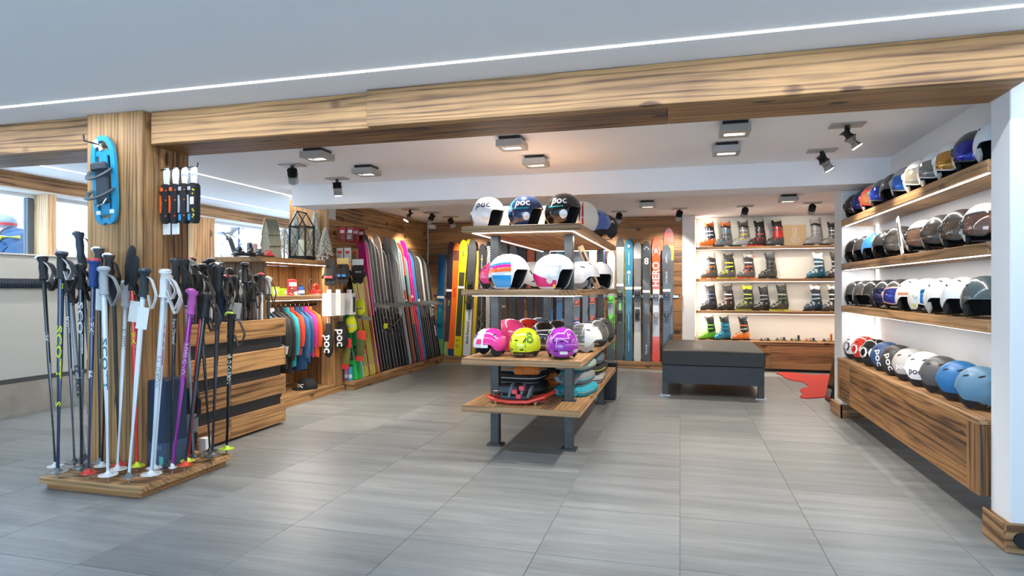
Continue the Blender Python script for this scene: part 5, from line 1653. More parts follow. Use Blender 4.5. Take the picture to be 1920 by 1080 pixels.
def boot_meshes():
    M = {}
    # lower shell, sections along the foot: x, half width, z bottom, z top
    secs = [(-.152, .016, .022, .045), (-.146, .032, .016, .062), (-.12, .046, .014, .078), (-.08, .052, .014, .092), (-.04, .050, .014, .112), (0, .047, .014, .140), (.04, .046, .014, .160), (.08, .045, .014, .165), (.115, .042, .014, .158), (.135, .034, .016, .145), (.142, .02, .022, .12)]
    rings = []
    for x, w, z0, z1 in secs:
        r = []
        for k in range(14):
            t = 2 * math.pi * k / 14
            y = w * math.copysign(abs(math.cos(t)) ** .75, math.cos(t))
            z = (z0 + z1) / 2 + (z1 - z0) / 2 * math.copysign(abs(math.sin(t)) ** .7, math.sin(t))
            if z > (z0 + z1) / 2: y *= 1 - .22 * ((z - (z0 + z1) / 2) / ((z1 - z0) / 2))
            r.append((x, y, z))
        rings.append(r)
    M['lower_shell'] = MB().loft(rings).mesh('lower_shell', M_BLACK, 45)
    M['sole'] = MB().prism([(-.158, .0), (-.06, 0), (-.055, .008), (.05, .008), (.055, 0), (.146, 0), (.148, .017), (-.158, .017)], 'Y', -.036, .036).mesh('sole', M_BLACK)
    M['cuff'] = MB().loft([ring_el(.062, .115, .075, .050, tilt=-.25), ring_el(.058, .16, .074, .052, tilt=-.1), ring_el(.050, .21, .070, .052, tilt=.05), ring_el(.040, .262, .068, .053, tilt=.15), ring_el(.037, .275, .066, .051, tilt=.18)]).mesh('cuff', M_BLACK, 45)
    M['liner'] = MB().loft([ring_el(.04, .25, .060, .046, tilt=.15), ring_el(.036, .295, .063, .047, tilt=.12), ring_el(.034, .322, .066, .048, tilt=-.18), ring_el(.034, .326, .054, .036, tilt=-.18), ring_el(.04, .27, .045, .03)], True, True).mesh('liner', M_FOAM, 45)
    M['tongue'] = MB().loft([[(-.022 + a, y, .27 + b) for y in (-.03, 0, .03) for a, b in ((-.012 + abs(y) * .3, 0),)] + [(-.014, .03, .27), (-.018, 0, .27), (-.014, -.03, .27)],
                             [(-.05, -.028, .335), (-.058, 0, .345), (-.05, .028, .335), (-.043, .028, .333), (-.05, 0, .342), (-.043, -.028, .333)]]).mesh('tongue', M_FOAM)
    M['spoiler'] = MB().loft([ring_el(.088, .20, .022, .036), ring_el(.086, .27, .022, .036), ring_el(.090, .315, .016, .03)]).mesh('spoiler', M_BLACK, 45)
    M['power_strap'] = MB().loft([ring_el(.041, .252, .071, .056, tilt=.14), ring_el(.038, .254, .073, .058, tilt=.15), ring_el(.035, .284, .072, .057, tilt=.18), ring_el(.035, .285, .066, .051, tilt=.18)], False, False).mesh('power_strap', M_RUBBER, 45)

    def buckle(x, z, w, tilt, L):
        b = MB()
        rg = []
        for k in range(9):
            t = R(-75 + 150 * k / 8)
            y = w * math.sin(t)
            zz = math.cos(t)
            rg.append([(x - .006 + tilt * zz * 0, y * 1.0, 0), ])
        return b
    # straps across the instep and the cuff, each with a lever on the outer side
    bk = []
    for x, z, w, hgt in ((-.085, .055, .050, .044), (-.028, .062, .046, .062)):
        b = MB(); rg = []
        for k in range(11):
            t = R(-80 + 160 * k / 10)
            y, zz = w * math.sin(t) * 1.08, z + hgt * math.cos(t)
            rg.append([(x - .008, y, zz), (x - .006, y * 1.06, zz + .005), (x + .006, y * 1.06, zz + .005), (x + .008, y, zz)])
        b.loft(rg)
        b.box(x - .011, x + .011, -w * 1.10 - .004, -w * .75, z + hgt * .25, z + hgt * .85, .003)
        bk.append(b)
    for z, rx, cx, tl in ((.165, .077, .056, -.1), (.212, .073, .049, .05)):
        b = MB(); rg = []
        for k in range(13):
            t = R(105 + 150 * k / 12)
            x, y = cx + rx * math.cos(t) * 1.04, .056 * math.sin(t) * 1.05
            zz = z - (x - cx) * tl
            rg.append([(x, y, zz - .009), (x * 1.0 + .006 * math.cos(t), y * 1.09, zz - .007), (x + .006 * math.cos(t), y * 1.09, zz + .007), (x, y, zz + .009)])
        b.loft(rg)
        b.box(cx - .045, cx + .015, -.066, -.054, z - .009, z + .009, .003)
        bk.append(b)
    for i, b in enumerate(bk): M['buckle%d' % i] = b.mesh('buckle', M_ALU, 40)
    M['pull_loop'] = MB().tube([(.095, -.006, .30), (.112, -.004, .345), (.10, 0, .362), (.09, .004, .345), (.085, .006, .31)], .004, 6).mesh('pull_loop', M_RUBBER, 50)
    M['pivot'] = MB().tube([(.05, -.062, .105), (.05, -.045, .105)], .011, 12).mesh('pivot', M_ALU, 40)
    return M


BM = boot_meshes()


def boot(u, Y, z, label, lower, cuff, liner, buckle, sole=DK, strap=DK, acc=None, sc=1.0, rz=28.0, loop=None, tag_=False, sheen=.3):
    p = wy(u, 540, Y)
    o = empty('ski_boot', (p.x, Y, z), R(rz), label, 'ski boot', 'ski boots in the lit recess')
    o.scale = (sc * .92, sc * .92, sc * 1.06)
    def pt(nm, m, key=None): return place(nm, BM[key or nm], o, mats=[m])
    pt('sole', flat(sole, .6)); pt('lower_shell', gloss(lower, sheen)); pt('cuff', gloss(cuff, sheen)); pt('liner', flat(liner, .8)); pt('tongue', flat(liner, .7))
    pt('spoiler', gloss(acc or cuff, .35)); pt('power_strap', flat(strap, .7))
    bc_ = gloss(buckle, .3)
    for i in range(4):
        pt('buckle', gloss(acc, .3) if acc and i in (1, 2) else bc_, 'buckle%d' % i)
    pt('pull_loop', flat(loop or strap, .7)); pt('pivot', gloss(acc or buckle, .3))
    if tag_:
        MB().box(-.035, .035, -.08, -.06, 0.0, .012).build('price_card', M_PAPER, o)
    return o


YB1 = 9.43
SIL = (.50, .50, .51); YEL = (.68, .65, .03)
boot(1326, YB1, 1.728, 'navy and white ski boot with orange toe straps on the top boot shelf', (.85, .20, .03), (.015, .02, .05), (.75, .13, .03), (.78, .78, .78), sole=(.75, .76, .78), tag_=True)
boot(1357, YB1, 1.728, 'grey ski boot with blue buckles and orange liner on the top boot shelf', (.20, .21, .22), (.16, .17, .18), (.80, .16, .02), (.05, .28, .45), acc=(.05, .05, .05), tag_=True)
boot(1390, YB1, 1.728, 'light grey ski boot with yellow details on the top boot shelf', (.42, .43, .45), (.22, .22, .22), (.10, .10, .10), (.5, .5, .5), acc=(.70, .55, .05), tag_=True)
boot(1420, YB1, 1.728, 'black ski boot with a red sole edge on the top boot shelf', (.05, .03, .03), (.02, .02, .022), (.02, .02, .02), (.10, .03, .03), sole=(.65, .04, .02), acc=(.5, .05, .04))
boot(1453, YB1, 1.728, 'red and charcoal ski boot with a yellow heel loop on the top boot shelf', (.085, .09, .095), (.68, .04, .03), (.02, .02, .02), (.08, .08, .08), loop=YEL, acc=(.62, .04, .03), strap=(.03, .03, .03), tag_=True)
boot(1525, YB1, 1.728, 'silver grey ski boot standing alone beside the wooden picture on the top boot shelf', (.38, .38, .40), (.36, .36, .38), (.45, .45, .46), (.45, .45, .46), tag_=True)
boot(1557, YB1, 1.728, 'beige grey low ski boot at the stub wall end of the top boot shelf', (.40, .38, .35), (.10, .10, .10), (.05, .05, .05), (.4, .4, .4), tag_=True, sc=.88)
boot(1329, YB1, 1.271, 'charcoal ski boot with orange buckles and white-lined top on the second boot shelf', (.085, .08, .08), (.05, .05, .052), (.35, .35, .34), (.55, .55, .55), acc=(.65, .16, .03), sole=(.5, .14, .03))
boot(1363, YB1, 1.271, 'black and neon yellow ski boot on the second boot shelf', (.12, .12, .12), (.03, .03, .03), (.02, .02, .02), (.66, .70, .02), acc=(.62, .68, .02), sole=(.5, .5, .04))
boot(1399, YB1, 1.271, 'dark grey ski boot with orange-red levers next to the neon yellow one', (.10, .10, .102), (.04, .04, .042), (.30, .30, .30), (.45, .45, .45), acc=(.70, .12, .05), sole=(.6, .10, .03))
boot(1440, YB1, 1.271, 'matt olive black touring boot standing apart on the second boot shelf', (.035, .04, .035), (.03, .034, .03), (.05, .06, .07), (.05, .05, .05), sheen=.5)
boot(1530, YB1, 1.271, 'petrol blue and white ski boot on the second boot shelf', (.015, .13, .22), (.02, .10, .16), (.74, .74, .72), (.70, .72, .73), strap=(.7, .7, .7))
boot(1563, YB1, 1.271, 'black ski boot with silver buckles behind the stub wall on the second boot shelf', (.04, .04, .04), (.03, .03, .03), (.06, .06, .06), SIL)
boot(1328, YB1, .821, 'black and midnight blue ski boot on the third boot shelf', (.025, .03, .035), (.015, .02, .04), (.03, .03, .03), (.10, .11, .13))
boot(1361, YB1, .821, 'black ski boot with white and red cuff buckles on the third boot shelf', (.03, .03, .032), (.025, .025, .025), (.05, .05, .05), (.60, .60, .60), acc=(.55, .30, .30))
boot(1398, YB1, .821, 'olive black ski boot with a lime lining on the third boot shelf', (.06, .07, .055), (.03, .032, .03), (.55, .68, .03), (.35, .42, .06), sole=(.35, .4, .03))
boot(1428, YB1, .821, 'plain black low-cut ski boot between the lime-lined and green-flecked ones', (.02, .02, .022), (.025, .025, .027), (.03, .03, .03), (.25, .25, .26), sc=.94)
boot(1462, YB1, .821, 'black ski boot with green flecks and lime sole on the third boot shelf', (.03, .035, .028), (.025, .03, .025), (.03, .04, .03), (.25, .30, .22), sole=(.45, .55, .03), acc=(.10, .16, .05))
boot(1525, YB1, .821, 'dark blue ski boot with a white top on the third boot shelf', (.02, .045, .08), (.02, .04, .07), (.72, .72, .71), (.35, .42, .48))
boot(1558, YB1, .821, 'black ski boot with white top and silver straps behind the stub wall', (.04, .04, .042), (.03, .03, .032), (.60, .62, .6), (.55, .55, .55))
for u, lo, cf, lb in ((1327, (.16, .55, .03), (.025, .03, .03), 'black touring boot with a bright green foot shell on the low cabinet'), (1355, (.01, .27, .45), (.012, .20, .33), 'turquoise blue touring boot on the low cabinet'), (1390, (.85, .22, .02), (.03, .03, .03), 'orange, white and black touring boot on the low cabinet')):
    boot(u, 9.36, .403, lb, lo, cf, (.02, .02, .02), lo, acc=(.55, .55, .55) if lo[0] > .5 else None, sc=.92)
# picture with a white foot outline
o = empty('wooden_picture', (wy(1489, 540, 9.55).x, 9.52, 1.728), 0, 'square pale wooden board with a white foot outline leaning behind the boots', 'picture')
MB().box(-.15, .15, -.008, .008, 0, .30, .002).build('board', mat('pale_birch', (.62, .43, .22), .6, var=.1, bscale=6), o, rot=(R(-4), 0, 0))
for k, pts in enumerate(([(-.03, .25), (-.01, .17), (-.04, .10), (-.02, .04)], [(.02, .26), (.02, .18), (.0, .10), (.01, .04)], [(.06, .13), (.04, .09), (.07, .06), (.03, .05)], [(-.03, .25), (.02, .26)])):
    MB().tube([(x, -.012 + z * .07, z) for x, z in pts], .006, 6).build('white_line', M_PAPER, o)


# bindings laid out on the boot cabinet
def loose_binding(u, z, label, c1, c2, board=True, rz=0, big=0):
    p = wy(u, 540, 9.33)
    o = empty('ski_binding', (p.x, 9.33, z), R(rz), label, 'ski binding', 'loose bindings on the boot cabinet')
    o.scale = (.56, .8, .62)
    if board: MB().box(-.16, .16, -.05, .05, 0, .018, .003).build('sample_board', MATS['pale_wood_x'], o)
    h = .018 if board else 0
    MB().box(-.12, -.04, -.035, .035, h, h + .022, .004).box(-.10, -.06, -.028, .028, h + .02, h + .055, .010).build('toe_piece', gloss(c1, .35), o)
    MB().box(.0, .13, -.03, .03, h, h + .02, .004).box(.05, .10, -.03, .03, h + .018, h + .075 + big, .012).build('heel_piece', gloss(c2, .35), o)
    for q in (-1, 1): MB().tube([(-.03, q * .03, h + .01), (.0, q * .045, h + .04), (.03, q * .03, h + .06)], .005, 6).build('brake', M_STEEL, o)
    return o


loose_binding(1434, .403, 'small black touring binding lying without board on the boot cabinet', (.04, .05, .03), (.05, .05, .04), False)
loose_binding(1464, .403, 'olive binding on a pale sample board', (.06, .08, .05), (.03, .03, .03))
loose_binding(1491, .403, 'black and lime binding standing tall on its sample board', (.10, .14, .02), (.02, .02, .02), big=.05)
loose_binding(1519, .403, 'orange-accented binding on a short sample board', (.55, .12, .03), (.04, .04, .04))
loose_binding(1552, .403, 'black binding with an orange raised heel near the stub wall', (.03, .03, .03), (.6, .2, .03), big=.10)

# ================================================================== THINGS ON AND AROUND THE PILLAR
def ring_band(mb, outline, w, t0, t1, axis='Y'):
    """flat closed band of width w inside a 2-D outline, thickness t0..t1 along axis"""
    c = Vector((sum(p[0] for p in outline) / len(outline), sum(p[1] for p in outline) / len(outline)))
    n = len(outline)
    inner = []
    for i, p in enumerate(outline):
        a, b = Vector(outline[i - 1]), Vector(outline[(i + 1) % n])
        d = (b - a).normalized()
        nn = Vector((-d.y, d.x))
        if nn.dot(c - Vector(p)) < 0: nn = -nn
        inner.append(tuple(Vector(p) + nn * w))
    P = (lambda p, h: (p[0], h, p[1])) if axis == 'Y' else (lambda p, h: (p[0], p[1], h))
    rings = [[P(outline[i], t0), P(inner[i], t0), P(inner[i], t1), P(outline[i], t1)] for i in range(n)]
    rings.append(rings[0])
    return mb.loft(rings, False, False)


SNOUT = [(-.072, -.24), (-.03, -.272), (0, -.25), (.03, -.272), (.072, -.24), (.088, -.14), (.090, 0), (.092, .12), (.080, .20), (.045, .255), (0, .27), (-.045, .255), (-.080, .20), (-.088, .12), (-.082, 0), (-.086, -.14)]


def snowshoe(o, base_m, dark, strapc, loc=(0, 0, 0), rot=(0, 0, 0)):
    """lies in the XZ plane, looks to -Y"""
    f = ring_band(MB(), chaikin(SNOUT, 1), .032, -.012, .008).build('frame', base_m, o, 40, loc, rot)
    dk = MB()
    for z, w in ((-.19, .07), (-.10, .075), (.16, .07)):
        dk.box(-w, w, -.006, .006, z - .018, z + .018, .004)
    dk.box(-.03, .03, -.008, .006, -.20, .18, .003)
    dk.build('deck', base_m, o, None, loc, rot)
    MB().box(-.045, .045, -.03, -.008, -.14, .10, .008).box(-.055, .055, -.055, -.02, .05, .10, .01).build('binding_plate', dark, o, None, loc, rot)
    for z, rx, out in ((.06, .07, .07), (-.06, .08, .08)):
        pts = [(rx * math.cos(R(a)), -.02 - out * abs(math.sin(R(a))), z + .065 * math.sin(R(a))) for a in range(180, 361, 15)]
        MB().tube(pts, .017, 8, flat=.45).build('strap', strapc, o, 50, loc, rot)
    MB().tube([(-.05, -.03, -.12), (-.02, -.05, -.16), (.03, -.05, -.15), (.05, -.03, -.10)], .004, 6).build('heel_lift', M_CHROME, o, 50, loc, rot)
    for x in (-.05, .05):
        MB().box(x - .016, x + .016, -.016, -.006, -.205, -.18, .004).build('clip', M_PAPER, o, None, loc, rot)
    return f


M_BSHOE = gloss((.01, .30, .52), .35)
M_SLATE = flat((.035, .05, .065), .6)
p = wy(197, 338, 2.962)
o = empty('snowshoe', p, 0, 'bright blue plastic snowshoe hanging on the front of the timber pillar', 'snowshoe')
snowshoe(o, M_BSHOE, M_SLATE, M_SLATE, rot=(0, R(-4), 0))
MB().box(-.018, .018, -.016, -.011, .20, .25, .002).build('label', M_PAPER, o, rot=(0, R(-14), 0))
MB().box(.05, .075, -.016, -.011, .165, .205, .001).build('label', M_PAPER, o, rot=(0, R(-25), 0))
hk = wy(206, 278, 2.99)
o = tag(MB().tube([(0, 0, 0), (-.02, -.09, .012), (-.055, -.12, .02), (-.058, -.122, .055)], .005, 8).build('wall_hook', M_BLACK, None, 50, hk), 'bent black hook on the pillar holding the blue snowshoe', 'hook')

o = tag(MB().tube([(0, 0, 0), (.27, 0, .008), (.272, 0, .03)], .004, 8).build('wall_hook', M_BLACK, None, 50, (-3.066, 3.13, 1.862)), 'straight black hook on the side of the pillar carrying traction cleats', 'hook')
for k in range(4):
    org = k < 2
    x = -3.022 + k * .067
    z = 1.80
    o = empty('shoe_cleat', (x, 3.13, z), R(-8), ('pair of black and orange shoe cleats hanging closest to the pillar', 'pair of black and orange shoe cleats hanging second on the hook', 'pair of black cleats with grey and blue sides, hanging third on the hook', 'pair of black cleats with yellow studs hanging at the hook tip')[k], 'shoe cleats', 'shoe cleats on the pillar hook')
    MB().prism([(-.028, .0), (-.02, -.055), (.02, -.055), (.028, .0), (.028, .03), (.016, .05), (-.016, .05), (-.028, .03)], 'Y', -.003, .003).build('hang_card', M_PAPER, o, loc=(0, 0, .02))
    body = MB().loft([[(-.034 * w + dx, -.02, zz), (.034 * w + dx, -.02, zz), (.038 * w + dx, .0, zz), (.034 * w + dx, .02, zz), (-.034 * w + dx, .02, zz), (-.038 * w + dx, 0, zz)] for zz, w, dx in ((-.03, .45, 0), (-.045, .82, 0), (-.10, .83, .002), (-.16, .68, .003), (-.21, .82, 0), (-.25, .74, .001), (-.27, .4, .002))])
    body.build('rubber_body', M_RUBBER, o, 50)
    side = gloss(ORG if org else (.45, .47, .48), .4)
    MB().loft([[(-.0325, -.024, -.10), (-.022, -.024, -.10), (-.022, .0, -.10), (-.0325, .0, -.10)], [(-.029, -.026, -.15), (-.016, -.026, -.15), (-.016, 0, -.15), (-.029, 0, -.15)], [(-.0325, -.024, -.205), (-.02, -.024, -.205), (-.02, 0, -.205), (-.0325, 0, -.205)]]).build('side_flash', side, o)
    MB().box(-.030, -.006, -.026, -.018, -.075, -.05, .003).build('toe_flash', side, o)
    if not org: MB().box(-.029, -.008, -.026, -.015, -.255, -.215, .004).build('blue_flash', gloss((.02, .25, .5), .4), o)
    for (sx, sz) in ((.012, -.07), (.022, -.075), (.012, -.095), (.012, -.19), (.020, -.20), (.018, -.22), (.0225, -.225), (.012, -.235)) if k == 3 else ((.02, -.13), (.018, -.225), (.021, -.07)):
        MB().ell((sx, -.022, sz), (.0055, .004, .0055), 8, 4).build('stud', gloss((.78, .68, .05) if k == 3 else ORG, .4), o)
    if org: MB().box(-.031, .031, -.002, .002, -.335, -.265, .001).build('info_card', M_PAPER, o)
    if k > 1:
        lettering('YETI-Q', lambda x_, y_: (x_, -.0036, y_ + .02), flat((.05, .05, .05)), o, .016)
    if k == 3: MB().box(-.005, .022, -.026, -.02, -.16, -.115, .001).build('label', M_PAPER, o)

# tall carton
o = empty('carton', (-2.9975, 3.115, .071), 0, 'tall dark blue cardboard carton standing against the pillar among the poles', 'carton')
MB().box(-.0615, .0615, -.085, .085, 0, .52, .002).build('box', flat((.02, .045, .09), .5), o)
MB().box(-.0625, .0625, -.086, .086, 0, .15).build('lower_print', flat((.055, .10, .18), .5), o)
lettering('LEKI', lambda x, y: (x, -.0875, y + .12), flat((.35, .4, .5)), o, .035)
MB().box(.02, .05, -.0875, -.086, .02, .07).build('label', flat((.15, .5, .45)), o)
# black harness bag
o = empty('waist_pack', (-2.998, 3.278, .071), R(48), 'black padded waist pack with straps hanging beside the carton', 'bag')
MB().loft([ring_el(0, z, rx, ry, 14) for z, rx, ry in ((.02, .03, .02), (.08, .05, .035), (.2, .055, .045), (.30, .06, .05), (.40, .065, .055), (.44, .05, .04))]).build('body', cloth((.018, .018, .02)), o, 50)
MB().box(-.04, .05, -.06, -.035, .16, .28, .01).build('pocket', cloth((.20, .20, .21)), o)
MB().tube([(.03, -.03, .43), (.062, -.045, .36), (.06, -.05, .28), (.03, -.05, .25)], .013, 8, flat=.5).build('strap', cloth((.02, .02, .02)), o, 50)
o = bxo('small_box', M_PAPER, -3.0, -2.945, 3.366, 3.416, .071, .17, .002)
tag(o, 'small white box behind the poles at the far corner of the plinth', 'box')

# ================================================================== GARMENTS ON THE RAIL
def garment(Y, z_sh, hem, w, col, label, sleeve=None, trim=None, thick=.026, cat='jacket', seed=0, hood=False, logo=None):
    rr = random.Random(seed)
    X0 = -3.85
    o = empty('hanging_' + cat.replace(' ', '_'), (X0, Y, hem), R(rr.uniform(-1, 1)), label, cat, 'clothes on the rail')
    H = z_sh - hem
    rings = []
    for k in range(9):
        t = k / 8
        z = H * t
        ww = w * (1.0 if t < .8 else 1 - .62 * ((t - .8) / .2) ** 1.5)
        th = thick * (.75 + .35 * math.sin(t * 3.1)) * (1 if t < .9 else .7)
        r = []
        for q in range(20):
            a = 2 * math.pi * q / 20
            wave = .9 + .22 * math.sin(q * 1.9 + seed) * (1 - t) + .12 * math.sin(q * 3.3 + seed * 2)
            r.append((ww * math.cos(a), th * math.sin(a) * wave + .004 * math.sin(t * 7 + seed), z + (.012 * math.sin(q + seed) if k == 0 else 0)))
        rings.append(r)
    MB().loft(rings, True, False).build('body', cloth(col), o, 60)
    def limb(pts, rr_):
        return MB().loft([[(p[0] + r_ * math.cos(q * math.pi / 6), p[1] + r_ * .42 * math.sin(q * math.pi / 6), p[2] + (r_ * .5 * math.cos(q * math.pi / 6) * (-1 if p[0] > 0 else 1) if i == 0 else 0)) for q in range(12)] for i, (p, r_) in enumerate(zip(pts, rr_))])
    for s_ in (-1, 1):
        sx = s_ * w * .86
        pts = [(s_ * w * .55, 0, H * .96), (sx, -.002, H * .86), (sx * 1.16, -.004, H * .62), (sx * 1.18, -.006, H * .38), (sx * 1.12, -.004, H * .2)]
        limb(pts, [.024, .040, .046, .042, .036]).build('sleeve', cloth(sleeve or col), o, 60)
        if trim: limb([(0, 0, 0), pts[-2], pts[-1]][1:], [.044, .039]).build('cuff', cloth(trim), o, 60)
    MB().loft([[(rx * math.cos(q * math.pi / 8), rx * .55 * math.sin(q * math.pi / 8), H + z) for q in range(16)] for rx, z in ((.05, -.02), (.056, .012), (.05, .03), (.042, .03), (.042, .0))], False, False).build('hood' if hood else 'collar', cloth(trim or tuple(c * .8 for c in col)), o, 50)
    if trim:
        MB().tube([(w * .12, -thick * 1.0, H * .1), (w * .10, -thick * 1.05, H * .5), (w * .06, -thick * .9, H * .9)], .005, 6).build('zip', flat(trim), o, 50)
    return o


def hanger(Y, col, k, what):
    o = empty('clothes_hanger', (-3.85, Y, .965), 0, ('black', 'white')[col == 1] + ' hanger carrying the ' + what, 'hanger', 'hangers on the rail')
    m = M_PAPER if col else M_BLACK
    MB().tube([(-.018, 0, .004), (-.012, 0, .018), (.004, 0, .022), (.016, 0, .012), (.016, 0, -.01), (0, 0, -.035), (0, 0, -.078)], .003, 6).build('hook', M_CHROME, o, 50)
    MB().tube([(-.105, 0, -.118), (-.055, 0, -.094), (0, 0, -.078), (.055, 0, -.094), (.105, 0, -.118)], .007, 8).build('arms', m, o, 50)


gl = [(.34, .21, (.03, .13, .24), 'teal blue jacket with red sleeves at the front end of the rail', dict(sleeve=(.55, .04, .04), trim=(.7, .7, .68), cat='jacket')),
      (.33, .20, (.02, .17, .30), 'petrol blue trousers-length jacket second on the rail', dict(cat='jacket')),
      (.45, .17, (.015, .03, .06), 'dark navy softshell third on the rail', dict(cat='jacket')),
      (.40, .19, (.02, .02, .022), 'black jacket with a light grey drawcord and piping', dict(trim=(.55, .56, .56), cat='jacket')),
      (.36, .17, (.028, .028, .03), 'charcoal jacket beside the one with the drawcord', dict(cat='jacket')),
      (.30, .16, (.02, .02, .022), 'black overall with a chest strap on the rail', dict(cat='overall')),
      (.36, .15, (.02, .34, .42), 'turquoise midlayer half hidden behind the black overall', dict(cat='midlayer')),
      (.46, .16, (.72, .06, .03), 'bright red jacket in the middle of the rail', dict(cat='jacket')),
      (.30, .17, (.02, .08, .20), 'long navy and blue jacket right of the red one', dict(cat='jacket', sleeve=(.03, .13, .30))),
      (.36, .16, (.03, .10, .22), 'steel blue jacket next to the long navy one', dict(cat='jacket')),
      (.42, .15, (.72, .03, .30), 'hot pink shirt between the steel blue and orange ones', dict(cat='shirt')),
      (.42, .16, (.85, .14, .03), 'vivid orange jacket with a hood at the far end of the rail', dict(cat='jacket', hood=True))]
HW = ['teal blue jacket with red sleeves', 'petrol blue jacket', 'dark navy softshell', 'black jacket with grey drawcord', 'charcoal jacket', 'black overall', 'turquoise midlayer', 'bright red jacket', 'long navy and blue jacket', 'steel blue jacket', 'hot pink shirt', 'vivid orange jacket']
for i, (hem, w, c, lb, kw) in enumerate(gl):
    y = 5.0 + i * .080
    garment(y, .915, hem, w * .92, c, lb, seed=i, **kw)
    hanger(y, 1 if i in (0, 3, 4) else 0, i, HW[i])
o = empty('knit_cap', (-3.73, 5.70, .101), R(-25), 'black cap with white ring letters lying on the base of the garment unit', 'cap')
MB().loft([ring_el(0, z, rx, ry, 18) for z, rx, ry in ((0, .11, .09), (.03, .115, .095), (.07, .10, .085), (.10, .06, .05), (.108, .02, .02))]).build('crown', cloth((.012, .012, .014)), o, 60)
MB().prism([(-.10, -.06), (-.05, -.15), (.06, -.16), (.11, -.07), (.09, 0), (-.09, 0)], 'Z', .004, .012).build('peak', cloth((.012, .012, .014)), o)
lettering('poc', lambda x, y: (x, -.098 + y * .25 - .012 * (x / .1) ** 2 * -4, .045 + y * .9), flat(WHT), o, .085, .02)
o = empty('folded_trousers', (-3.80, 5.12, .101), R(12), 'dark blue trousers lying folded on the base of the garment unit', 'trousers')
MB().loft([ring_el(0, z, rx, ry, 18) for z, rx, ry in ((0, .14, .10), (.05, .15, .11), (.11, .13, .09), (.17, .09, .06), (.19, .05, .03))]).build('fabric', cloth((.015, .03, .07)), o, 60)
MB().box(-.12, .12, -.105, -.08, .04, .06, .008).build('hem', cloth((.03, .06, .12)), o)

# ================================================================== SHELF OF THE GARMENT UNIT
def on(u, v, X, z):
    q = wx(u, v, X)
    return (X, q.y, z)


for k, (u, lb) in enumerate(((508, 'lime green wax carton, the larger of two on the shelf'), (527, 'smaller lime green wax carton beside the red packs'))):
    o = empty('wax_carton', on(u, 530, -3.78, 1.066), R(8 * k), lb, 'carton', 'wax cartons on the iron shelf')
    h = (.085, .07)[k]
    MB().box(-.05, .05, -.07 + k * .02, .07 - k * .02, 0, h, .002).build('box', flat((.38, .58, .03), .45), o)
    MB().box(.0502, .0512, -.03, .03, .012, h - .02).build('print', flat((.8, .82, .75), .5), o)
for k in range(2):
    o = empty('wax_pack', on(545 + k * 6, 530, -3.71 - .05 * k, 1.066), R(-10 + 12 * k), ('red blister pack standing on the iron shelf beside the blue bottle', 'second red blister pack right behind the first on the iron shelf')[k], 'pack', 'red packs on the iron shelf')
    MB().box(-.008, .008, -.04, .04, 0, .16, .002).build('card', flat((.55, .03, .035), .45), o)
    MB().box(.008, .012, -.03, .03, .09, .13).build('print', flat((.8, .8, .8), .5), o)
    MB().box(.008, .03, -.028, .028, .015, .075, .006).build('blister', M_POLY, o)
o = empty('wax_block', on(556, 545, -3.70, 1.066), 0, 'small white wax block in front of the red packs', 'wax block')
MB().box(-.02, .02, -.03, .03, 0, .035, .005).build('block', M_PAPER, o); MB().box(.0202, .0212, -.02, .02, .008, .028).build('label', flat((.2, .35, .5)), o)
o = empty('wax_bottle', on(565, 540, -3.72, 1.066), 0, 'blue and black squat bottle beside the red iron', 'bottle')
MB().lathe([(.028, 0), (.032, .008), (.032, .06), (.026, .085), (.014, .09)], 14).build('body', gloss((.02, .09, .35), .25), o, 50)
MB().lathe([(.015, .09), (.015, .112), (.008, .118)], 12).build('cap', M_BLACK, o, 50); MB().lathe([(.0328, .02), (.0328, .05)], 14).build('label', flat((.7, .72, .75)), o, 50)
o = empty('wax_iron', on(592, 545, -3.70, 1.066), R(10), 'bright red waxing iron with an open handle and a black cord', 'iron')
MB().loft([[(-.045, -.075, z), (.045, -.075, z), (.045, .05, z), (0, .095, z), (-.045, .05, z)] for z in (0, .014)]).build('sole_plate', M_ALU, o)
MB().loft([[(-.042 * s_, -.07, z), (.042 * s_, -.07, z), (.042 * s_, .045, z), (0, .085 * s_, z), (-.042 * s_, .045, z)] for z, s_ in ((.014, 1), (.045, .92), (.055, .7))]).build('body', gloss((.68, .025, .02), .3), o)
MB().tube([(0, -.05, .05), (0, -.055, .095), (0, -.02, .112), (0, .03, .108), (0, .05, .085), (0, .055, .05)], .013, 10).build('handle', gloss((.68, .025, .02), .3), o, 50)
MB().tube([(0, -.07, .04), (.0, -.12, .03), (-.02, -.15, .08), (-.02, -.12, .15), (-.02, -.07, .165), (-.03, -.04, .14)], .005, 8).build('cord', M_RUBBER, o, 50)

# ================================================================== TOP BOARD DECORATION
ZTB = 1.426
# lantern
o = empty('lantern', on(566, 480, -3.72, ZTB), R(4), 'black metal house-shaped lantern with crossed wires and a candle', 'lantern')
M_BM = mat('black_metal', (.02, .022, .024), .45, .6)
fr = MB()
hw, hh = .085, .335
for x in (-hw, hw):
    for y in (-hw, hw):
        fr.box(x - .007, x + .007, y - .007, y + .007, .02, hh)
fr.box(-hw - .012, hw + .012, -hw - .012, hw + .012, 0, .022, .003)
for z in (.03, hh):
    for x0, x1, y0, y1 in ((-hw, hw, -hw - .006, -hw + .006), (-hw, hw, hw - .006, hw + .006), (-hw - .006, -hw + .006, -hw, hw), (hw - .006, hw + .006, -hw, hw)):
        fr.box(x0 - .008, x1 + .008, y0, y1, z - .007, z + .007)
fr.build('frame', M_BM, o)
rf = MB()
for y in (-hw, hw):
    rf.tube([(-hw - .005, y, hh), (0, y, hh + .15), (hw + .005, y, hh)], .008, 6)
rf.tube([(0, -hw, hh + .15), (0, hw, hh + .15)], .008, 6)
rf.build('roof_frame', M_BM, o)
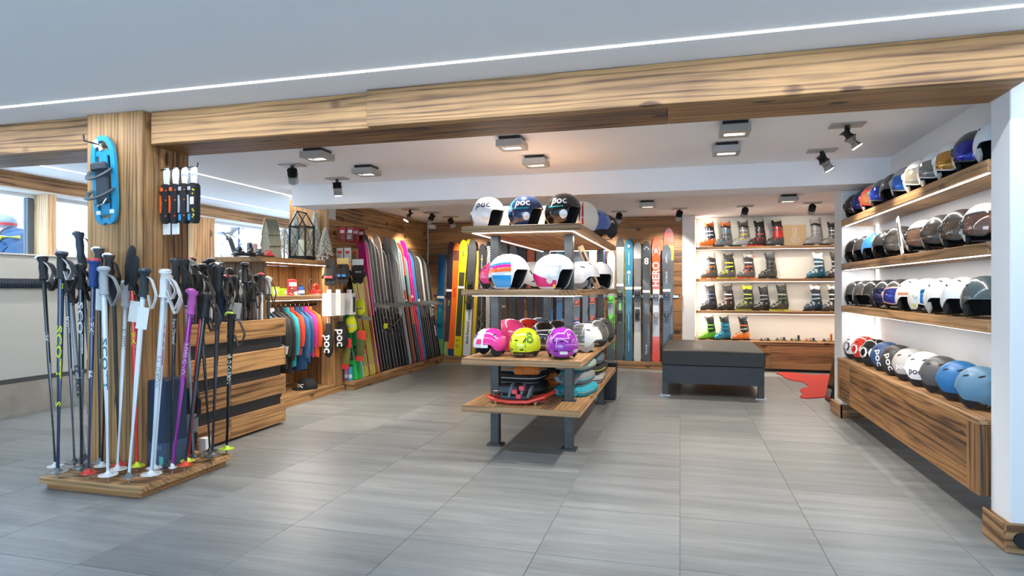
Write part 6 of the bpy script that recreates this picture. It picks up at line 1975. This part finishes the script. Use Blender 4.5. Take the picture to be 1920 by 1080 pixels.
for s_ in (-1, 1):
    MB().add([(s_ * hw, -hw, hh + .005), (s_ * hw, hw, hh + .005), (0, hw, hh + .148), (0, -hw, hh + .148)], [(0, 1, 2, 3)]).build('roof_pane', M_LGLASS, o)
    MB().box(-hw, hw, s_ * hw - .001, s_ * hw + .001, .035, hh - .007).build('pane', M_LGLASS, o)
    MB().box(s_ * hw - .001, s_ * hw + .001, -hw, hw, .035, hh - .007).build('pane', M_LGLASS, o)
    MB().tube([(-hw, s_ * (hw + .004), .04), (hw, s_ * (hw + .004), hh - .01)], .003, 5).tube([(hw, s_ * (hw + .004), .04), (-hw, s_ * (hw + .004), hh - .01)], .003, 5).build('cross_wire', M_BM, o)
    MB().tube([(s_ * (hw + .004), -hw, .04), (s_ * (hw + .004), hw, hh - .01)], .003, 5).tube([(s_ * (hw + .004), hw, .04), (s_ * (hw + .004), -hw, hh - .01)], .003, 5).build('cross_wire', M_BM, o)
cn = MB().lathe([(.035, .022), (.036, .03), (.036, .20), (.032, .205)], 16).build('candle', mat('ivory_wax', (.82, .76, .58), .5), o, 50)
MB().tube([(0, 0, .205), (0, 0, .225)], .002, 5).build('wick', M_BLACK, cn)

# flat wooden tree
o = empty('wooden_tree', on(509, 475, -3.93, ZTB), R(-28), 'jagged fir tree cut from pale wood with a mossy grey face', 'decoration')
out = [(-.10, 0), (.10, 0), (.075, .12), (.095, .13), (.055, .23), (.07, .24), (.0, .40), (-.07, .24), (-.055, .23), (-.095, .13), (-.075, .12)]
MB().prism(out, 'Y', -.06, .06).build('core', mat('mossy_grey', (.20, .21, .16), .9, bump=.6, bscale=40, var=.4), o)
for pts in ([(-.10, 0), (-.075, .12)], [(-.095, .13), (-.055, .23)], [(-.07, .24), (0, .40)]):
    (x0, z0), (x1, z1) = pts
    MB().add([(x0 - .012, -.07, z0), (x0 - .012, .07, z0), (x1 - .006, .07, z1 + .012), (x1 - .006, -.07, z1 + .012), (x0, -.07, z0 - 0), (x0, .07, z0), (x1, .07, z1), (x1, -.07, z1)], [(0, 1, 2, 3)[::-1], (4, 5, 6, 7), (0, 4, 7, 3), (1, 2, 6, 5), (0, 1, 5, 4), (3, 7, 6, 2)]).build('wood_strip', mat('pale_board', (.55, .40, .26), .6, var=.1, bscale=9), o)
# little frosted trees
M_FROST = mat('frosted_needles', (.66, .66, .60), .85, bump=.6, bscale=90, var=.5)


def frost_tree(pos, h, r, seed, label):
    rr = random.Random(seed)
    o = empty('frosted_tree', pos, 0, label, 'artificial tree', 'frosted artificial trees')
    MB().tube([(0, 0, 0), (0, 0, h)], [.009, .002], 7).build('trunk', mat('tree_trunk', (.12, .07, .04), .9), o, 50)
    MB().lathe([(.04, 0), (.04, .012), (.012, .016)], 10).build('stand', M_PAPER, o, 50)
    br = MB()
    lv = int(h / .026)
    for i in range(lv):
        z = .10 + (h - .10) * i / lv
        ln = r * (1 - i / lv) ** .8 + .012
        for k in range(7):
            a = k * .9 + i * .5 + rr.uniform(-.2, .2)
            d = Vector((math.cos(a), math.sin(a), 0))
            q = Vector((0, 0, z))
            br.tube([q, q + d * ln * .6 + Vector((0, 0, -.012)), q + d * ln + Vector((0, 0, -.035))], [.006, .0065, .003], 5)
    br.build('branches', M_FROST, o)


frost_tree(on(554, 470, -4.02, ZTB), .56, .08, 1, 'tall frosted artificial tree behind the lantern')
frost_tree(on(591, 470, -3.95, ZTB), .60, .085, 2, 'tallest frosted artificial tree next to the lantern roof')
frost_tree(on(533, 470, -3.98, ZTB), .36, .075, 3, 'short frosted artificial tree between the wooden tree and the lantern')
frost_tree(on(610, 470, -3.75, ZTB), .40, .08, 4, 'frosted artificial tree at the end of the top board by the red packs')
o = empty('toy_sled', on(604, 486, -3.655, ZTB), R(4), 'small white wooden sled at the edge of the top board', 'decoration')
for k in range(3):
    MB().box(-.03 + k * .022, -.014 + k * .022, -.11, .10, .045, .052, .001).build('slat', M_PAPER, o)
for x in (-.03, .028):
    MB().tube([(x, -.13, .05), (x, -.11, .006), (x, .11, .006)], .005, 6).build('runner', M_PAPER, o, 50)
    MB().box(x - .004, x + .004, -.05, -.04, .008, .046).box(x - .004, x + .004, .05, .06, .008, .046).build('strut', M_PAPER, o)
# candle mug, ski tip and bindings
o = empty('birch_holder', on(476, 470, -3.98, ZTB), 0, 'pale birch bark candle holder behind the bindings', 'candle holder')
MB().lathe([(.032, 0), (.034, .01), (.034, .135), (.028, .135), (.028, .10)], 16).build('cup', mat('birch_bark', (.45, .38, .40), .8, var=.5, bscale=35), o, 50)
MB().lathe([(.026, .10), (.026, .145), (.02, .15)], 12).build('candle', mat('ivory_wax', (.82, .76, .58), .5), o, 50)
o = empty('ski_sample', on(432, 478, -4.05, ZTB), R(-20), 'cut-off dark ski tip with a white square standing on the top board', 'ski sample')
MB().loft([[(-.035, y, z), (.035, y, z), (.035, y + .012, z), (-.035, y + .012, z)] for y, z in ((.05, 0), (.02, .09), (-.01, .17), (-.04, .215), (-.07, .235))]).build('tip', gloss((.02, .05, .08), .3), o, 40, rot=(0, 0, R(-60)))
MB().box(-.02, .02, -.032, -.03, .16, .20).build('label', M_PAPER, o, rot=(0, 0, R(-60)))
for k, (u, lb, c2) in enumerate(((458, 'black ski binding with a raised heel on the top board', (.02, .02, .02)), (494, 'black and red ski binding beside the wooden tree', (.55, .03, .05)))):
    o = empty('ski_binding', on(u, 474, -3.735, ZTB), R(82), lb, 'ski binding', 'bindings on the top board')
    o.scale = (.78, .85, 1.0)
    MB().box(-.16, .16, -.035, .035, 0, .012, .003).build('base_plate', M_BLACK, o)
    MB().box(-.13, -.03, -.04, .04, .012, .04, .006).box(-.10, -.05, -.03, .03, .036, .075, .012).build('toe_piece', gloss((.03, .03, .035), .3), o)
    MB().box(.02, .14, -.035, .035, .012, .035, .006).box(.06, .11, -.032, .032, .03, .085 - .02 * k, .012).box(.05, .10, -.02, .02, .06, .12 - .05 * k, .008).build('heel_piece', gloss(c2, .3), o)
    for q in (-1, 1): MB().tube([(-.02, q * .04, .02), (.01, q * .055, .05), (.04, q * .05, .06)], .005, 6).build('brake', M_CHROME, o)

# ================================================================== HOOKS AND HANGING PACKS BESIDE THE UNIT
XK = XS + .004


def wall_hook(pos, ln, label):
    o = MB().tube([(0, 0, 0), (ln, 0, .004), (ln + .004, 0, .022)], .004, 6).build('wall_hook', M_BLACK, None, 50, pos)
    return tag(o, label, 'hook', 'hooks on the planked wall')


def blister(pos, label, c, w=.085, h=.15, group='red packs on the wall hooks', c2=(.8, .8, .8)):
    o = empty('blister_pack', pos, 0, label, 'pack', group)
    MB().prism([(-w / 2, -h), (w / 2, -h), (w / 2, .012), (-w / 2, .012)], 'Y', -.002, .002).build('card', flat(c, .5), o)
    MB().box(-w * .38, w * .38, -.022, -.002, -h * .9, -h * .45, .006).build('blister', M_POLY, o)
    MB().box(-w * .3, w * .3, -.004, -.002, -h * .38, -h * .15).build('print', flat(c2, .5), o)
    return o


for k in range(3):
    hp = Vector((XK, 6.42 + k * .13, 1.84 + .0 * k))
    wall_hook(hp, .26, 'black wall hook in the upper row beside the frosted trees')
    for j in range(2):
        blister(hp + Vector((.08 + j * .10, 0, -.012)), 'red and dark accessory pack on the upper wall hooks', ((.55, .04, .05), (.25, .03, .04))[(j + k) % 2])
for k in range(2):
    hp = Vector((XK, 6.40 + k * .17, 1.60))
    wall_hook(hp, .26, 'black wall hook in the lower row beside the frosted trees')
    for j in range(2):
        blister(hp + Vector((.06 + j * .10, 0, -.012)), 'white and red accessory pack on the lower wall hooks' if k == 0 else 'amber accessory pack on the lower wall hooks', (.74, .70, .66) if k == 0 else (.45, .28, .10), c2=(.65, .06, .05))


def glove_pack(pos, hc, label, c=(.018, .018, .02), acc=None, txt=None, w=.15):
    o = empty('glove_pack', pos, R(-6), label, 'gloves', 'gloves hanging beside the garment unit')
    MB().box(-w / 2, w / 2, -.003, .003, -.055, .012, .001).build('header_card', flat(hc, .5), o)
    for s_ in (-1, 1):
        MB().loft([ring_el(s_ * w * .22, z, rx, ry, 12) for z, rx, ry in ((-.055, .025, .012), (-.09, .042, .026), (-.15, .045, .03), (-.20, .040, .026))]).build('palm', cloth(c), o, 60)
        for q in range(4):
            x = s_ * w * .22 + (-.028 + q * .019)
            MB().tube([(x, 0, -.19), (x * 1.02, -.005, -.235 - .01 * (1 if q in (1, 2) else 0)), (x * 1.02, -.01, -.255 - .012 * (1 if q in (1, 2) else 0))], [.011, .0105, .008], 8).build('finger', cloth(c), o, 60)
        MB().tube([(s_ * w * .22 + s_ * .035, 0, -.13), (s_ * w * .22 + s_ * .06, -.01, -.17), (s_ * w * .22 + s_ * .062, -.012, -.195)], [.013, .012, .009], 8).build('thumb', cloth(c), o, 60)
        if acc: MB().box(s_ * w * .22 - .025, s_ * w * .22 + .025, -.034, -.026, -.19, -.165, .004).build('accent', flat(acc), o)
    if txt: lettering(txt, lambda x, y: (x + w * .2, -.034, y - .135), flat(WHT), o, .022)
    return o


wall_hook((-3.634, 6.14, 1.36), .14, 'long black wall hook carrying the black gloves')
glove_pack(wx(619, 488, -3.535), (.05, .05, .05), 'black gloves with a red patch, hanging closest to the garment unit', acc=(.6, .06, .08), w=.12)
glove_pack(wx(643, 486, -3.505), (.62, .47, .16), 'black gloves with blue details under a tan header card', acc=(.03, .2, .6))
glove_pack(wx(671, 488, -3.54), (.72, .72, .72), 'black gloves under a white header card beside the pink ski', txt='REUSCH')
wall_hook((-3.634, 6.12, 1.09), .14, 'long black wall hook carrying the white goggle boxes')
for k, (u, lb) in enumerate(((617, 'white goggle box hanging closest to the garment unit'), (634, 'white goggle box hanging in the middle'), (655, 'white goggle box with a clear window, hanging outermost'))):
    q = wx(u, 548, -3.565)
    o = empty('goggle_box', q, R(-12 + 4 * k), lb, 'box', 'white goggle boxes')
    MB().box(-.062, .062, -.035 + .0 * k, .035, -.25, -.01, .002).build('carton', M_PAPER, o)
    MB().box(-.03, .03, -.002, .002, -.01, .03).build('hang_tab', M_PAPER, o)
    if k == 2: MB().box(.0622, .0635, -.024, .024, -.22, -.05).build('window', mat('dark_window', (.06, .06, .07), .2), o)
    MB().box(-.05, -.035, -.0365, -.035, -.225, -.21).build('print', flat((.3, .3, .3)), o)
o = bxo('red_pouch', cloth((.42, .02, .03)), -.05, .05, -.02, .02, 0, .07, .008); o.location = wx(660, 562, -3.565); tag(o, 'small dark red pouch behind the white goggle boxes', 'pouch')
for k, (u, v) in enumerate(((676, 563), (659, 595))):
    o = empty('safety_vest', wx(u, v, -3.545), R(20 * k), ('neon yellow vest hanging folded beside the white boxes', 'second neon yellow vest in a clear bag below the white boxes')[k], 'vest', 'neon vests')
    MB().loft([ring_el(.01 * math.sin(z * 40), z, rx, ry, 12) for z, rx, ry in ((.02, .02, .012), (-.02, .05, .02), (-.07, .06, .025), (-.13, .055, .03), (-.17, .03, .02))]).build('fabric', cloth((.68, .72, .02)), o, 60)
    MB().box(-.045, .045, -.031, -.02, -.10, -.085, .002).build('reflective_band', M_ALU, o)


def guard_bag(u, v, label, h, w, txt, rz):
    o = empty('drawstring_bag', wx(u, v, -3.565), R(rz), label, 'bag', 'black drawstring bags')
    MB().loft([ring_el(0, z * h, w * rx, w * .45 * rx, 14) for z, rx in ((0, .4), (-.06, .7), (-.14, .55), (-.25, .8), (-.5, 1), (-.78, .95), (-.95, .6), (-1, .15))]).build('body', cloth((.014, .014, .016)), o, 60)
    MB().tube([(-.01, 0, .0), (-.015, 0, .05), (.01, 0, .06), (.01, 0, .0)], .003, 6).build('cord', M_PAPER, o)
    lettering(txt, lambda x, y: (y * 1.0, -w * .45 - .004 + (y / w) ** 2 * w * .3, -h * .6 - x), flat(WHT), o, .13, .02)


guard_bag(616, 606, 'narrow black bag with upright white lettering beside the unit', .36, .055, 'poc', 8)
guard_bag(640, 602, 'wider black bag with upright white lettering next to the narrow one', .30, .072, 'poc', 14)
wall_hook((-3.634, 6.05, .80), .12, 'black wall hook carrying the two black lettered bags')
for k, (u, v, lb, c, c2) in enumerate(((651, 634, 'red and olive ski skin bag hanging below the lettered bags', (.60, .03, .03), (.16, .16, .03)), (678, 620, 'red topped ski skin pouch beside the green skis', (.62, .05, .03), (.10, .12, .03)))):
    o = empty('skin_bag', wx(u, v, -3.535 + .085 * k), R(-10 + 10 * k), lb, 'bag', 'ski skin bags')
    MB().loft([ring_el(.012 * z, -z * .34, rx, ry, 12) for z, rx, ry in ((0, .03, .012), (.05, .055, .02), (.3, .055, .02))]).build('top', cloth(c), o, 60)
    MB().loft([ring_el(-.02 * z, -z * .34, rx, ry, 12) for z, rx, ry in ((.28, .056, .021), (.6, .05, .022), (.85, .045, .018))]).build('body', cloth(c2), o, 60)
    MB().loft([ring_el(-.03 * z, -z * .34, rx, ry, 12) for z, rx, ry in ((.83, .046, .019), (1.0, .05, .016))]).build('hem', cloth(c), o, 60)
for k in range(4):
    o = empty('tube_pack', Vector((-3.74 + k * .055, 6.315 - .012 * (k % 2), .101)), R(10 * k), ('pink and white tube pack on the plinth corner', 'cyan tube pack on the plinth corner, next to the pink one', 'second pink tube pack on the plinth corner', 'cyan tube pack leaning nearest the green skis')[k], 'pack', 'tube packs on the plinth corner')
    MB().box(-.022, .022, -.018, .018, 0, .16, .004).build('sleeve', flat(((.65, .15, .30), (.03, .38, .62))[k % 2], .4), o)
    MB().box(-.018, .018, -.0195, -.018, .03, .07).build('print', flat((.8, .8, .82)), o)
    MB().box(-.022, .022, -.018, .018, .16, .175, .002).build('cap', M_BLACK, o)
# avalanche pole lying among the slanted skis, and dangling bindings straps
o = empty('glove_pair', (-3.50, 7.02, .70), 0, 'dark binding strap with neon yellow clips dangling in front of the slanted skis', 'strap')
MB().tube([(0, 0, 0), (.05, .12, -.03), (.09, .25, .06), (.06, .35, .10)], .008, 8).build('strap', M_RUBBER, o, 50)
MB().box(-.02, .02, -.02, .02, -.06, .0, .006).build('clip', flat((.62, .7, .03)), o)

# ================================================================== BAGS AND SNOWSHOE ON THE LOWEST DISPLAY SHELF
ZL = .346
o = empty('snowshoe', (-1.07, 4.17, ZL + .036), 0, 'red framed snowshoe with dark grey binding lying on the lowest display shelf', 'snowshoe')
pts = []
for t in range(0, 25):
    a = t / 24
    x = -.24 + .50 * a
    pts.append((x, a))
fr = MB()
L1 = [(-.22, -.02, 0), (-.235, .0, .004)]
path = [(.255, .0, .055), (.19, -.05, .022), (.08, -.078, -.012), (-.05, -.08, -.018), (-.15, -.06, -.012), (-.215, -.025, .0), (-.225, .0, .002), (-.215, .025, .0), (-.15, .06, -.012), (-.05, .08, -.018), (.08, .078, -.012), (.19, .05, .022), (.255, .0, .055)]
fr.tube(path, .0125, 8).build('frame', gloss((.72, .05, .03), .35), o, 50)
MB().prism([(-.20, -.02), (-.05, -.07), (.10, -.066), (.20, -.03), (.20, .03), (.10, .066), (-.05, .07), (-.20, .02)], 'Z', -.012, -.006).build('deck', flat((.30, .05, .04), .6), o)
MB().box(-.13, .06, -.04, .04, -.006, .02, .006).box(-.14, .0, -.045, .045, .03, .085, .012).build('binding_plate', M_SLATE, o)
for x, r_ in ((-.06, .075), (.02, .07), (.07, .06)):
    MB().tube([(x + .02 * math.sin(R(a)), r_ * .75 * math.cos(R(a)), .01 + r_ * 1.25 * math.sin(R(a))) for a in range(0, 181, 15)], .010, 8, flat=.5).build('strap', flat((.12, .14, .15), .6), o, 50)
for x, y, z in ((-.02, -.05, .05), (.01, -.055, .02), (.03, -.045, .075)):
    MB().box(x - .02, x + .02, y - .012, y + .012, z - .018, z + .018, .005).build('buckle', gloss((.55, .03, .05), .3), o)
for k in range(5):
    MB().loft([[(-.15 + k * .07 - .012, -.072, -.012), (-.15 + k * .07 + .012, -.072, -.012), (-.15 + k * .07 + .012, -.06, -.012)], [(-.15 + k * .07 - .001, -.068, -.0355), (-.15 + k * .07 + .001, -.068, -.0355), (-.15 + k * .07, -.067, -.0355)]]).build('crampon_tooth', M_CHROME, o)
MB().tube([(-.12, -.04, .0), (-.17, -.05, .01), (-.17, -.045, .05), (-.13, -.04, .05)], .004, 6).build('heel_lift', M_CHROME, o, 50)


def pack(cx, cy_, z, sx, sy, sz, rz, col, label, acc=None, straps=None, txt=None, pocket=True, cat='backpack', tilt=0.0):
    o = empty('folded_' + cat, (cx, cy_, z), R(rz), label, cat, 'bags on the lowest display shelf')
    rg = []
    for t, k in ((0, .86), (.12, .97), (.4, 1.0), (.7, .97), (.9, .86), (1, .6)):
        r = []
        for q in range(20):
            a = 2 * math.pi * q / 20
            x = math.copysign(abs(math.cos(a)) ** .5, math.cos(a)); y = math.copysign(abs(math.sin(a)) ** .5, math.sin(a))
            r.append((x * sx / 2 * k, y * sy / 2 * k, t * sz * (1 + tilt * x) + .004 * math.sin(q * 2.1 + cx * 9) * t))
        rg.append(r)
    MB().loft(rg).build('body', cloth(col), o, 60)
    if pocket:
        MB().loft([[(x * sx * .36 * k, y * sy * .34 * k, sz * (.98 + h)) for x, y in ((-1, -.8), (-.8, -1), (.8, -1), (1, -.8), (1, .8), (.8, 1), (-.8, 1), (-1, .8))] for h, k in ((-.2, 1), (.10, .97), (.2, .8))]).build('pocket', cloth(acc or tuple(c * 1.5 for c in col)), o, 50)
    zz = sz * .45
    MB().tube([(math.copysign(abs(math.cos(R(a))) ** .5, math.cos(R(a))) * sx * .503, math.copysign(abs(math.sin(R(a))) ** .5, math.sin(R(a))) * sy * .503, zz) for a in range(180, 361, 12)], .004, 5).build('zip', flat(acc or (.3, .3, .3)), o)
    if straps:
        for s_ in (-1, 1):
            MB().tube([(s_ * sx * .25, -sy * .40, sz * .9), (s_ * sx * .30, -sy * .56, sz * .7), (s_ * sx * .22, -sy * .58, sz * .3), (s_ * sx * .15, -sy * .50, .01)], .017, 8, flat=.4).build('strap', cloth(straps), o, 50)
    if txt: lettering(txt, lambda x, y: (sx * .18 + y, -sy * .05 + x, sz * 1.19), flat(WHT), o, .09, .02)
    return o


BLKC = (.025, .026, .027); GRC = (.22, .215, .20); MINT = (.30, .38, .34)
pack(-1.20, 4.74, ZL, .42, .44, .075, 3, (.05, .05, .052), 'dark grey pack at the bottom of the pile behind the snowshoe', acc=GRC)
pack(-1.20, 4.73, ZL + .090, .40, .42, .065, -4, BLKC, 'black pack second in the pile, with a white tag', acc=(.6, .6, .58), pocket=False)
pack(-1.19, 4.75, ZL + .161, .41, .42, .06, 4, (.34, .33, .30), 'stone grey pack with an orange flap in the pile', acc=(.80, .20, .02))
pack(-1.20, 4.74, ZL + .235, .36, .40, .033, -2, (.10, .11, .11), 'charcoal green pack on top of the pile', acc=(.06, .06, .06), pocket=False)
o = pack(-1.09, 4.475, ZL + .160, .20, .10, .06, 14, (.80, .20, .02), 'orange harness folded out of the stone grey pack', cat='harness', pocket=False, straps=(.8, .2, .02))
pack(-.76, 4.72, ZL, .27, .46, .075, -8, (.02, .32, .42), 'turquoise pack at the bottom of the pile by the front leg', acc=(.25, .26, .26), straps=(.04, .4, .48))
pack(-.77, 4.72, ZL + .091, .26, .42, .07, -6, (.20, .21, .22), 'mid grey pack with a broad hip belt above the turquoise one', acc=(.03, .36, .44), straps=(.3, .31, .32), tilt=.15)
pack(-.77, 4.74, ZL + .185, .26, .40, .06, -10, MINT, 'pale mint grey pack on top of the turquoise pile', acc=(.40, .46, .42), tilt=.25)
pack(-.78, 5.44, ZL, .30, .60, .07, 4, (.35, .36, .37), 'light grey pack with black details further along the lowest shelf', acc=BLKC, pocket=False)
pack(-.78, 5.46, ZL + .075, .31, .60, .07, -3, BLKC, 'black pack with a yellow loop below the blue-grey one', acc=(.6, .6, .03), pocket=False)
pack(-.78, 5.46, ZL + .150, .28, .52, .085, 2, (.11, .17, .20), 'blue-grey pack with white lettering at the aisle side', acc=(.14, .20, .23), txt='RANGE')
pack(-1.22, 5.46, ZL, .36, .55, .16, 0, BLKC, 'bulky black pack at the back of the lowest shelf', acc=(.05, .05, .05))
pack(-1.08, 5.075, ZL, .22, .13, .10, 4, (.75, .20, .03), 'small orange pack wedged between the piles', acc=(.05, .05, .05))
o = empty('waste_bin', (-.70, 6.47, 0), 0, 'tapered black bin on the floor behind the rear leg of the display', 'bin')
MB().loft([[(-k, -k, z), (k, -k, z), (k, k, z), (-k, k, z)] for z, k in ((0, .062), (.01, .065), (.37, .075), (.375, .068), (.05, .055))]).build('body', M_BLACK, o)
MB().box(-.08, .08, -.08, .08, .365, .385, .006).build('rim', mat('dark_grey_plastic', (.04, .04, .042), .5), o)

# ================================================================== THE PERSON OUTSIDE THE WINDOW
def person():
    o = empty('person', (-6.46, 5.08, .1), R(190), 'person in a blue puffer jacket and grey knit hat bending down outside the window', 'person')
    pts = [(0, 0, .92), (.05, 0, 1.15), (.16, 0, 1.38), (.30, 0, 1.50), (.40, 0, 1.60),          # 0-4 pelvis to head base
           (.47, 0, 1.67),                                                                          # 5 head
           (.27, .20, 1.46), (.36, .26, 1.20), (.52, .20, 1.04), (.58, .18, .99),                    # 6-9 left arm
           (.27, -.20, 1.46), (.36, -.26, 1.20), (.52, -.20, 1.04), (.58, -.18, .99),                # 10-13 right arm
           (0, .11, .86), (.04, .12, .46), (-.02, .12, .07), (.12, .13, .03),                        # 14-17 left leg
           (0, -.11, .86), (.06, -.12, .46), (.0, -.12, .07), (.14, -.13, .03)]                      # 18-21 right leg
    ed = [(0, 1), (1, 2), (2, 3), (3, 4), (4, 5), (3, 6), (6, 7), (7, 8), (8, 9), (3, 10), (10, 11), (11, 12), (12, 13), (0, 14), (14, 15), (15, 16), (16, 17), (0, 18), (18, 19), (19, 20), (20, 21)]
    rad = [.16, .17, .19, .15, .07, .10, .09, .075, .055, .045, .09, .075, .055, .045, .11, .085, .06, .05, .11, .085, .06, .05]
    me = bpy.data.meshes.new('body')
    me.from_pydata(pts, ed, [])
    me.materials.append(mat('dark_trousers', (.03, .035, .05), .8))
    b = bpy.data.objects.new('body', me)
    COL.objects.link(b); b.parent = o
    sk = b.modifiers.new('skin', 'SKIN')
    for i, r_ in enumerate(rad):
        b.data.skin_vertices[0].data[i].radius = (r_, r_)
    b.data.skin_vertices[0].data[0].use_root = True
    b.modifiers.new('smooth', 'SUBSURF').levels = 1
    # quilted jacket over the torso: bulging rolls
    jk = MB()
    axis = [Vector(p) for p in pts[:4]] + [Vector((.36, 0, 1.56))]
    rings = []
    for k in range(25):
        t = k / 24 * (len(axis) - 1)
        i = min(int(t), len(axis) - 2)
        c = axis[i].lerp(axis[i + 1], t - i)
        d = (axis[i + 1] - axis[i]).normalized()
        n1 = Vector((0, 1, 0)); n2 = d.cross(n1)
        env = .235 * (1 - .45 * max(0, (k / 24 - .7) / .3))
        r_ = env * (1 + .05 * math.sin(k * 2.1))
        rings.append([c + n1 * r_ * 1.25 * math.cos(2 * math.pi * q / 18) + n2 * r_ * .9 * math.sin(2 * math.pi * q / 18) for q in range(18)])
    jk.loft(rings).build('jacket', cloth((.03, .09, .19)), o, 60)
    for s_ in (1, -1):
        MB().tube([(.25, s_ * .20, 1.46), (.34, s_ * .29, 1.28), (.37, s_ * .30, 1.18), (.52, s_ * .22, 1.04)], [.13, .115, .105, .08], 12).build('jacket_sleeve', cloth((.03, .09, .19)), o, 60)
        MB().tube([(.10, s_ * .20, 1.56), (.24, s_ * .27, 1.56), (.33, s_ * .33, 1.40), (.36, s_ * .35, 1.28)], .018, 8).build('yellow_piping', cloth((.72, .60, .08)), o, 60)
    MB().ell((.33, 0, 1.59), (.12, .13, .09), 14, 8).build('hood', cloth((.025, .07, .15)), o, 60)
    MB().ell((.475, 0, 1.68), (.105, .085, .115), 18, 12).build('head', mat('skin', (.60, .38, .28), .6), o, 60)
    hat = MB(); hat.lathe([(.098, -.02), (.108, .0), (.108, .035), (.10, .07), (.07, .105), (.03, .12), (.002, .122)], 18, (.465, 0, 1.70))
    hat.build('knit_hat', cloth((.25, .26, .28)), o, 60)
    MB().lathe([(.111, .0), (.112, .028)], 18, (.465, 0, 1.70)).build('red_band', cloth((.55, .05, .05)), o, 60)
    MB().ell((.578, 0, 1.66), (.022, .016, .02), 8, 6).build('nose', mat('skin', (.60, .38, .28), .6), o, 60)
    for s_ in (1, -1):
        MB().ell((.562, s_ * .033, 1.688), (.010, .012, .008), 8, 6).build('eye', M_BLACK, o, 60)
        MB().ell((.47, s_ * .086, 1.66), (.022, .012, .03), 8, 6).build('ear', mat('skin', (.60, .38, .28), .6), o, 60)
    MB().box(.552, .566, -.025, .025, 1.625, 1.633, .003).build('mouth', flat((.35, .12, .10)), o)
    for s_ in (1, -1):
        h0 = Vector((.60, s_ * .175, .965))
        MB().ell(h0, (.045, .022, .04), 10, 6).build('palm', mat('skin', (.60, .38, .28), .6), o, 60)
        for q in range(4):
            a = h0 + Vector((.035, s_ * (-.018 + q * .012), -.015))
            MB().tube([a, a + Vector((.035, 0, -.02)), a + Vector((.05 - .004 * abs(q - 1.5), 0, -.05))], [.009, .0085, .007], 8).build('finger', mat('skin', (.60, .38, .28), .6), o, 60)
        a = h0 + Vector((.0, -s_ * .02, -.01))
        MB().tube([a, a + Vector((.025, -s_ * .018, -.02)), a + Vector((.045, -s_ * .016, -.035))], [.011, .010, .008], 8).build('thumb', mat('skin', (.60, .38, .28), .6), o, 60)


person()
